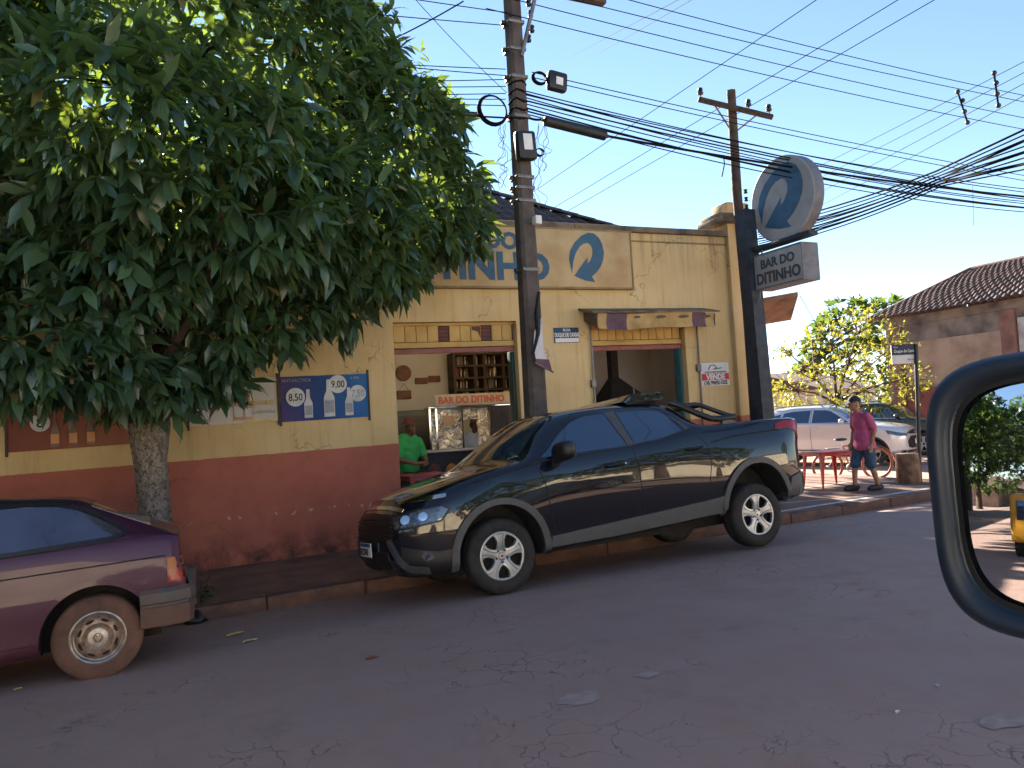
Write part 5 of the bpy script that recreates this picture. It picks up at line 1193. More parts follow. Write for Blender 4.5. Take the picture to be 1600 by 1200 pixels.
# ---------------------------------------------------------------- compact SUV (x = 0 front hub)
def make_suv(label, paint, name='parked_suv', detail=True):
    st = [
     S11(-.72, .28, .5, (.62,.42), (.66,.60), (.67,.76), (.63,.87), (.54,.91), (.4,.93), (.2,.945), .95),
     S11(-.64, .25, .6, (.74,.42), (.77,.60), (.765,.78), (.72,.905), (.62,.95), (.46,.97), (.25,.985), .99),
     S11(-.45, .23, .66, (.83,.43), (.85,.62), (.845,.82), (.80,.955), (.70,1.0), (.52,1.02), (.28,1.035), 1.04),
     S11(.0, .24, .70, (.865,.44), (.885,.66), (.875,.88), (.835,1.02), (.75,1.065), (.57,1.085), (.3,1.10), 1.105),
     S11(.30, .25, .70, (.86,.45), (.885,.68), (.88,.92), (.85,1.065), (.78,1.105), (.62,1.13), (.32,1.16), 1.17),
     S11(.60, .26, .70, (.855,.45), (.885,.69), (.885,.95), (.86,1.10), (.74,1.22), (.63,1.29), (.33,1.36), 1.375),
     S11(1.00, .27, .70, (.855,.46), (.885,.70), (.887,.97), (.865,1.12), (.69,1.40), (.60,1.50), (.34,1.55), 1.56),
     S11(1.25, .27, .70, (.855,.46), (.885,.70), (.887,.98), (.866,1.13), (.68,1.45), (.58,1.565), (.34,1.60), 1.61),
     S11(1.90, .28, .70, (.858,.47), (.887,.71), (.887,1.0), (.866,1.15), (.67,1.46), (.57,1.57), (.34,1.605), 1.615),
     S11(2.50, .30, .70, (.865,.50), (.892,.75), (.887,1.03), (.86,1.18), (.67,1.43), (.56,1.53), (.34,1.565), 1.575),
     S11(2.95, .34, .68, (.86,.52), (.885,.78), (.875,1.05), (.84,1.20), (.68,1.36), (.56,1.44), (.33,1.475), 1.485),
     S11(3.18, .38, .64, (.83,.54), (.855,.78), (.84,1.04), (.80,1.17), (.70,1.23), (.58,1.27), (.32,1.29), 1.295),
     S11(3.28, .42, .58, (.77,.54), (.79,.78), (.775,1.02), (.74,1.12), (.66,1.16), (.54,1.18), (.3,1.19), 1.195)]
    bm = loft_body(st, 3, .06, lambda z: .10*sstep((z-.72)/.3)+.08*sstep((.4-z)/.15), lambda z: 0.0, .14, .08)
    W = Wrap(bm); t = thing(name, label, 'car')
    body = cut_arches(bm, [(0, .33, .385, .385), (2.57, .33, .385, .385)], 'body', (paint, 'well_dark'), .28, .9); body.parent = t
    def P(n_, mb, m, par=None, smooth=35): return mb.build(n_, m, par or body, smooth)
    for s in (-1, 1):
        P('front_window', W.side([(.52,1.135), (.98,1.44), (1.12,1.475), (1.42,1.49), (1.44,1.15)], s, off=.003, th=.01, step=.08), 'glass_tint')
        P('rear_window', W.side([(1.52,1.155), (1.50,1.49), (1.95,1.48), (2.22,1.44), (2.28,1.19)], s, off=.003, th=.01, step=.08), 'glass_tint')
        P('quarter_window', W.side([(2.36,1.20), (2.30,1.42), (2.55,1.36), (2.85,1.25)], s, off=.003, th=.01, step=.08), 'glass_tint')
        P('chrome_trim', W.side(strip([(.45,1.10), (1.4,1.128), (2.3,1.17), (2.88,1.225)], .02), s, off=.006, th=.01, step=.1), 'chrome')
        for pth in ([(.42,1.09), (.45,.8), (.50,.42)], [(1.47,1.50), (1.48,.8), (1.48,.42)], [(2.32,1.42), (2.40,1.0), (2.28,.72), (2.18,.45)]):
            P('door_seam', W.side(strip(pth, .010), s, off=.0015, th=.004, step=.08), 'well_dark')
        P('sill_cladding', W.side([(.36,.27), (.38,.43), (2.2,.46), (2.2,.32)], s, off=.012, th=.02, step=.12), 'plastic_black')
        for x in (0, 2.57): P('arch_cladding', W.side(arc(x,.33,.435,.435,185,-5,22)+arc(x,.33,.386,.386,-5,185,22), s, off=.013, th=.02, step=.07), 'plastic_black')
        h = P('headlight', W.diag([(-.28*s,.79), (-.05*s,.83), (.22*s,.90), (.18*s,.80), (-.05*s,.74), (-.26*s,.74)], R(45)*(-s), (-.5, s*.68, 0), off=.006, th=.02, step=.05), 'lens_clear')
        P('tail_light', W.side([(3.0,1.02), (3.02,1.10), (3.3,1.08), (3.3,.96)], s, off=.006, th=.02, step=.06), 'lens_red')
        mr = link('side_mirror', None, t, (.62, s*.89, 1.14)); mb = MB(); mb.sphere((.02, s*.10, .03), (.07, .12, .075), 14, 8); mb.build('shell', paint, mr, 60)
        for hx, hz in ((1.34, 1.0), (2.22, 1.03)):
            k = W.t.ray_cast(Vector((hx, s*3, hz)), Vector((0, -s, 0)))[0]; mb = MB(); mb.tube([(hx-.09, k.y, hz), (hx-.06, k.y+s*.025, hz), (hx+.06, k.y+s*.025, hz), (hx+.09, k.y, hz)], .014, 8); P('door_handle', mb, paint)
        mb = MB(); mb.tube([(1.2, s*.56, 1.57), (1.3, s*.55, 1.635), (2.4, s*.54, 1.62), (2.55, s*.54, 1.55)], .016, 8); mb.build('roof_rail', 'steel_band', t, 50)
    P('windscreen', W.patch([(-.70,.55), (-.3,.32), (0,.30), (.3,.32), (.70,.55), (.58,1.06), (.3,1.13), (0,1.14), (-.3,1.13), (-.58,1.06)], (0,0,4), (0,1,0), (1,0,0), (0,0,-1), off=.003, th=.01, step=.1), 'glass_tint')
    P('back_glass', W.rear([(-.55,1.24), (.55,1.24), (.48,1.45), (-.48,1.45)], off=.003, th=.01, step=.1), 'glass_tint')
    P('grille', W.front([(-.55,.46), (-.58,.60), (-.42,.72), (.42,.72), (.58,.60), (.55,.46), (.4,.42), (-.4,.42)], off=.006, th=.02, step=.08), 'plastic_black')
    P('upper_grille', W.front([(-.60,.80), (-.3,.86), (0,.875), (.3,.86), (.60,.80), (.3,.775), (-.3,.775)], off=.006, th=.02, step=.07), 'plastic_black')
    P('lower_bumper', W.front([(-.70,.26), (-.74,.38), (.74,.38), (.70,.26)], off=.008, th=.02, step=.1), 'plastic_black')
    k = W.t.ray_cast(Vector((-6, 0, .82)), Vector((1, 0, 0)))[0]; mb = MB(); mb.prism([(-.075,.018), (-.025,.018), (-.02,.03), (.02,.03), (.025,.018), (.075,.018), (.075,-.018), (.025,-.018), (.02,-.03), (-.02,-.03), (-.025,-.018), (-.075,-.018)], (k.x-.012, 0, .82), (0,1,0), (0,0,1), (-.008,0,0)); mb.build('badge', 'cap_silver', t)
    k = W.t.ray_cast(Vector((-6, 0, .58)), Vector((1, 0, 0)))[0]; mb = MB(); mb.bbox(k.x-.035, k.x-.018, -.2, .2, .52, .65, .004); pl_ = mb.build('number_plate', 'white_paint', t, 30)
    mb = MB(); mb.box(k.x-.039, k.x-.036, -.195, .195, .615, .646); mb.build('blue_band', 'sign_blue', pl_)
    mb = MB(); mb.box(-.4, 3.0, -.5, .5, .24, .36); mb.build('chassis', 'well_dark', t)
    for x in (0, 2.57):
        for s in (-1, 1): build_wheel(t, x, s*.765, .335, .335, .215, s, 'plain')
    return t
def dirang(deg):  # car heading: local -x is the front; heading measured from +x anticlockwise
    return R(deg)+math.pi
suv = make_suv('silver grey compact SUV parked on the side street behind the man', 'paint_silver')
suv.location = (17.3, 14.2, groad(17.3, 14.2)); suv.rotation_euler = (0, 0, dirang(-65))
suv2 = make_suv('dark blue car behind the street sign and the silver SUV', 'paint_blueblack', 'parked_car')
suv2.location = (21.0, 15.4, groad(21, 15.4)); suv2.rotation_euler = (0, 0, dirang(-70))
# ================================================================ POLES, SIGNS, WIRES
CAM = Vector((0, 0, CAMZ))
def rod(a, b, r, n=8): return MB().tube([a, b], r, n)
# ---- main concrete pole
p1 = Vector((4.33, 8.5, gwalk(4.33, 8.5)))
pole = thing('utility_pole', 'tall dark concrete utility pole standing behind the black pickup', 'utility pole', p1)
mb = MB()
lv = [(-.4, .135), (0, .132), (2.5, .118), (5.5, .098), (9.2, .082)]
for i, (z, r) in enumerate(lv):
    c = r*.35
    mb.v += [(r, -r+c, z), (r, r-c, z), (r-c, r, z), (-r+c, r, z), (-r, r-c, z), (-r, -r+c, z), (-r+c, -r, z), (r-c, -r, z)]
for i in range(len(lv)-1):
    for k in range(8): mb.f.append((i*8+k, i*8+(k+1) % 8, (i+1)*8+(k+1) % 8, (i+1)*8+k)); mb.m.append(0)
mb.f.append(tuple(range(32, 40))); mb.m.append(0); mb.build('shaft', 'pole_concrete', pole)
def prel(px, py, Y=8.4): return at(px, py, Y)-p1
for py in (34, 76, 119, 180, 275, 292, 312, 420):
    z = prel(815, py).z; r = .10+.02*(6-z)/6
    mb = MB(); mb.bbox(-r-.012, r+.012, -r-.012, r+.012, z-.022, z+.022, .008); b_ = mb.build('band', 'steel_band', pole, 30)
    mb = MB(); mb.bbox(-r-.07, -r-.01, -.03, .03, z-.02, z+.02, .006); mb.build('clamp', 'box_black', b_, 30)
for k in range(5):
    z = prel(815, 128+k*14).z; mb = MB(); mb.tube([(.115*math.cos(a*.7), .115*math.sin(a*.7), z+.02*math.sin(a*2.1+k)) for a in range(9)], .014, 6, closed=True); mb.build('cable_wrap', 'wire', pole, 60)
for k, (px, py) in enumerate(((826, 4), (829, 22), (831, 45), (826, 60))):
    q = prel(px, py, 8.38); mb = MB(); mb.lathe([(.001, .045), (.03, .04), (.035, .02), (.02, .0), (.035, -.02), (.03, -.045), (.001, -.05)], 12, c=q); mb.build('insulator', 'box_black', pole, 40)
mb = rod(prel(815, 88, 8.4), prel(842, -30, 8.3), .028); mb.build('brace', 'steel_band', pole, 40)
mb = MB(); mb.bbox(-.09, 1.4, -.06, .06, 5.9+1.2, 5.9+1.3, .01); mb.build('crossarm', 'pole_wood', pole, 30)
# boxes, coils and splice closures hung on the pole
def boxthing(name, label, cat, px, py, Y, wx, wz, wy, m='box_black', tilt=0.0, lab=None):
    c = at(px, py, Y); t = thing(name, label, cat, c, (0, tilt, 0))
    mb = MB(); mb.bbox(-wx/2, wx/2, -wy/2, wy/2, -wz/2, wz/2, min(wx, wz)*.14); mb.build('case', m, t, 40)
    if lab: mb = MB(); mb.box(lab[0], lab[1], -wy/2-.004, -wy/2-.001, lab[2], lab[3]); mb.build('label', 'white_paint', t)
    return t
boxthing('meter_box', 'black equipment box with white label strapped to the concrete pole', 'box', 821, 228, 8.32, .26, .36, .14, tilt=-.06, lab=(-.055, .065, -.07, .13))
t = boxthing('cable_terminal', 'black cable terminal box with white sticker hanging right of the pole', 'box', 870, 128, 8.4, .27, .25, .12, tilt=.10, lab=(-.04, .06, -.06, .04))
for px, py, rr_, lab in ((843, 122, .09, 'small black cable coil between pole and terminal box'), (770, 172, .175, 'large black cable coil hanging left of the pole'), (843, 238, .055, 'small cable coil beside the box on the pole')):
    c = at(px, py, 8.42); mb = MB()
    for k in range(4): mb.tube([(rr_*(1+.04*k)*math.cos(a*.3142+k), .012*k-.02, rr_*(1+.04*k)*(.98 if rr_ > .1 else .8)*math.sin(a*.3142+k)) for a in range(20)], .010 if rr_ > .07 else .006, 6, closed=True)
    o = mb.build('cable_coil', 'wire', None, 60, loc=c); tag(o, lab, 'cable coil')
def splice(a, b, r, label):
    a, b = Vector(a), Vector(b); d = b-a; mb = MB(); o = (a+b)/2
    mb.tube([a-o, a-o+d*.04, a-o+d*.05, a-o+d*.95, a-o+d*.96, b-o], [r*.35, r*.4, r, r, r*.4, r*.35], 14)
    mb.tube([a-o+d*.04, a-o+d*.96], r*.3, 6)
    t = mb.build('splice_closure', 'box_black', None, 35, loc=o); tag(t, label, 'cable closure')
splice(at(846, 187, 8.4), at(950, 213, 8.4), .068, 'fat black cable splice closure right of the pole')
splice(at(680, 174, 8.4), at(748, 179, 8.4), .030, 'thin black cable splice left of the pole beside the tree')
# street light photocell / camera on the pole
sc_ = thing('security_camera', 'small white camera clamped on the pole in front of the sign', 'camera', at(836, 346, 8.35))
mb = MB(); mb.bbox(-.035, .055, -.09, .03, -.05, .06, .015); mb.build('body', 'white_paint', sc_, 40)
mb = MB(); mb.tube([(-.06, .05, .02), (0, .0, .0)], .015); mb.build('arm', 'steel_band', sc_, 40)
# torn banner on the pole
bt = thing('torn_banner', 'torn white and purple banner hanging off the pole', 'banner', at(845, 520, 8.3))
O_ = at(845, 520, 8.3)
def bp(px, py): return at(px, py, 8.3)-O_
mb = MB()
rowsb = [((842,500),(846,497)), ((836,518),(848,520)), ((834,545),(851,545)), ((836,560),(856,564)), ((838,568),(861,580))]
def bf(u, v):
    i = min(3, int(u*4)); f = u*4-i; a = bp(*rowsb[i][0]).lerp(bp(*rowsb[i+1][0]), f); b = bp(*rowsb[i][1]).lerp(bp(*rowsb[i+1][1]), f); p = a.lerp(b, v); return (p.x, p.y+.02*math.sin(u*6+v*5), p.z)
mb.grid(bf, 12, 5); mb.build('cloth', 'cloth_white', bt, 60)
mb = MB(); q = [bp(835, 561)-Vector((0,.03,0)), bp(836, 567)-Vector((0,.03,0)), bp(861, 580)-Vector((0,.03,0)), bp(856, 562)-Vector((0,.03,0))]; mb.add(q, [(0,1,2,3)]); mb.build('purple_hem', 'cloth_purple', bt)
mb = MB(); mb.tube([bp(834, 567)-Vector((0,.03,0)), bp(863, 582)-Vector((0,.03,0))], .011); mb.build('stick', 'cap_stone', bt, 40)
mb = MB(); mb.tube([bp(842, 456), bp(839, 490), bp(841, 520), bp(833, 555)], [.02, .035, .03, .012], 6); mb.build('dark_strip', 'box_black', bt, 60)

# ---- corner post with the bar signs, and the concrete pole behind it
cp = Vector((8.79, 9.3, gwalk(8.79, 9.3)))
bpst = thing('sign_post', 'dark blue steel post carrying the bar signs at the corner', 'post', cp)
mb = MB()
for z0, z1 in ((-.2, 4.62),):
    a, b = .125, .105; l = -.10
    mb.add([(-a,-a,z0),(a,-a,z0),(a,a,z0),(-a,a,z0),(-b+l,-b,z1),(b+l,-b,z1),(b+l,b,z1),(-b+l,b,z1)], [(3,2,1,0),(4,5,6,7),(0,1,5,4),(1,2,6,5),(2,3,7,6),(3,0,4,7)])
mb.build('shaft', 'pole_blue', bpst)
mb = MB(); mb.tube([(-.09, -.1, 3.12), (-.09, -.17, 3.18), (-.09, -.3, 3.95), (-.09, -.42, 3.98)], .012, 6); mb.build('bracket', 'steel_band', bpst, 50)
mb = MB(); mb.bbox(-.13, .05, -1.28, -.02, 3.92, 3.99, .01); mb.build('arm', 'pole_blue', bpst, 30)
u2 = Vector((9.02, 9.75, gwalk(9.0, 9.75)))
pole2 = thing('utility_pole', 'thin brown pole with a wooden crossarm rising above the corner pilaster', 'utility pole', u2)
mb = MB(); mb.tube([(0,0,-.3), (0,0,3.0), (-.06,0,5), (-.12,-.1,6.75)], [.10, .09, .08, .072], 14); mb.build('shaft', 'pole_wood', pole2, 60)
mb = MB()
A_, B_ = at(1091, 155, 9.75)-u2, at(1207, 183, 9.30)-u2; mb.tube([A_, B_], .052, 4); mb.build('crossarm', 'pole_wood', pole2)
INS = []
for px, py in ((1095, 147), (1170, 163), (1202, 169)):
    f = (px-1091)/116; c = A_.lerp(B_, f)+Vector((0,0,.12)); INS.append(c+u2+Vector((0,0,.05)))
    mb = MB(); mb.lathe([(.012, -.12), (.012, -.03), (.045, -.03), (.05, 0), (.03, .02), (.045, .04), (.035, .075), (.001, .085)], 12, c=c); mb.build('insulator', 'box_black', pole2, 40)
for s in (-1, 1):
    c = (A_+B_)/2; d = (B_-A_).normalized(); mb = rod(c+d*.36*s-Vector((0,0,.03)), Vector((-.1, -.06, c.z-.36)), .014); mb.build('brace', 'steel_band', pole2, 40)
for k in range(4):
    mb = MB(); z = 5.05-k*.13; mb.lathe([(.001, .04), (.035, .03), (.02, 0), (.035, -.03), (.001, -.04)], 10, c=(.02, -.12, z)); mb.build('spool', 'box_black', pole2, 40)
# round lollipop sign facing up the street
X0 = 8.93; rc = Vector((X0, 8.66, 4.76)); RS = .655
rs = thing('round_sign', 'round grey sign with blue swirl arrow above the corner', 'sign', rc)
mb = MB(); mb.lathe([(.001, -.105), (RS-.02, -.105), (RS, -.09), (RS, .09), (RS-.02, .105), (.001, .105)], 56, 'x', mi=0)
for i, f in enumerate(mb.f):
    mb.m[i] = 1 if 2*56 <= i < 3*56 else 0
mb.build('drum', ['sign_grey', 'sign_edge'], rs, 30)
for sg in (-1, 1):
    mb = MB(); mb.prism([(a*RS*1.02, b*RS*.98) for a, b in LOGO], (sg*.107, 0, 0), (0, sg, 0), (0,0,1), (sg*.006, 0, 0)); mb.build('swirl_arrow', 'sign_blue', rs)
# box sign
bs0 = Vector((X0-.09, 8.71, 3.43)); bs = thing('box_sign', 'grey box sign reading BAR DO DITINHO below the round sign', 'sign', bs0)
mb = MB(); mb.bbox(-.16, .16, -.51, .47, 0, .55, .012); mb.build('case', 'sign_grey', bs, 30)
for z in (-.004, .53): mb = MB(); mb.box(-.166, .166, -.515, .475, z, z+.024); mb.build('trim', 'sign_edge', bs)
mb = MB(); mb.box(-.166, .166, -.517, -.509, .02, .53); mb.build('end_panel', 'sign_edge', bs)
text('lettering', 'BAR DO', .19, 'sign_dark', (-.164, -.02, .315), U=(0,-1,0), parent=bs, align='CENTER', offset=.006)
text('lettering', 'DITINHO', .235, 'sign_dark', (-.164, -.02, .08), U=(0,-1,0), parent=bs, align='CENTER', offset=.008, sx=.92)

# ---- street name sign on its post
sp = Vector((11.85, 9.0, gwalk(11.85, 9.0)))
ss = thing('street_sign', 'navy and white street name sign on a thin leaning post', 'street sign', sp)
topz = at(1431, 538, 9.0)-sp
mb = MB(); mb.tube([(0,0,-.1), tuple(topz)], .034, 10); mb.build('post', 'box_black', ss, 50)
a_, b_, c_, d_ = (at(1392, 539, 9.25)-sp, at(1431, 537, 9.0)-sp, at(1432, 566, 9.0)-sp, at(1394, 569, 9.25)-sp)
U_ = (b_-a_).normalized(); V_ = (a_-d_).normalized(); wN = U_.cross(V_)
Wd = (b_-a_).length; Hd = (a_-d_).length
mb = MB(); mb.prism([(0,0), (Wd,0), (Wd,Hd), (0,Hd)], d_, U_, V_, -wN*.02); mb.build('plate', 'white_paint', ss)
mb = MB(); mb.prism([(0,Hd*.45), (Wd,Hd*.45), (Wd,Hd), (0,Hd)], d_+wN*.003, U_, V_, wN*.003); mb.build('navy_panel', 'navy', ss)
text('lettering', 'Rua', .045, 'white_paint', d_+U_*.04+V_*(Hd*.82)+wN*.009, U=U_, V=V_, parent=ss)
text('lettering', 'Duque de Caxias', .075, 'white_paint', d_+U_*.04+V_*(Hd*.58)+wN*.009, U=U_, V=V_, parent=ss, sx=.68, offset=.001)
text('lettering', 'Bairro', .05, 'navy', d_+U_*(Wd*.62)+V_*(Hd*.16)+wN*.006, U=U_, V=V_, parent=ss, sx=.8)

# ---- wires
WN = [0]
def wire(a, b, r=.006, sag=.15, label='', group='', n=14, name='overhead_wire', m='wire'):
    a, b = Vector(a), Vector(b); o = a.copy(); pts = []
    for i in range(n+1):
        t = i/n; p = a.lerp(b, t)-Vector((0, 0, sag*4*t*(1-t))); pts.append(p-o)
    mb = MB(); mb.tube(pts, r, 5); w_ = mb.build(name, m, None, 60, loc=o); tag(w_, label, 'wire', group); WN[0] += 1; return w_
def ext(p, q, f): return Vector(p)+(Vector(q)-Vector(p))*f
g1, l1 = 'telecom cables along the street to the right of the pole', 'black cable in the bundle running right from the concrete pole'
for k, (pa, pb) in enumerate([((812,140),(1600,286)), ((812,144),(1600,290)), ((812,150),(1600,293)), ((812,155),(1600,297)), ((812,160),(1600,300)), ((812,166),(1600,303)), ((812,146),(1600,281)), ((812,171),(1600,306)), ((815,176),(1600,309))]):
    A, B = at(*pa, 8.45+.02*(k % 3)), at(*pb, 8.3+.05*(k % 4)); wire(A, ext(A, B, 1.35), .008+.003*(k % 2), .22+.06*(k % 3), l1, g1, 20)
A, B = at(950, 213, 8.4), at(1600, 300, 8.4); wire(A, ext(A, B, 1.3), .018, .12, 'thick black cable leaving the splice closure to the right', None, 20)
A, B = at(820, 181, 8.45), at(846, 187, 8.4); wire(A, B, .016, .02, 'short thick cable between pole and the fat splice closure', None, 6)
g2, l2 = 'power conductors high along the street', 'thin power line high above the street to the right of the pole'
for pa, pb in (((905,0),(1600,153)), ((990,0),(1600,143)), ((862,12),(1600,178)), ((828,28),(1600,196)), ((892,125),(1600,268)), ((892,133),(1600,276))):
    A, B = at(*pa, 8.4), at(*pb, 8.4); d = B-A; wire(A-d*.06, A+d*1.35, .0065, .10, l2, g2, 20)
g3, l3 = 'lines over the side street', 'thin line crossing over the corner insulators along the side street'
for p in INS: wire(p+Vector((0, -18, .4)), p+Vector((0, 40, 0)), .006, .12, l3, g3, 20)
for pa, pb in (((842,112),(1050,0)), ((882,112),(1072,0))):
    A, B = at(*pa, 22), at(*pb, 9); wire(A, ext(A, B, 1.6), .006, .05, 'thin line rising right above the terminal box', 'lines rising above the terminal box')
g4, l4 = 'spaced conductors at upper right', 'power line of the spaced set at the upper right'
pts4 = []
for pa, pb in (((1295,247),(1600,90)), ((1320,253),(1600,107)), ((1330,270),(1600,124)), ((1345,283),(1600,143))):
    A, B = at(*pa, 16), at(*pb, 8.2); wire(ext(A, B, -1.6), ext(A, B, 1.8), .0075, .1, l4, g4, 20); pts4.append((A, B))
for f, lab in ((.76, 'left insulating spacer bar on the upper right power lines'), (.90, 'right insulating spacer bar on the upper right power lines')):
    a = ext(*pts4[0], f); b = ext(*pts4[3], f); o = (a+b)/2; t = thing('line_spacer', lab, 'spacer', o)
    mb = MB(); mb.tube([a-o, b-o], .02, 6); mb.build('bar', 'wire', t, 40)
    for q in range(4):
        c = ext(*pts4[q], f)-o; mb = MB(); mb.sphere(c, .05, 8, 6); mb.build('clamp', 'box_black', t, 60)
g5, l5 = 'cables crossing the road from the corner pole', 'black cable in the bundle rising right from the corner pole over the road'
for k in range(11):
    A = at(1184+(k % 3), 352+k*3.6, 9.5); B = at(1600, 203+k*6.0+(k % 3)*2, 5.0); M_ = at(1462+(k % 4)*6, 268+k*2.2, 6.4)
    mb = MB(); o = A.copy(); C_ = ext(M_, B, 1.8)
    pts = [A.lerp(M_, t)-Vector((0,0,.25*t*(1-t)*(1+.2*(k % 4)))) for t in [i/10 for i in range(10)]]+[M_.lerp(C_, t) for t in [i/6 for i in range(7)]]
    mb.tube([p-o for p in pts], .009+.004*(k % 3 == 0), 5); w_ = mb.build('overhead_wire', 'wire', None, 60, loc=o); tag(w_, l5, 'wire', g5)
g6, l6 = 'cables left of the pole going behind the tree', 'cable running left from the concrete pole into the tree'
for k, (pa, pb) in enumerate([((790,108),(610,95)), ((790,118),(625,99)), ((790,124),(640,122)), ((790,135),(640,131)), ((790,146),(640,143)), ((790,155),(645,149)), ((790,165),(650,156)), ((790,184),(640,170)), ((795,40),(560,15)), ((795,20),(620,-10))]):
    A, B = at(*pa, 8.45), at(*pb, 8.45); wire(A, ext(A, B, 4.0), .006 if k != 7 else .012, .05, l6, g6, 14)
wire(at(724, 2, 7.5), at(560, 85, 9.2), .008, .03, 'twisted service wire slanting down into the top of the tree', None)
wire(at(650, 0, 7.5), at(792, 145, 8.4), .004, .03, 'very thin wire slanting down right to the pole', None)
# loose drop wires on the poles
rr = random.Random(11)
for k in range(9):
    px, py = rr.choice([(782, 250), (790, 230), (845, 260), (850, 280), (842, 250)]); a = at(px+rr.uniform(-8, 8), 190+rr.uniform(-8, 15), 8.42); pts = []
    for i in range(10): t = i/9; pts.append(at(px+rr.uniform(-14, 14)*math.sin(t*3), 195+t*(70+30*(k % 3))+rr.uniform(-3, 3), 8.42)-a)
    mb = MB(); q = np.linspace(0, 1, 30); P = np.array(pts); C = np.stack([pchip(np.linspace(0, 1, 10), P[:, c], q) for c in range(3)], 1); mb.tube([tuple(c) for c in C], .0035, 4)
    w_ = mb.build('drop_wire', 'wire_pale', None, 60, loc=a); tag(w_, 'thin loose drop wire dangling beside the concrete pole', 'wire', 'loose drop wires at the pole')
mb = MB(); a = at(1130, 242, 9); mb.tube([at(1130, 242, 9)-a, at(1132, 256, 9)-a, at(1128, 276, 9)-a], .010, 5); tag(mb.build('cable_end', 'wire', None, 60, loc=a), 'short black cable end hanging in mid-air left of the round sign', 'wire')
wire(at(1520, 290, 7.0), at(1521, 352, 7.0), .003, .0, 'thin wire dangling from the cable crossing at right', None)
wire(at(1250, 462, 10.5), at(1330, 565, 20), .006, .3, 'thin service wire from the corner canopy towards the distant pole', None)
wire(at(1183, 330, 9.6), at(880, 450, 30), .006, .2, 'thin line from the corner pole passing behind the roof', None)
# ================================================================ BAR INTERIOR
def atp(px, py, Y): return at(px, py, Y)
FZ = lambda x: K*x+.03
def on(px, py, Y): p = at(px, py, Y); return p
# clock and plaques on the back wall
c = at(630, 583, 13.98); ck = thing('wall_clock', 'round brown wall clock on the back wall inside the bar', 'clock', c)
mb = MB(); mb.lathe([(.001, -.045), (.105, -.045), (.11, -.05), (.145, -.05), (.15, -.03), (.15, 0)], 32, 'y'); mb.build('case', 'wood_mid', ck, 30)
mb = MB(); mb.box(-.006, .006, -.052, -.047, -.01, .085); mb.build('hand', 'wood_dark', ck)
mb = MB(); mb.box(-.07, .01, -.052, -.047, -.006, .006); mb.build('hand', 'wood_dark', ck)
for px, py, wv, hv, lab in ((658, 595, .25, .12, 'brown wooden plaque right of the wall clock'), (678, 592, .25, .12, 'reddish wooden plaque next to the shelf inside the bar')):
    c = at(px, py, 13.98); t = thing('wall_plaque', lab, 'plaque', c); mb = MB(); mb.bbox(-wv/2, wv/2, -.03, 0, -hv/2, hv/2, .012); mb.build('board', 'wood_mid', t, 40); mb = MB(); mb.bbox(-wv/2+.03, wv/2-.03, -.036, -.031, -hv/2+.025, hv/2-.025, .002); mb.build('panel', 'shutter_brown', t, 40)
c = at(631, 617, 13.98); t = thing('hanging_sign', 'brown wooden board hanging from cords below the wall clock', 'sign', c)
mb = MB(); mb.bbox(-.14, .14, -.03, -.005, -.08, .08, .006); mb.build('board', 'wood_mid', t, 40)
mb = MB(); mb.tube([(-.1, -.018, .08), (0, -.018, .21), (.1, -.018, .08)], .004, 5); mb.build('cord', 'wood_dark', t)
# back-bar shelves with bottles
SY = 13.55
a0, a1 = at(709, 553, SY), at(806, 625, SY); sx0, sx1 = a0.x, a1.x; sz0, sz1 = a1.z, a0.z
sh = thing('bottle_shelf', 'dark wooden bottle shelf against the back wall of the bar', 'shelf', ((sx0+sx1)/2, SY+.2, sz0))
def sbuild(mb, n, m): return mb.build(n, m, sh, None, world=True)
mb = MB(); mb.box(sx0, sx1, SY+.30, SY+.33, sz0, sz1); sbuild(mb, 'back_panel', 'shelf_back')
cols = [sx0, sx0+.42, sx0+.62, sx0+1.02, sx0+1.22, sx1]
for x in cols: mb = MB(); mb.box(x-.03, x+.03, SY, SY+.30, sz0, sz1); sbuild(mb, 'upright', 'wood_dark')
nsh = 4; hz = (sz1-sz0)/nsh
for i in range(nsh+1): mb = MB(); mb.box(sx0-.03, sx1+.03, SY-.004, SY+.296, sz0+i*hz-.02, sz0+i*hz+.02); sbuild(mb, 'board', 'wood_dark')
def bottle_mesh(m, r, h):
    mb = MB(); mb.lathe([(.001, 0), (r*.95, 0), (r, .01), (r, h*.55), (r*.8, h*.63), (r*.38, h*.74), (r*.34, h*.93), (r*.40, h*.935), (r*.40, h), (.001, h)], 12); return mb.mesh('bottle', m, 40)
bms = [(bottle_mesh('bottle_dark', .038, .30), 'dark'), (bottle_mesh('bottle_brown', .036, .29), 'brown'), (bottle_mesh('bottle_clear', .04, .27), 'clear'), (bottle_mesh('bottle_red', .045, .25), 'red')]
rr = random.Random(21)
colname = ['leftmost', 'second', 'middle', 'fourth', 'rightmost']; rown = ['bottom', 'lower', 'upper', 'top']
for ci in range(5):
    for ri in range(4):
        x = cols[ci]+.075
        while x < cols[ci+1]-.07:
            me, cn = bms[rr.choices([0, 1, 2, 3], [5, 3, 2, 1])[0]]
            if rr.random() < .88:
                o = link('bottle', me, None, (x, SY+.12+rr.uniform(-.03, .05), sz0+ri*hz+.021)); tag(o, f'{cn} bottle on the {rown[ri]} board of the {colname[ci]} shelf bay', 'bottle', 'bottles on the back-bar shelf')
            x += .095
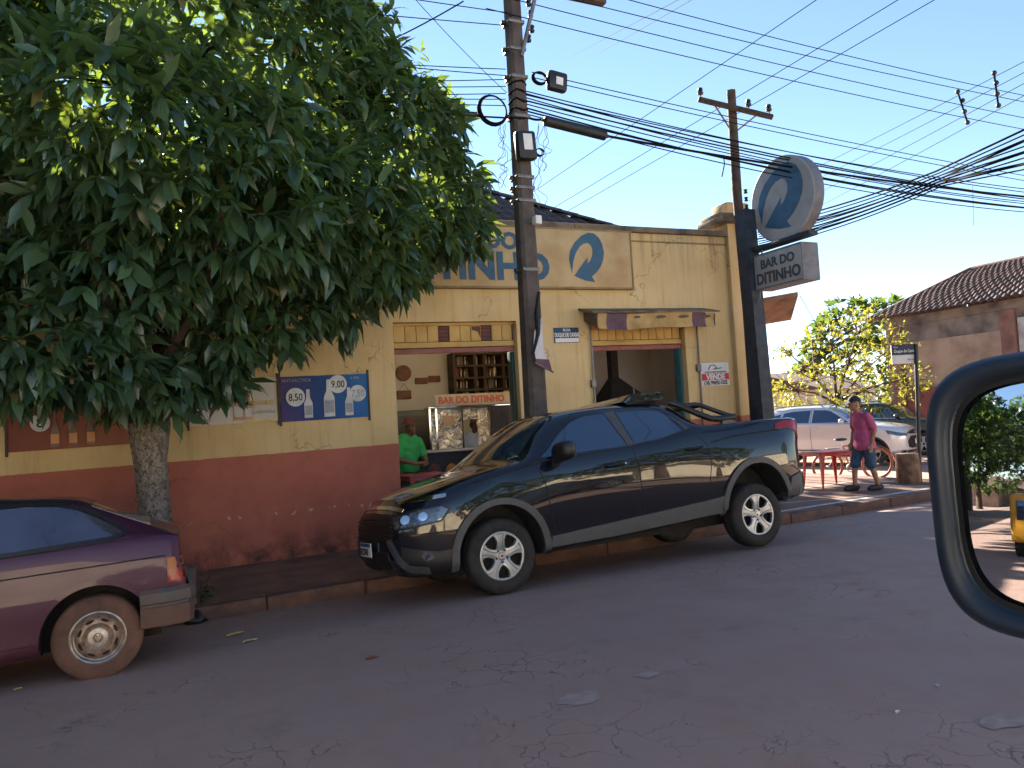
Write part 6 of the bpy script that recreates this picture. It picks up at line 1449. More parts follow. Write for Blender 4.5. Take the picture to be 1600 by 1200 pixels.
# bar counter
CY = 11.75
cz = at(700, 702, CY).z; cx0 = at(652, 705, CY).x
ct = thing('bar_counter', 'dark bar counter with orange arched panels behind the pickup bonnet', 'counter', (4.0, CY, FZ(4.0)))
mb = MB(); mb.bbox(cx0, 5.6, CY-.06, CY+.5, cz-.04, cz, .012); mb.build('top', 'counter_top', ct, 30, world=True)
mb = MB(); mb.box(cx0+.05, 5.58, CY, CY+.46, FZ(4), cz-.041); mb.build('front', 'counter_dark', ct, None, world=True)
for px in (679, 706, 731, 757):
    c = at(px, 738, CY); mb = MB(); mb.prism([(-.11, -.42), (.11, -.42), (.11, .04), (.06, .12), (0, .15), (-.06, .12), (-.11, .04)], (c.x, CY-.004, c.z), (1,0,0), (0,0,1), (0, -.014, 0)); mb.build('panel', 'wood_orange' if px > 690 else 'wood_mid', ct, None, world=True)
# foil-lined food display on the counter
DY = CY+.02
d0, d1 = at(671, 641, DY), at(768, 700, DY); e1 = at(803, 696, DY)
ds = thing('food_display', 'crumpled silver foil lined food display on the bar counter', 'display case', ((d0.x+d1.x)/2, DY, cz))
def crumple(x0, x1, z0, z1, y, seed):
    mb = MB(); r2 = random.Random(seed); ph = [r2.uniform(0, 6) for _ in range(8)]
    def f(u, v):
        w_ = .02*math.sin(u*9+ph[0]+3*math.sin(v*5+ph[1]))+.016*math.sin(v*12+ph[2]+2*math.sin(u*8))+.008*math.sin(u*31+v*23+ph[3]); return (x0+(x1-x0)*u, y+w_-.02, z0+(z1-z0)*v)
    mb.grid(f, 26, 22); return mb
zt = d0.z; dw = d1.x-d0.x
crumple(d0.x+.12, d0.x+dw*.52, cz+.01, zt, DY+.06, 1).build('foil_panel', 'foil', ds, 25, world=True)
crumple(d0.x+dw*.80, d1.x, cz+.01, zt, DY+.06, 2).build('foil_panel', 'foil', ds, 25, world=True)
crumple(d0.x+dw*.50, d0.x+dw*.82, zt-.18, zt, DY+.07, 4).build('foil_panel', 'foil', ds, 25, world=True)
crumple(d0.x, d0.x+.13, cz+.01, zt-.01, DY+.05, 3).build('foil_strip', 'foil', ds, 25, world=True)
for x in (d0.x, d0.x+.11, d0.x+dw*.53, d1.x, e1.x):
    mb = MB(); mb.box(x-.014, x+.014, DY-.006, DY+.02, cz+.001, zt+.02); mb.build('post', 'chrome', ds, None, world=True)
mb = MB(); mb.bbox(d0.x-.02, e1.x+.02, DY-.02, DY+.22, zt+.021, zt+.05, .006); mb.build('top', 'chrome', ds, 30, world=True)
mb = MB(); mb.box(d1.x+.02, e1.x-.02, DY, DY+.006, cz+.002, zt+.02); mb.build('glass', 'glass_dusty', ds, None, world=True)
for px, m in ((701, 'wood_yellow'),):
    q = at(px, 657, DY-.02); mb = MB(); mb.box(q.x-.10, q.x+.10, DY-.035, DY-.028, q.z-.08, q.z+.08); mb.build('notice', 'plaster_beige' if m == 'wood_yellow' else m, ds, None, world=True)
b0, b1 = at(680, 640, DY-.04), at(797, 624, DY-.04)
bd = thing('counter_sign', 'cream board with red letters above the food display', 'sign', ((b0.x+b1.x)/2, DY-.04, b0.z))
mb = MB(); mb.bbox(b0.x, b1.x, DY-.055, DY-.03, zt+.052, zt+.052+.19, .004); mb.build('board', 'board_cream', bd, 30, world=True)
text('lettering', 'BAR DO DITINHO', .155, 'red_faded', ((b0.x+b1.x)/2-.03, DY-.059, zt+.095), parent=bd, align='CENTER', offset=.005, sx=.93, world=True)
pc_ = at(795, 622, DY); mb = MB(); mb.bbox(-.06, .12, -.05, .05, 0, .22, .01); o = mb.build('radio_box', 'plaster_beige', None, 30, loc=(pc_.x, DY+.1, zt+.051)); tag(o, 'small pale box standing at the end of the display top', 'box')
# dark green fridge at the left
f0 = at(668, 640, 13.0); fr = thing('fridge', 'tall dark green drinks fridge behind the man in green', 'fridge', (f0.x, 13.3, FZ(3.9)))
mb = MB(); mb.bbox(-.85, .12, -.35, .35, .0, f0.z-FZ(3.9), .02); mb.build('cabinet', 'fridge_green', fr, 40)
mb = MB(); mb.bbox(-.80, -.38, -.375, -.352, .15, f0.z-FZ(3.9)-.1, .01); mb.build('door', 'counter_dark', fr, 40)
mb = MB(); mb.bbox(-.34, .07, -.375, -.352, .15, f0.z-FZ(3.9)-.1, .01); mb.build('door', 'counter_dark', fr, 40)
# hood with flue in the right room
h0 = at(956, 552, 12.3)
hd = thing('chimney_hood', 'black conical chimney hood with flue pipe in the right doorway', 'hood', (h0.x, 12.3, FZ(7)+.9))
fz = FZ(7)+.9
mb = MB(); zc = at(956, 590, 12.3).z-fz; zb_ = at(956, 640, 12.3).z-fz
wL = h0.x-at(934, 640, 12.3).x; wR = at(1015, 640, 12.3).x-h0.x
mb.add([(-.07,-.07,zc),(.07,-.07,zc),(.07,.07,zc),(-.07,.07,zc),(-wL,-.42,zb_-.25),(wR,-.42,zb_-.25),(wR,.42,zb_-.25),(-wL,.42,zb_-.25),(-wL,-.42,zb_-.02),(wR,-.42,zb_-.02),(wR,.42,zb_-.02),(-wL,.42,zb_-.02)], [(0,1,9,8),(1,2,10,9),(2,3,11,10),(3,0,8,11),(8,9,5,4),(9,10,6,5),(10,11,7,6),(11,8,4,7)]); mb.build('cone', 'soot', hd)
mb = MB(); mb.box(-.075, .075, -.075, .075, zc-.02, 3.5-.9); mb.build('flue', 'soot', hd)
mb = MB(); mb.box(-wL+.05, wR-.05, -.38, .38, -.9, zb_-.5); mb.build('hearth', 'wood_dark', hd)
mb = MB(); q = at(990, 606, 11.8)-hd.location; mb.tube([(q.x, q.y, q.z), (q.x, q.y, -.85)], .012, 6); mb.build('rod', 'steel_band', hd, 40)
# plastic tables in the doorway and on the corner
def plastic_table(label, m, loc, rotz, top=.70, h=.71, m2=None, rough=0):
    t = thing('plastic_table', label, 'table', loc, (0, 0, rotz)); hw = top/2
    mb = MB(); mb.bbox(-hw, hw, -hw, hw, h-.022, h, .008); mb.build('table_top', m2 or m, t, 40)
    mb = MB()
    for s in (-1, 1):
        mb.box(-hw+.02, hw-.02, s*(hw-.018)-.006, s*(hw-.018)+.006, h-.075, h-.023); mb.box(s*(hw-.018)-.006, s*(hw-.018)+.006, -hw+.03, hw-.03, h-.075, h-.023)
    mb.build('apron', m, t)
    for sx in (-1, 1):
        for sy in (-1, 1):
            x, y = sx*(hw-.06), sy*(hw-.06); e = .035; mb = MB()
            L_ = [(x-sx*.045, y+sy*.03), (x+sx*.03, y+sy*.03), (x+sx*.03, y-sy*.045), (x+sx*.0, y-sy*.045), (x+sx*.0, y+sy*.0), (x-sx*.045, y+sy*.0)]
            B = [(x+sx*.05-sx*.02, y+sy*.05), (x+sx*.05, y+sy*.05), (x+sx*.05, y+sy*.05-sy*.02), (x+sx*.035, y+sy*.05-sy*.02), (x+sx*.035, y+sy*.035), (x+sx*.05-sx*.02, y+sy*.035)]
            V_ = [(a, b, h-.024) for a, b in L_]+[(a, b, 0) for a, b in B]
            mb.add(V_, [tuple(range(6)), tuple(range(6, 12))[::-1]]+[(i, (i+1) % 6, 6+(i+1) % 6, 6+i) for i in range(6)]); mb.build('leg', m, t)
    return t
tl_ = Vector((10.62, 9.80, gwalk(10.62, 9.8)))
plastic_table('red plastic bar table standing on the corner sidewalk beside the man', 'red_plastic', tl_, R(-17), .66, .62)
q = at(660, 740, 10.85)
plastic_table('pinkish red plastic table just inside the left doorway', 'pink_plastic', (q.x, 10.85, q.z-.70), R(4), .66, .70)
plastic_table('teal plastic table under the pink one in the left doorway', 'teal_plastic', (q.x+.05, 10.88, q.z-.70), R(-6), .60, .60)
# tree-trunk stump seat
st_ = Vector((11.72, 9.1, gwalk(11.72, 9.1)))
sm = thing('log_stump', 'upright cut log used as a seat beside the street sign', 'stump', st_)
mb = MB()
def stf(u, v):
    a = 2*math.pi*u; r = .185*(1+.05*math.sin(3*a+1)+.03*math.sin(7*a+v*3))*(1+.04*math.sin(v*4)); return (r*math.cos(a), r*math.sin(a), .50*v)
mb.grid(stf, 28, 6); mb.build('bark', 'stump_bark', sm, 60)
mb = MB(); mb.add([(0,0,.505)]+[stf(k/28, 1) for k in range(28)], [(0, 1+k, 1+(k+1) % 28) for k in range(28)]); mb.build('cut_face', 'stump_top', sm)

# ================================================================ PEOPLE
def skin_obj(verts, edges, radii, sub=2, root=0, extra=()):
    """limbs as tapered bones with round joints; a voxel remesh later fuses them into one surface"""
    mb = MB()
    rr_ = [r if isinstance(r, (int, float)) else (r[0]+r[1])/2 for r in radii]
    for i, v in enumerate(verts): mb.sphere(v, rr_[i], 14, 10)
    for a, b in edges:
        A, B = Vector(verts[a]), Vector(verts[b]); ts = [0, .25, .5, .75, 1]
        # slight muscle belly in the middle of long limbs
        bel = .06 if (B-A).length > .2 else 0
        mb.tube([A.lerp(B, t) for t in ts], [(rr_[a]*(1-t)+rr_[b]*t)*(1+bel*math.sin(math.pi*min(1, t*1.4))) for t in ts], 14)
    for c, r in extra: mb.sphere(c, r, 18, 12)
    return mb
def merge(*mbs):
    r = MB()
    for m in mbs: r.add(m.v, m.f)
    return r
def remesh(mb, name, m, voxel, parent, smooth_it=3):
    me = mb.mesh('tmp', m); o = link('tmp', me); md = o.modifiers.new('r', 'REMESH'); md.mode = 'VOXEL'; md.voxel_size = voxel
    if smooth_it: sm_ = o.modifiers.new('s', 'SMOOTH'); sm_.iterations = smooth_it; sm_.factor = .5
    m2 = eval_mods(o); bpy.data.objects.remove(o); m2.name = name; m2.materials.clear(); m2.materials.append(MATS[m])
    m2.polygons.foreach_set('use_smooth', [True]*len(m2.polygons)); return link(name, m2, parent)
def head_mb(c, fwd, tilt=0, s=1.0):
    """head centred at c, facing fwd (2-D); returns mesh builder"""
    mb = MB()
    def H(u, v):
        a = 2*math.pi*u; b = math.pi*(v-.5); x, y, z = math.cos(a)*math.cos(b), math.sin(a)*math.cos(b), math.sin(b)
        X = .098*x; Y = .074*y; Z = .118*z
        if z < -.2: X = X*(1+.35*(z+.2))+(.012*(-z-.2)); Y *= (1+.45*(z+.2))      # jaw narrows
        if x > .6 and -.1 < z < .25: X -= .008*(1-abs(z-.08)/.18) if abs(z-.08) < .18 else 0   # eye sockets
        return (X, Y, Z)
    mb.grid(H, 28, 20)
    mb.sphere((.100, 0, -.012), (.020, .014, .026), 10, 8)      # nose
    mb.sphere((.090, 0, -.062), (.014, .026, .010), 10, 6)      # lips
    mb.sphere((.082, 0, -.098), (.020, .028, .020), 10, 6)      # chin
    mb.sphere((.084, 0, .035), (.016, .050, .012), 10, 6)       # brow
    for e in (-1, 1): mb.sphere((-.008, e*.076, -.008), (.022, .012, .034), 8, 6)
    ct_, st2 = math.cos(tilt), math.sin(tilt); f = Vector((fwd[0], fwd[1], 0)).normalized(); l = Vector((-f.y, f.x, 0)); out = []
    for (x, y, z) in mb.v:
        x, z = x*ct_+z*st2, -x*st2+z*ct_
        out.append(tuple(Vector(c)+(f*x+l*y+Vector((0,0,z)))*s))
    mb.v = out; return mb, f, l
def hand_mb(w_, d, side, s=1.0):
    """relaxed hand at wrist w_, pointing along d; side = thumb direction"""
    w_, d, side = Vector(w_), Vector(d).normalized(), Vector(side).normalized(); nrm = d.cross(side).normalized(); side = nrm.cross(d)
    vs_, es, rs_ = [tuple(w_), tuple(w_+d*.045*s), tuple(w_+d*.085*s)], [(0, 1), (1, 2)], [.026*s, (.036*s), .034*s]
    mb = skin_obj(vs_, es, rs_, 1)
    for k, (o, L) in enumerate(((-.028, .055), (-.010, .068), (.010, .075), (.027, .066))):
        b = w_+d*.082*s+side*o*s; m_ = b+d*L*.5*s-nrm*.008*s; e = b+d*L*.9*s-nrm*.03*s; mb.tube([b, m_, e], [.0105*s, .0095*s, .007*s], 7)
    b = w_+d*.03*s+side*.028*s; mb.tube([b, b+d*.03*s+side*.022*s, b+d*.06*s+side*.026*s], [.013*s, .011*s, .008*s], 7); return mb
# ---- man in the pink shirt
MP = Vector((10.55, 9.0, 0)); MP.z = gwalk(MP.x, MP.y)
man = thing('person', 'man in pink shirt, denim shorts and navy cap standing on the corner', 'person', MP, (0, 0, R(-14)))
J = dict(pel=(.03,0,.80), sp=(.035,0,.95), ch=(.01,0,1.13), nk=(-.04,0,1.27), hd=(-.085,0,1.33),
         sl=(.0,-.17,1.225), el=(.085,-.215,.98), wl=(.02,-.20,.76), sr=(.0,.17,1.225), er=(.03,.235,.99), wr=(-.06,.20,.78),
         hl=(.03,-.09,.77), kl=(-.045,-.10,.42), al=(.13,-.10,.085), hr=(.03,.09,.77), kr=(-.10,.10,.42), ar=(-.13,.10,.08))
J['kl'] = (.06,-.10,.41); J['al'] = (.165,-.10,.08)
def skel(names, edges, rad, extra=()): return skin_obj([J[n] for n in names], [(names.index(a), names.index(b)) for a, b in edges], [rad[n] for n in names], extra=extra)
nm = ['pel','sp','ch','nk','hd','sl','el','wl','sr','er','wr','hl','kl','al','hr','kr','ar']
ed = [('pel','sp'),('sp','ch'),('ch','nk'),('nk','hd'),('ch','sl'),('sl','el'),('el','wl'),('ch','sr'),('sr','er'),('er','wr'),('pel','hl'),('hl','kl'),('kl','al'),('pel','hr'),('hr','kr'),('kr','ar')]
rad = dict(pel=.10, sp=.105, ch=.11, nk=.055, hd=.052, sl=.055, el=.040, wl=.027, sr=.055, er=.040, wr=.027, hl=.078, kl=.050, al=.033, hr=.078, kr=.050, ar=.033)
bodym = skel(nm, ed, rad)
hm, hf, hl_ = head_mb((-.105, 0, 1.415), (-1, 0, 0), .22)
feet = MB()
for k in ('al', 'ar'):
    x, y, z = J[k]; feet.tube([(x+.03, y, .055), (x-.04, y, .05), (x-.13, y, .035), (x-.17, y, .03)], [.035, .04, .036, .022], 10)
bb = remesh(merge(bodym, hm, hand_mb(J['wl'], (-.25, .05, -1), (-1, 0, 0)), hand_mb(J['wr'], (-.35, -.02, -1), (-1, 0, 0)), feet), 'body', 'skin', .0085, man)
J2 = dict(J); 
shn = ['pel','sp','ch','nk','sl','sle','sr','sre']
J['sle'] = tuple(Vector(J['sl']).lerp(Vector(J['el']), .78)); J['sre'] = tuple(Vector(J['sr']).lerp(Vector(J['er']), .78)); J['pel0'] = (.035,0,.70)
sh_ = skel(['pel0','pel','sp','ch','nk','sl','sle','sr','sre'], [('pel0','pel'),('pel','sp'),('sp','ch'),('ch','nk'),('ch','sl'),('sl','sle'),('ch','sr'),('sr','sre')], dict(pel0=.115, pel=.13, sp=.125, ch=.118, nk=.064, sl=.060, sle=.064, sr=.060, sre=.064), [((.03,0,.86), (.145,.19,.20)), ((.005,0,1.10), (.12,.18,.17)), ((.035,0,.74), (.160,.205,.16))])
so2 = remesh(sh_, 'shirt', 'shirt_pink', .011, man, 2)
for v in so2.data.vertices:
    if v.co.z < .66: v.co.z = .66+.012*math.sin(v.co.y*40)
J['kl2'] = tuple(Vector(J['hl']).lerp(Vector(J['kl']), .96)); J['kr2'] = tuple(Vector(J['hr']).lerp(Vector(J['kr']), .96))
so_ = skel(['pel','hl','kl2','hr','kr2'], [('pel','hl'),('hl','kl2'),('pel','hr'),('hr','kr2')], dict(pel=.125, hl=.10, kl2=.084, hr=.10, kr2=.084))
remesh(so_, 'shorts', 'denim', .011, man, 2)
for k in ('al', 'ar'):
    x, y, z = J[k]; mb = MB(); mb.tube([(x+.075, y, .045), (x+.05, y, .05), (x-.05, y, .052), (x-.14, y, .045), (x-.19, y, .033)], [.028, .046, .052, .05, .028], 12)
    mb.v = [(a, b, max(.0, c)) for a, b, c in mb.v]; mb.build('clog', 'sandal', man, 60)
def cap_at(c, f, m, parent, tilt=0, s=1.0, brim=True):
    mb = MB(); c = Vector(c); f = Vector(f).normalized(); l = Vector((-f.y, f.x, 0))
    def D(u, v):
        a = 2*math.pi*u; b = math.pi/2*v; return tuple(c+(f*(.108*math.cos(a)*math.cos(b)-.008)+l*.086*math.sin(a)*math.cos(b)+Vector((0,0,.100*math.sin(b)-.022*math.cos(a)*math.cos(b)*0)))*s)
    mb.grid(D, 24, 8)
    def B(u, v):
        a = math.pi*(u-.5); r = 1+.75*v*math.cos(a)**.8 if math.cos(a) > 1e-6 else 1
        return tuple(c+(f*(.104*math.cos(a)*r-.006)+l*.084*math.sin(a)*(1+.05*v)+Vector((0,0,-.004-.032*v*math.cos(a))))*s)
    if brim: mb.grid(B, 16, 4)
    o = mb.build('cap', m, parent, 60); return o
cap_at((-.098, 0, 1.462), (-1, 0, 0), 'cap_navy', man)
mb = MB(); mb.sphere((-.02, 0, 1.425), (.045, .078, .045), 14, 8); mb.build('hair', 'hair_grey', man, 60)
for e in (-1, 1): mb = MB(); mb.sphere((-.188, e*.030, 1.43), .008, 8, 6); mb.build('eye', 'eye', man, 60)
# ---- seated man in green and man in white behind the counter
def seated(label, head_px, Y, face, shirt, skin, hat, scale=1.0, arms='lap', hair=None):
    hp = at(*head_px, Y); t = thing('person', label, 'person', (hp.x, Y, hp.z-1.24*scale))
    f = Vector((face[0], face[1], 0)).normalized(); l = Vector((-f.y, f.x, 0))
    def L(x, y, z): return tuple((f*x+l*y+Vector((0,0,z)))*scale)
    V_ = dict(pel=L(-.05,0,.50), sp=L(-.04,0,.68), ch=L(-.02,0,.90), nk=L(0,0,1.08), hd=L(.03,0,1.16), sl=L(0,.18,1.02), el=L(.06,.25,.76), wl=L(.27,.10,.68), sr=L(0,-.18,1.02), er=L(.06,-.25,.76), wr=L(.27,-.08,.69), hl=L(-.02,.10,.48), kl=L(.38,.13,.48), al=L(.36,.13,.06), hr=L(-.02,-.10,.48), kr=L(.38,-.13,.48), ar=L(.36,-.13,.06))
    r_ = dict(pel=.10, sp=.10, ch=.105, nk=.055, hd=.055, sl=.062, el=.042, wl=.030, sr=.062, er=.042, wr=.030, hl=.085, kl=.058, al=.038, hr=.085, kr=.058, ar=.038)
    bm_ = skin_obj([V_[n] for n in nm], [(nm.index(a), nm.index(b)) for a, b in ed], [r_[n]*scale for n in nm])
    hm_, _, _ = head_mb(L(.05, 0, 1.24), face, .05, scale)
    ft = MB()
    for k in ('al', 'ar'): p = Vector(V_[k]); ft.tube([p-f*.03, p+f*.06-Vector((0,0,.03)), p+f*.15-Vector((0,0,.04))], [.035, .04, .028], 8)
    remesh(merge(bm_, hm_, hand_mb(V_['wl'], f*.6-l*.8, f), hand_mb(V_['wr'], f*.6+l*.8, f), ft), 'body', skin, .010, t)
    V_['sle'] = tuple(Vector(V_['sl']).lerp(Vector(V_['el']), .75)); V_['sre'] = tuple(Vector(V_['sr']).lerp(Vector(V_['er']), .75))
    n2 = ['pel','sp','ch','nk','sl','sle','sr','sre']; e2 = [('pel','sp'),('sp','ch'),('ch','nk'),('ch','sl'),('sl','sle'),('ch','sr'),('sr','sre')]; r2 = dict(pel=.12, sp=.12, ch=.12, nk=.066, sl=.070, sle=.068, sr=.070, sre=.068)
    remesh(skin_obj([V_[n] for n in n2], [(n2.index(a), n2.index(b)) for a, b in e2], [r2[n]*scale for n in n2], extra=[(L(-.04,s_*.06,.62+.2*k_), (.13,.13,.14)) for s_ in (-1, 1) for k_ in (0, 1, 2)]), 'shirt', shirt, .012, t, 2)
    n3 = ['pel','hl','kl','al','hr','kr','ar']; e3 = [('pel','hl'),('hl','kl'),('kl','al'),('pel','hr'),('hr','kr'),('kr','ar')]; r3 = dict(pel=.125, hl=.10, kl=.075, al=.06, hr=.10, kr=.075, ar=.06)
    remesh(skin_obj([V_[n] for n in n3], [(n3.index(a), n3.index(b)) for a, b in e3], [r3[n]*scale for n in n3]), 'trousers', 'counter_dark', .012, t, 2)
    if hat:
        o = cap_at(L(.045, 0, 1.30), f, hat, t, 0, scale, brim=False); c = Vector(L(.045, 0, 1.30)); mb = MB()
        mb.grid(lambda u, v: tuple(c+f*(.105+.06*v)*math.cos(2*math.pi*u)*scale+l*(.084+.055*v)*math.sin(2*math.pi*u)*scale-Vector((0,0,.02*v))), 24, 3); mb.build('hat_brim', hat, t, 60)
    if hair:
        c = Vector(L(.035, 0, 1.285)); mb = MB(); mb.grid(lambda u, v: tuple(c+(f*.100*math.cos(2*math.pi*u)*math.cos(v*1.57)+l*.078*math.sin(2*math.pi*u)*math.cos(v*1.57)+Vector((0,0,.085*math.sin(v*1.57))))*scale), 20, 6); mb.build('hair', hair, t, 60)
        for e in (-1, 1):
            g = Vector(L(.155, e*.034, 1.255)); mb = MB(); mb.tube([g+(l*.026*math.cos(a*.628)+Vector((0,0,.02*math.sin(a*.628))))*scale for a in range(10)], .004, 5, closed=True); mb.build('glasses', 'box_black', t, 60)
    for e in (-1, 1): mb = MB(); mb.sphere(L(.143, e*.030, 1.252), .008*scale, 8, 6); mb.build('eye', 'eye', t, 60)
    return t
gm = seated('seated man in green shirt and red hat inside the left doorway', (638, 668), 11.35, (.35, -.9), 'shirt_green', 'skin_dark', 'hat_red', 1.0)
wm = seated('man in white shirt and glasses behind the bar counter', (742, 664), 12.32, (-.55, -.83), 'shirt_white', 'skin_dark', None, 1.0, hair='hair_grey')
# stools under them
for nmn, pp, lab in (('stool', gm, 'dark bar stool under the man in the green shirt'), ('stool', wm, 'tall stool under the man in the white shirt')):
    zt_ = pp.location.z+.36; fl = FZ(pp.location.x); t = thing('stool', lab, 'stool', (pp.location.x+.0, pp.location.y, fl)); h_ = max(.2, zt_-fl)
    mb = MB(); mb.lathe([(.001, h_-.04), (.17, h_-.04), (.18, h_-.02), (.17, h_), (.001, h_)], 20); mb.build('seat', 'wood_dark', t, 40)
    for k in range(4): a = math.pi/4+k*math.pi/2; mb = MB(); mb.tube([(.12*math.cos(a), .12*math.sin(a), h_-.03), (.18*math.cos(a), .18*math.sin(a), 0)], .016); mb.build('leg', 'wood_dark', t, 40)

# ---- bicycle
WA, WB = at(1296, 747, 11.9), at(1369, 745, 11.5)
bk0 = Vector(((WA.x+WB.x)/2, (WA.y+WB.y)/2, groad(13.3, 11.7))); ang = math.atan2(WB.y-WA.y, WB.x-WA.x)
bk = thing('bicycle', 'old rusty red bicycle parked on the side street behind the table', 'bicycle', bk0, (R(6), 0, ang))
hw = .53; wr = .32
for x in (-hw, hw):
    wl = link('wheel', None, bk, (x, 0, wr+.015))
    mb = MB(); mb.tube([(wr*math.cos(a*math.pi/18), 0, wr*math.sin(a*math.pi/18)) for a in range(36)], .022, 8, closed=True); mb.build('tyre', 'bike_red', wl, 60)
    mb = MB(); mb.tube([((wr-.028)*math.cos(a*math.pi/18), 0, (wr-.028)*math.sin(a*math.pi/18)) for a in range(36)], .010, 6, closed=True); mb.build('rim', 'rim_steel', wl, 60)
    mb = MB()
    for k in range(16): a = k*math.pi/8; mb.tube([(0, .02*(-1)**k, 0), ((wr-.03)*math.cos(a), 0, (wr-.03)*math.sin(a))], .0022, 4)
    mb.tube([(0, -.05, 0), (0, .05, 0)], .018, 8); mb.build('spokes', 'steel_band', wl)
    mb = MB()
    mb.grid(lambda u, v: ((wr+.045)*math.cos(math.pi*(.05+.75*u)), (v-.5)*.05, (wr+.045)*math.sin(math.pi*(.05+.75*u))+.01*(1-(2*v-1)**2)), 16, 4); mb.build('mudguard', 'bike_red', wl, 60)
def bt_(pts, r, n='frame_tube', m='bike_red'): mb = MB(); mb.tube(pts, r, 8); return mb.build(n, m, bk, 50)
BBk, SEAT, HEAD, HEADB = (-.06,0,.29), (-.20,0,.74), (.36,0,.80), (.40,0,.64)
bt_([SEAT, BBk], .016); bt_([SEAT, HEAD], .015); bt_([BBk, HEADB], .018); bt_([(-hw,0,wr), BBk], .011); bt_([(-hw,0,wr), (-.17,0,.70)], .010); bt_([HEAD, HEADB, (hw,0,wr)], .014, 'fork'); bt_([(-.20,0,.72), (-.225,0,.86)], .012, 'seat_post', 'chrome')
mb = MB(); mb.sphere((-.24, 0, .89), (.14, .085, .035), 14, 8); mb.build('saddle', 'plastic_black', bk, 60)
bt_([(.36,0,.80), (.34,0,.95), (.30,-.14,1.0), (.18,-.26,.97)], .011, 'handlebar', 'chrome'); bt_([(.34,0,.95), (.30,.14,1.0), (.18,.26,.97)], .011, 'handlebar', 'chrome')
mb = MB(); mb.lathe([(.08,-.02), (.10,-.02), (.10,.0), (.08,.0)], 24, 'y', c=(-.06, -.05, .29)); mb.tube([(-.06,-.06,.29), (.04,-.07,.16)], .009); mb.tube([(-.06,.06,.29), (-.16,.07,.42)], .009); mb.build('crank', 'steel_band', bk, 40)
mb = MB(); mb.bbox(-.55, -.28, -.05, .05, .70, .72, .006); mb.build('carrier', 'steel_band', bk, 40)
# ================================================================ RIGHT-HAND BACKGROUND
# house across the side street; the wall along the street stands at x = 22.5
HX = 22.5
mat('plaster_pilaster', (0.28, 0.135, 0.10), 0.9, var=0.25, scale=2)
hs = thing('corner_house', 'weathered one-storey house with brown tiled hip roof across the side street', 'house', (HX, 13, 0))
def hb(mb, n, m, sm_=None): return mb.build(n, m, hs, sm_, world=True)
Y0, Y1 = 7.4, 17.9
mb = MB(); mb.box(HX, HX+.3, Y0, Y1, -.3, 4.30); mb.box(HX+.301, HX+4.4, Y1-.3, Y1, -.3, 4.3); mb.box(HX+.301, HX+4.4, Y0, Y0+.3, -.3, 4.3); hb(mb, 'wall', 'plaster_stained')
mb = MB(); mb.box(HX-.03, HX, 14.0, 17.2, 2.05, 3.45); hb(mb, 'plaster_panel', 'plaster_beige')
mb = MB(); mb.box(HX-.03, HX, 10.2, 13.55, 1.7, 3.75); hb(mb, 'plaster_panel', 'plaster_white')
for y in (13.6, 17.3): mb = MB(); mb.box(HX-.09, HX, y, y+.42, -.3, 4.02); hb(mb, 'pilaster', 'plaster_pilaster')
mb = MB(); mb.box(HX-.06, HX, Y0, Y1, 4.03, 4.30); hb(mb, 'cornice', 'plaster_stained')
mb = MB(); mb.box(HX-.045, HX, 14.05, 17.25, -.3, 1.95); hb(mb, 'dado', 'plaster_red')
ER = [Vector((HX-.45, Y1+.4, 4.32)), Vector((HX-.45, Y0-.4, 4.32)), Vector((HX+4.8, Y0-.4, 4.32)), Vector((HX+4.8, Y1+.4, 4.32))]
R1, R2 = Vector((HX+2.15, 16.2, 5.75)), Vector((HX+2.15, 9.2, 5.75))
def corr(a, b, c, d, name, m, parent, cols, rows, amp=.035):
    """corrugated tile slope: eave a-b, top d-c"""
    mb = MB(); n = (b-a).cross(d-a).normalized(); n = n if n.z > 0 else -n
    W_ = (b-a).length
    def f(u, v):
        p = a.lerp(b, u).lerp(d.lerp(c, u), v); j = math.sin(int(v*rows+.001)*12.9+int(u*cols)*78.2)*43758.5; j -= math.floor(j); return tuple(p+n*(amp*math.sin(2*math.pi*u*cols)+.03*((v*rows) % 1.0 < .02)-.02*((v*rows) % 1.0)+.022*j+.03*math.sin(u*7+v*3)))
    mb.grid(f, cols*6, rows*2); return mb.build(name, m, parent, 50, world=True)
corr(ER[1], ER[0], R1, R2, 'roof', 'tile_brown', hs, 46, 14); corr(ER[0], ER[3], R1+Vector((.01,0,0)), R1, 'roof', 'tile_brown', hs, 20, 14)
corr(ER[3], ER[2], R2, R1, 'roof', 'tile_brown', hs, 40, 12); corr(ER[2], ER[1], R2, R2+Vector((.01,0,0)), 'roof', 'tile_brown', hs, 20, 12)
mb = MB(); mb.tube([ER[0], R1], .10, 8); hb(mb, 'hip_cap', 'tile_brown', 60); mb = MB(); mb.tube([R1, R2], .10, 8); hb(mb, 'ridge_cap', 'tile_brown', 60)
slab('far_sidewalk', 20.6, HX+.01, 4.0, 40, lambda x, y: .06, 'sidewalk', nx=3, ny=20)
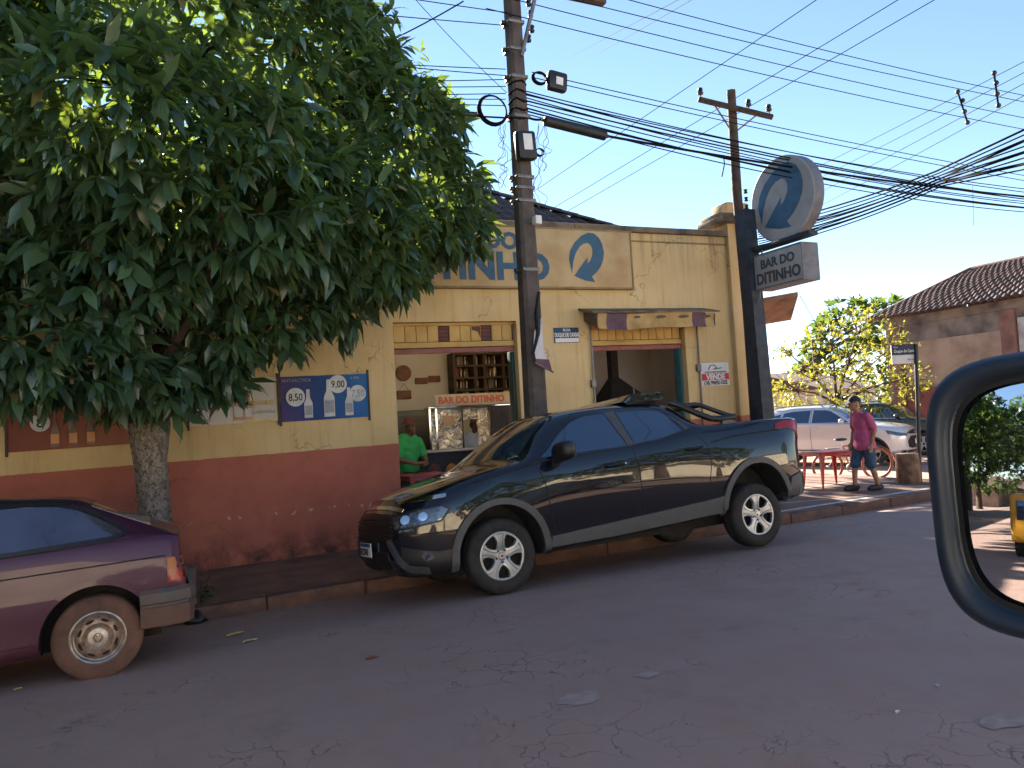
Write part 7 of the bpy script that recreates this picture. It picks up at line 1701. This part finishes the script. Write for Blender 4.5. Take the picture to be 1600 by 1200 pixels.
# sparse sunlit tree in front of it, and bigger crowns farther off
def reln(px, py, d, b): p = atd(px, py, d); return tuple(p-Vector(b))
def lob(px, py, rp, d, b, sz=1.0): r = rp*d/1200.0; return (reln(px, py, d, b), (r, r, r*sz))
b = (19.4, 17.4, 0.0); D_ = 23.5
simple_tree('sunlit_tree', 'sparse tree with yellow green sunlit leaves beyond the silver SUV', b, 4.2,
    [lob(1330, 560, 66, D_, b), lob(1270, 590, 50, D_, b), lob(1240, 610, 44, D_, b, .8), lob(1390, 545, 48, D_, b), lob(1345, 510, 42, D_, b), lob(1300, 530, 46, D_, b), lob(1225, 545, 28, D_, b, .7), lob(1420, 590, 40, D_, b), lob(1360, 610, 60, D_, b, .7), lob(1290, 640, 50, D_, b, .6)],
    'leaf_yellow', .34, 4, (.10, .19), .10, seed=3, sparse=True, limbs=14)
b = (18.2, 19.5, 0.0)
simple_tree('low_bush', 'bright green low bush between the corner post and the silver SUV', b, 1.8, [lob(1215, 625, 26, 25, b), lob(1222, 650, 26, 25, b), lob(1245, 655, 24, 25, b)], 'leaf_yellow', .26, 6, (.12, .2), .05, seed=4)
b = (38.5, 38.0, 0.0)
simple_tree('dark_tree', 'dark green round tree crown rising behind the sunlit tree', b, 9.0, [lob(1330, 515, 46, 52, b), lob(1300, 540, 44, 52, b), lob(1365, 505, 42, 52, b), lob(1390, 540, 44, 52, b), lob(1290, 590, 50, 52, b), lob(1350, 580, 60, 52, b), lob(1395, 490, 24, 52, b)], 'leaf_deep', .85, 7, (.5, .8), .3, seed=5)
# distant little houses and pole
def cottage(name, label, cx, cy, w_, d_, h_, rh, wall, rotz=0):
    t = thing(name, label, 'house', (cx, cy, 0), (0, 0, rotz)); z0 = -.3
    mb = MB(); mb.box(-w_/2, w_/2, -d_/2, d_/2, z0, h_); mb.build('wall', wall, t)
    mb = MB(); e = .45; mb.add([(-w_/2-e,-d_/2-e,h_),(w_/2+e,-d_/2-e,h_),(w_/2+e,d_/2+e,h_),(-w_/2-e,d_/2+e,h_),(-w_/2-e,0,h_+rh),(w_/2+e,0,h_+rh)], [(0,1,5,4),(2,3,4,5),(1,2,5),(3,0,4),(3,2,1,0)]); mb.build('roof', 'tile_brown', t)
    for k in range(2):
        x = (-.25+.5*k)*w_; mb = MB(); mb.bbox(x-.5, x+.5, -d_/2-.04, -d_/2+.02, 1.0, 2.1, .01); f_ = mb.build('window', 'white_paint', t); mb = MB(); mb.box(x-.43, x+.43, -d_/2-.05, -d_/2-.042, 1.07, 2.03); mb.build('pane', 'glass_tint', f_)
    return t
q = atd(1235, 612, 40); cottage('small_house', 'distant low house roof seen left of the sunlit tree', q.x, q.y, 7, 6, 2.3, 1.0, 'plaster_cream', R(20))
q = atd(1205, 606, 55); cottage('small_house', 'farther house roof showing beside the corner post', q.x-1, q.y+1, 9, 7, 2.8, 1.3, 'plaster_pink', R(5))
q = atd(1273, 560, 42); t = thing('distant_pole', 'thin distant utility pole behind the sunlit tree', 'utility pole', (q.x, q.y, 0)); mb = MB(); mb.tube([(0,0,-.3), (0,0,5.2)], [.14, .10], 8); mb.build('shaft', 'pole_wood', t, 60)
mb = MB(); mb.box(-.5, .5, -.05, .05, 4.6, 4.7); mb.build('crossarm', 'pole_wood', t)

# ================================================================ BEHIND THE CAMERA (seen in the mirror and in the paintwork)
slab('opposite_sidewalk', -60, 40, -5.6, -3.4, lambda x, y: K*max(min(x, 11), -60)+.12, 'walk_pale', nx=50, ny=2)
def front_house(name, label, x0, x1, y1, h_, wall, rh=1.4, dep=7):
    t = thing(name, label, 'house', ((x0+x1)/2, y1-dep/2, K*(x0+x1)/2)); w_ = x1-x0
    mb = MB(); mb.box(-w_/2, w_/2, -dep/2, dep/2, -.6, h_); mb.build('wall', wall, t)
    mb = MB(); e = .4; mb.add([(-w_/2-e,-dep/2-e,h_+.01),(w_/2+e,-dep/2-e,h_+.01),(w_/2+e,dep/2+e,h_+.01),(-w_/2-e,dep/2+e,h_+.01),(-w_/2+2,0,h_+rh),(w_/2-2,0,h_+rh)], [(0,1,5,4),(2,3,4,5),(1,2,5),(3,0,4),(3,2,1,0)]); mb.build('roof', 'tile_brown', t)
    n_ = max(2, int(w_/3))
    for k in range(n_):
        x = -w_/2+(k+.5)*w_/n_
        if k == n_//2: mb = MB(); mb.bbox(x-.5, x+.5, dep/2-.02, dep/2+.05, -.5, 2.15, .01); d_ = mb.build('door', 'wood_mid', t, 30)
        else:
            mb = MB(); mb.bbox(x-.65, x+.65, dep/2-.02, dep/2+.05, .95, 2.15, .01); f_ = mb.build('window', 'white_paint', t, 30); mb = MB(); mb.box(x-.57, x+.57, dep/2+.052, dep/2+.06, 1.03, 2.07); mb.build('pane', 'glass_tint', f_)
    return t
front_house('cream_house', 'cream single-storey house set back opposite the bar', 4.5, 24, -10.5, 2.7, 'plaster_cream', 1.0)
front_house('pink_house', 'cream house set back opposite the tree', -11, 3.6, -10.5, 2.7, 'plaster_cream', 1.0)
front_house('white_house', 'pale house farther back on the opposite side', -28, -13, -13, 3.2, 'plaster_white')
front_house('plain_house', 'plain cream house far right on the opposite side', 26, 40, -12, 3.0, 'plaster_cream')
front_house('long_house', 'long beige house behind on the bar side of the street', -46, -10.5, 16.9, 3.4, 'plaster_beige', dep=6.5)
front_house('rear_house', 'house standing behind the bar building', -4, 8.6, 27, 4.6, 'plaster_cream', 1.2, dep=7)
simple_tree('shading_tree', 'unseen flat-topped tree behind the bar, crown shaped to shade the corner', (11.3, 21.6, .2), 6.6, [((0,0,6.75), (1.1,.9,.55)), ((1.2,.1,6.7), (1.0,.8,.5)), ((-1.1,.2,6.75), (1.0,.8,.5)), ((.5,-.3,7.05), (1.1,.7,.42))], 'leaf_deep', .34, 7, (.22, .34), .16, seed=12)  # hidden crown, flattened and placed so the corner sidewalk falls in shade
for q_, (cx_, cy_, lab_) in enumerate(((-66, -14, 'far house closing the street behind, left'), (-74, 0, 'far house closing the street behind, middle'), (-68, 16, 'far house closing the street behind, right'))): cottage('far_house', lab_, cx_, cy_, 16, 10, 3.6+K*cx_, 1.8, 'plaster_beige', R(90)).location.z = K*cx_
# pale wall added opposite to bounce sunlight onto the facade
lw = thing('bounce_wall', 'long cream wall added opposite to bounce sunlight onto the bar', 'wall', (5, -5.75, K*5))
mb = MB(); mb.box(-17, 22, -.08, .08, -.6, 2.9); mb.build('masonry', 'plaster_cream', lw)
mb = MB(); mb.box(-17.02, 22.02, -.12, .12, 2.901, 2.98); mb.build('coping', 'cap_stone', lw)
sheet('lot_ground', [-60, -20, 0, 20, 60], [-60, -30, -12, -5.6], lambda x, y: K*max(min(x, 11), -60)+.1, 'lot_pale')
tb = simple_tree('roadside_tree', 'leafy roadside tree behind the car on the opposite side, nearest', (-9.5, -4.8, K*-9.5), 6.5, [((0,0,4.6), (2.2,2.2,1.7)), ((1.2,.5,4.0), (1.6,1.6,1.3)), ((-1.2,-.3,4.2), (1.7,1.6,1.4)), ((.2,1.3,4.1), (1.6,1.6,1.3)), ((0,-1.2,4.4), (1.6,1.6,1.4)), ((0,0,5.8), (1.5,1.5,1.2))], 'leaf_deep', .42, 7, (.22, .36), .22, seed=8, group='roadside trees behind the camera')
for k, (x, y, s_, lab) in enumerate([(-15.5, -4.9, 1.5, 'second roadside tree on the opposite side'), (-23, -4.8, 1.6, 'third roadside tree on the opposite side'), (-34, -5, 1.8, 'farthest roadside tree on the opposite side'), (-9.5, 9.3, 1.45, 'roadside tree on the bar side just beyond the hatchback'), (-15.5, 9.0, 1.55, 'second roadside tree on the bar side'), (-22, 9.1, 1.7, 'third roadside tree on the bar side'), (-31, 9.2, 1.8, 'fourth roadside tree on the bar side'), (-44, 8.8, 2.0, 'fifth roadside tree on the bar side'), (-72, 3.5, 2.6, 'large tree closing the far end of the street'), (-55, -8, 2.4, 'big tree at the far end on the opposite side'), (30, -8.4, 1.0, 'roadside tree opposite the side street'), (7.3, -4.7, .82, 'small tree added opposite to break up the pickup reflections'), (12.6, -4.6, .9, 'leafy tree added opposite to break up the pickup reflections')]):  # last two trees added to break up reflections in the pickup doors
    o = copy_tree(tb); o.location = (x, y, K*x); o.rotation_euler = (0, 0, k*1.3); o.scale = (s_, s_, s_); o['label'] = lab
wc = make_suv('white car parked behind on the opposite side, seen in the mirror', 'paint_white', 'parked_car'); wc.location = (-25.0, 1.7, groad(-25, 1.7)); wc.rotation_euler = (0, 0, dirang(0))
simple_tree('spreading_tree', 'wide spreading tree arching over the road far behind', (-33, 9.2, K*-33), 8.0, [((0,-2.0,4.4), (3.0,3.2,2.1)), ((1,-4.2,5.6), (2.8,3.0,2.0)), ((-1,1,5.2), (3.0,3.2,2.4)), ((0,-1.5,7.6), (3.2,3.6,2.0)), ((2,-6.3,6.3), (2.4,2.4,1.7))], 'leaf_deep', .62, 7, (.35, .55), .35, seed=15)
simple_tree('spreading_tree', 'second wide tree arching over the road behind the nearer one', (-52, 8.9, K*-52), 9.0, [((0,-2.0,4.2), (3.6,3.6,2.4)), ((1,-5.2,6.4), (3.4,3.6,2.6)), ((-1,1,5.5), (3.4,3.4,2.8)), ((0,-1.5,8.6), (3.8,4.2,2.4))], 'leaf_deep', .8, 7, (.45, .7), .4, seed=16)
oc = make_suv('dark car added at the opposite kerb to break up pickup reflections', 'paint_blueblack', 'parked_car'); oc.location = (9.0, -2.3, groad(9, -2.3)); oc.rotation_euler = (0, 0, dirang(0))  # added car, darkens part of the reflection in the pickup doors
# yellow skip truck
yt = thing('tipper_truck', 'yellow tipper truck standing behind, seen in the mirror edge', 'truck', (-12, .45, groad(-12, .4))); yt.scale = (1, 1, .72)
mb = MB(); mb.prism([(-1.6, .95), (1.2, .95), (1.35, 2.05), (-1.9, 2.05)], (0, -.95, 0), (1,0,0), (0,0,1), (0, 1.9, 0)); mb.build('tipper_body', 'truck_yellow', yt)
mb = MB(); mb.bbox(1.5, 2.9, -.95, .95, .6, 2.2, .12); cb = mb.build('cab', 'truck_yellow', yt, 30)
mb = MB(); mb.bbox(2.88, 2.93, -.8, .8, 1.35, 2.0, .02); mb.build('windscreen', 'glass_tint', cb, 30)
mb = MB(); mb.box(-1.7, 2.8, -.4, .4, .55, .90); mb.build('chassis', 'well_dark', yt)
for x in (-1.0, 2.1):
    for s in (-1, 1): build_wheel(yt, x, s*.80, .42, .42, .26, s, 'plain')

# ================================================================ OUR CAR'S DOOR MIRROR
DM = .70
Pm = atd(1620, 774, DM); din = ray(1560, 783).normalized(); dout = Vector((-1, 0.015, -K)).normalized()
N_ = (dout-din).normalized(); U_ = Vector((0,0,1)).cross(N_).normalized(); V_ = N_.cross(U_).normalized()
V2 = (V_*math.cos(R(2))-U_*math.sin(R(2))).normalized(); U2 = V2.cross(N_).normalized()
om = thing('door_mirror', 'dark blue black door mirror of the car the photo was taken from', 'mirror', Pm)
hwm, hhm, cu_ = .112, .112, .040      # half width, half height, centre shift to the right
def loop(a, b, d, n=64, e=4.2, shift=0.0):
    out = []
    for k in range(n):
        t = 2*math.pi*k/n; c, s = math.cos(t), math.sin(t)
        x = a*math.copysign(abs(c)**(2/e), c); y = b*math.copysign(abs(s)**(2/e), s); out.append(U2*(x+cu_+shift)+V2*y+N_*d)
    return out
mb = MB()
loops = [loop(hwm-.001, hhm-.001, -.014), loop(hwm+.002, hhm+.002, .000), loop(hwm+.005, hhm+.005, .006), loop(hwm+.010, hhm+.010, .008), loop(hwm+.016, hhm+.016, .005), loop(hwm+.021, hhm+.021, -.005), loop(hwm+.023, hhm+.023, -.020), loop(hwm+.020, hhm+.020, -.045), loop(hwm+.008, hhm+.010, -.075), loop(hwm-.02, hhm-.015, -.098), loop(hwm-.06, hhm-.055, -.112), loop(.01, .01, -.118)]
n = 64
for L_ in loops: mb.v += [tuple(p) for p in L_]
for i in range(len(loops)-1):
    for k in range(n): mb.f.append((i*n+k, i*n+(k+1) % n, (i+1)*n+(k+1) % n, (i+1)*n+k)); mb.m.append(0)
mb.build('housing', 'mirror_shell', om, 60)
mb = MB(); bz = [loop(hwm-.0012, hhm-.0012, -.0095), loop(hwm-.006, hhm-.006, -.0085)]
for L_ in bz: mb.v += [tuple(p) for p in L_]
for k in range(n): mb.f.append((k, (k+1) % n, n+(k+1) % n, n+k)); mb.m.append(0)
mb.build('bezel', 'box_black', om, 60)
mb = MB(); Rc = 1.5; rings = 10; vs_ = [tuple(U2*cu_-N_*.010)]
for r_ in range(1, rings+1):
    for p in loop((hwm-.0005)*r_/rings, (hhm-.0005)*r_/rings, 0, e=2+2.2*r_/rings):
        u_, v_ = p.dot(U2)-cu_, p.dot(V2); vs_.append(tuple(p-N_*(.010+(u_*u_+v_*v_)/(2*Rc))))
fs_ = [(0, 1+k, 1+(k+1) % n) for k in range(n)]
for r_ in range(rings-1):
    for k in range(n): fs_.append((1+r_*n+k, 1+(r_+1)*n+k, 1+(r_+1)*n+(k+1) % n, 1+r_*n+(k+1) % n))
mb.add(vs_, fs_); mb.build('mirror_glass', 'mirror_glass', om, 80)
mb = MB(); c0 = U2*(cu_+.07)-V2*(.11)-N_*.05; mb.tube([c0, c0+U2*.10-V2*.03, c0+U2*.2-V2*.04], [.035, .03, .04], 12); mb.build('arm', 'mirror_shell', om, 60)
# weeds, stake and rubbish at the foot of the tree behind the hatchback
sk = thing('wooden_stake', 'short grey wooden stake by the kerb behind the hatchback', 'stake', (at(298, 905, 8.35).x, 8.35, gwalk(.3, 8.35)))
mb = MB(); mb.bbox(-.05, .05, -.03, .03, -.1, .36, .01); mb.build('post', 'cap_stone', sk, 30)
wr_ = np.random.default_rng(9); wp = at(312, 905, 8.3); wd = thing('weed', 'small green weed sprouting at the kerb behind the hatchback', 'plant', (wp.x, 8.3, gwalk(wp.x, 8.3)))
P = []; D = []; S = []
mb = MB()
for k in range(7):
    a = wr_.uniform(0, 6.28); h_ = wr_.uniform(.12, .32); tip = np.array([.10*math.cos(a), .08*math.sin(a), h_]); mb.tube([(0,0,-.02), tuple(tip*.5+np.array([0,0,.04])), tuple(tip)], .004, 4)
    for j in range(5): P.append(tip*(.4+.15*j)); D.append(np.array([math.cos(a+j*2), math.sin(a+j*2), .1])); S.append(wr_.uniform(.06, .11))
mb.build('stem', 'branch', wd)
link('leaves', leaves_mesh('leaves', np.array(P), np.array(D), np.array(S), 'leaf', np.full(len(P), .7), wr_), wd)
bg_ = at(305, 948, 8.02); mb = MB(); mb.sphere((0,0,.04), (.10, .07, .06), 16, 10); mb.v = [(x*(1+.2*math.sin(z*90+x*60)), y*(1+.25*math.sin(x*70)), max(0, z*(1+.3*math.sin(x*50+y*40)))) for x, y, z in mb.v]
o = mb.build('rubbish_bag', 'box_black', None, 40, loc=(bg_.x, 8.02, groad(bg_.x, 8.02))); tag(o, 'crumpled black plastic bag in the gutter behind the hatchback', 'bag')
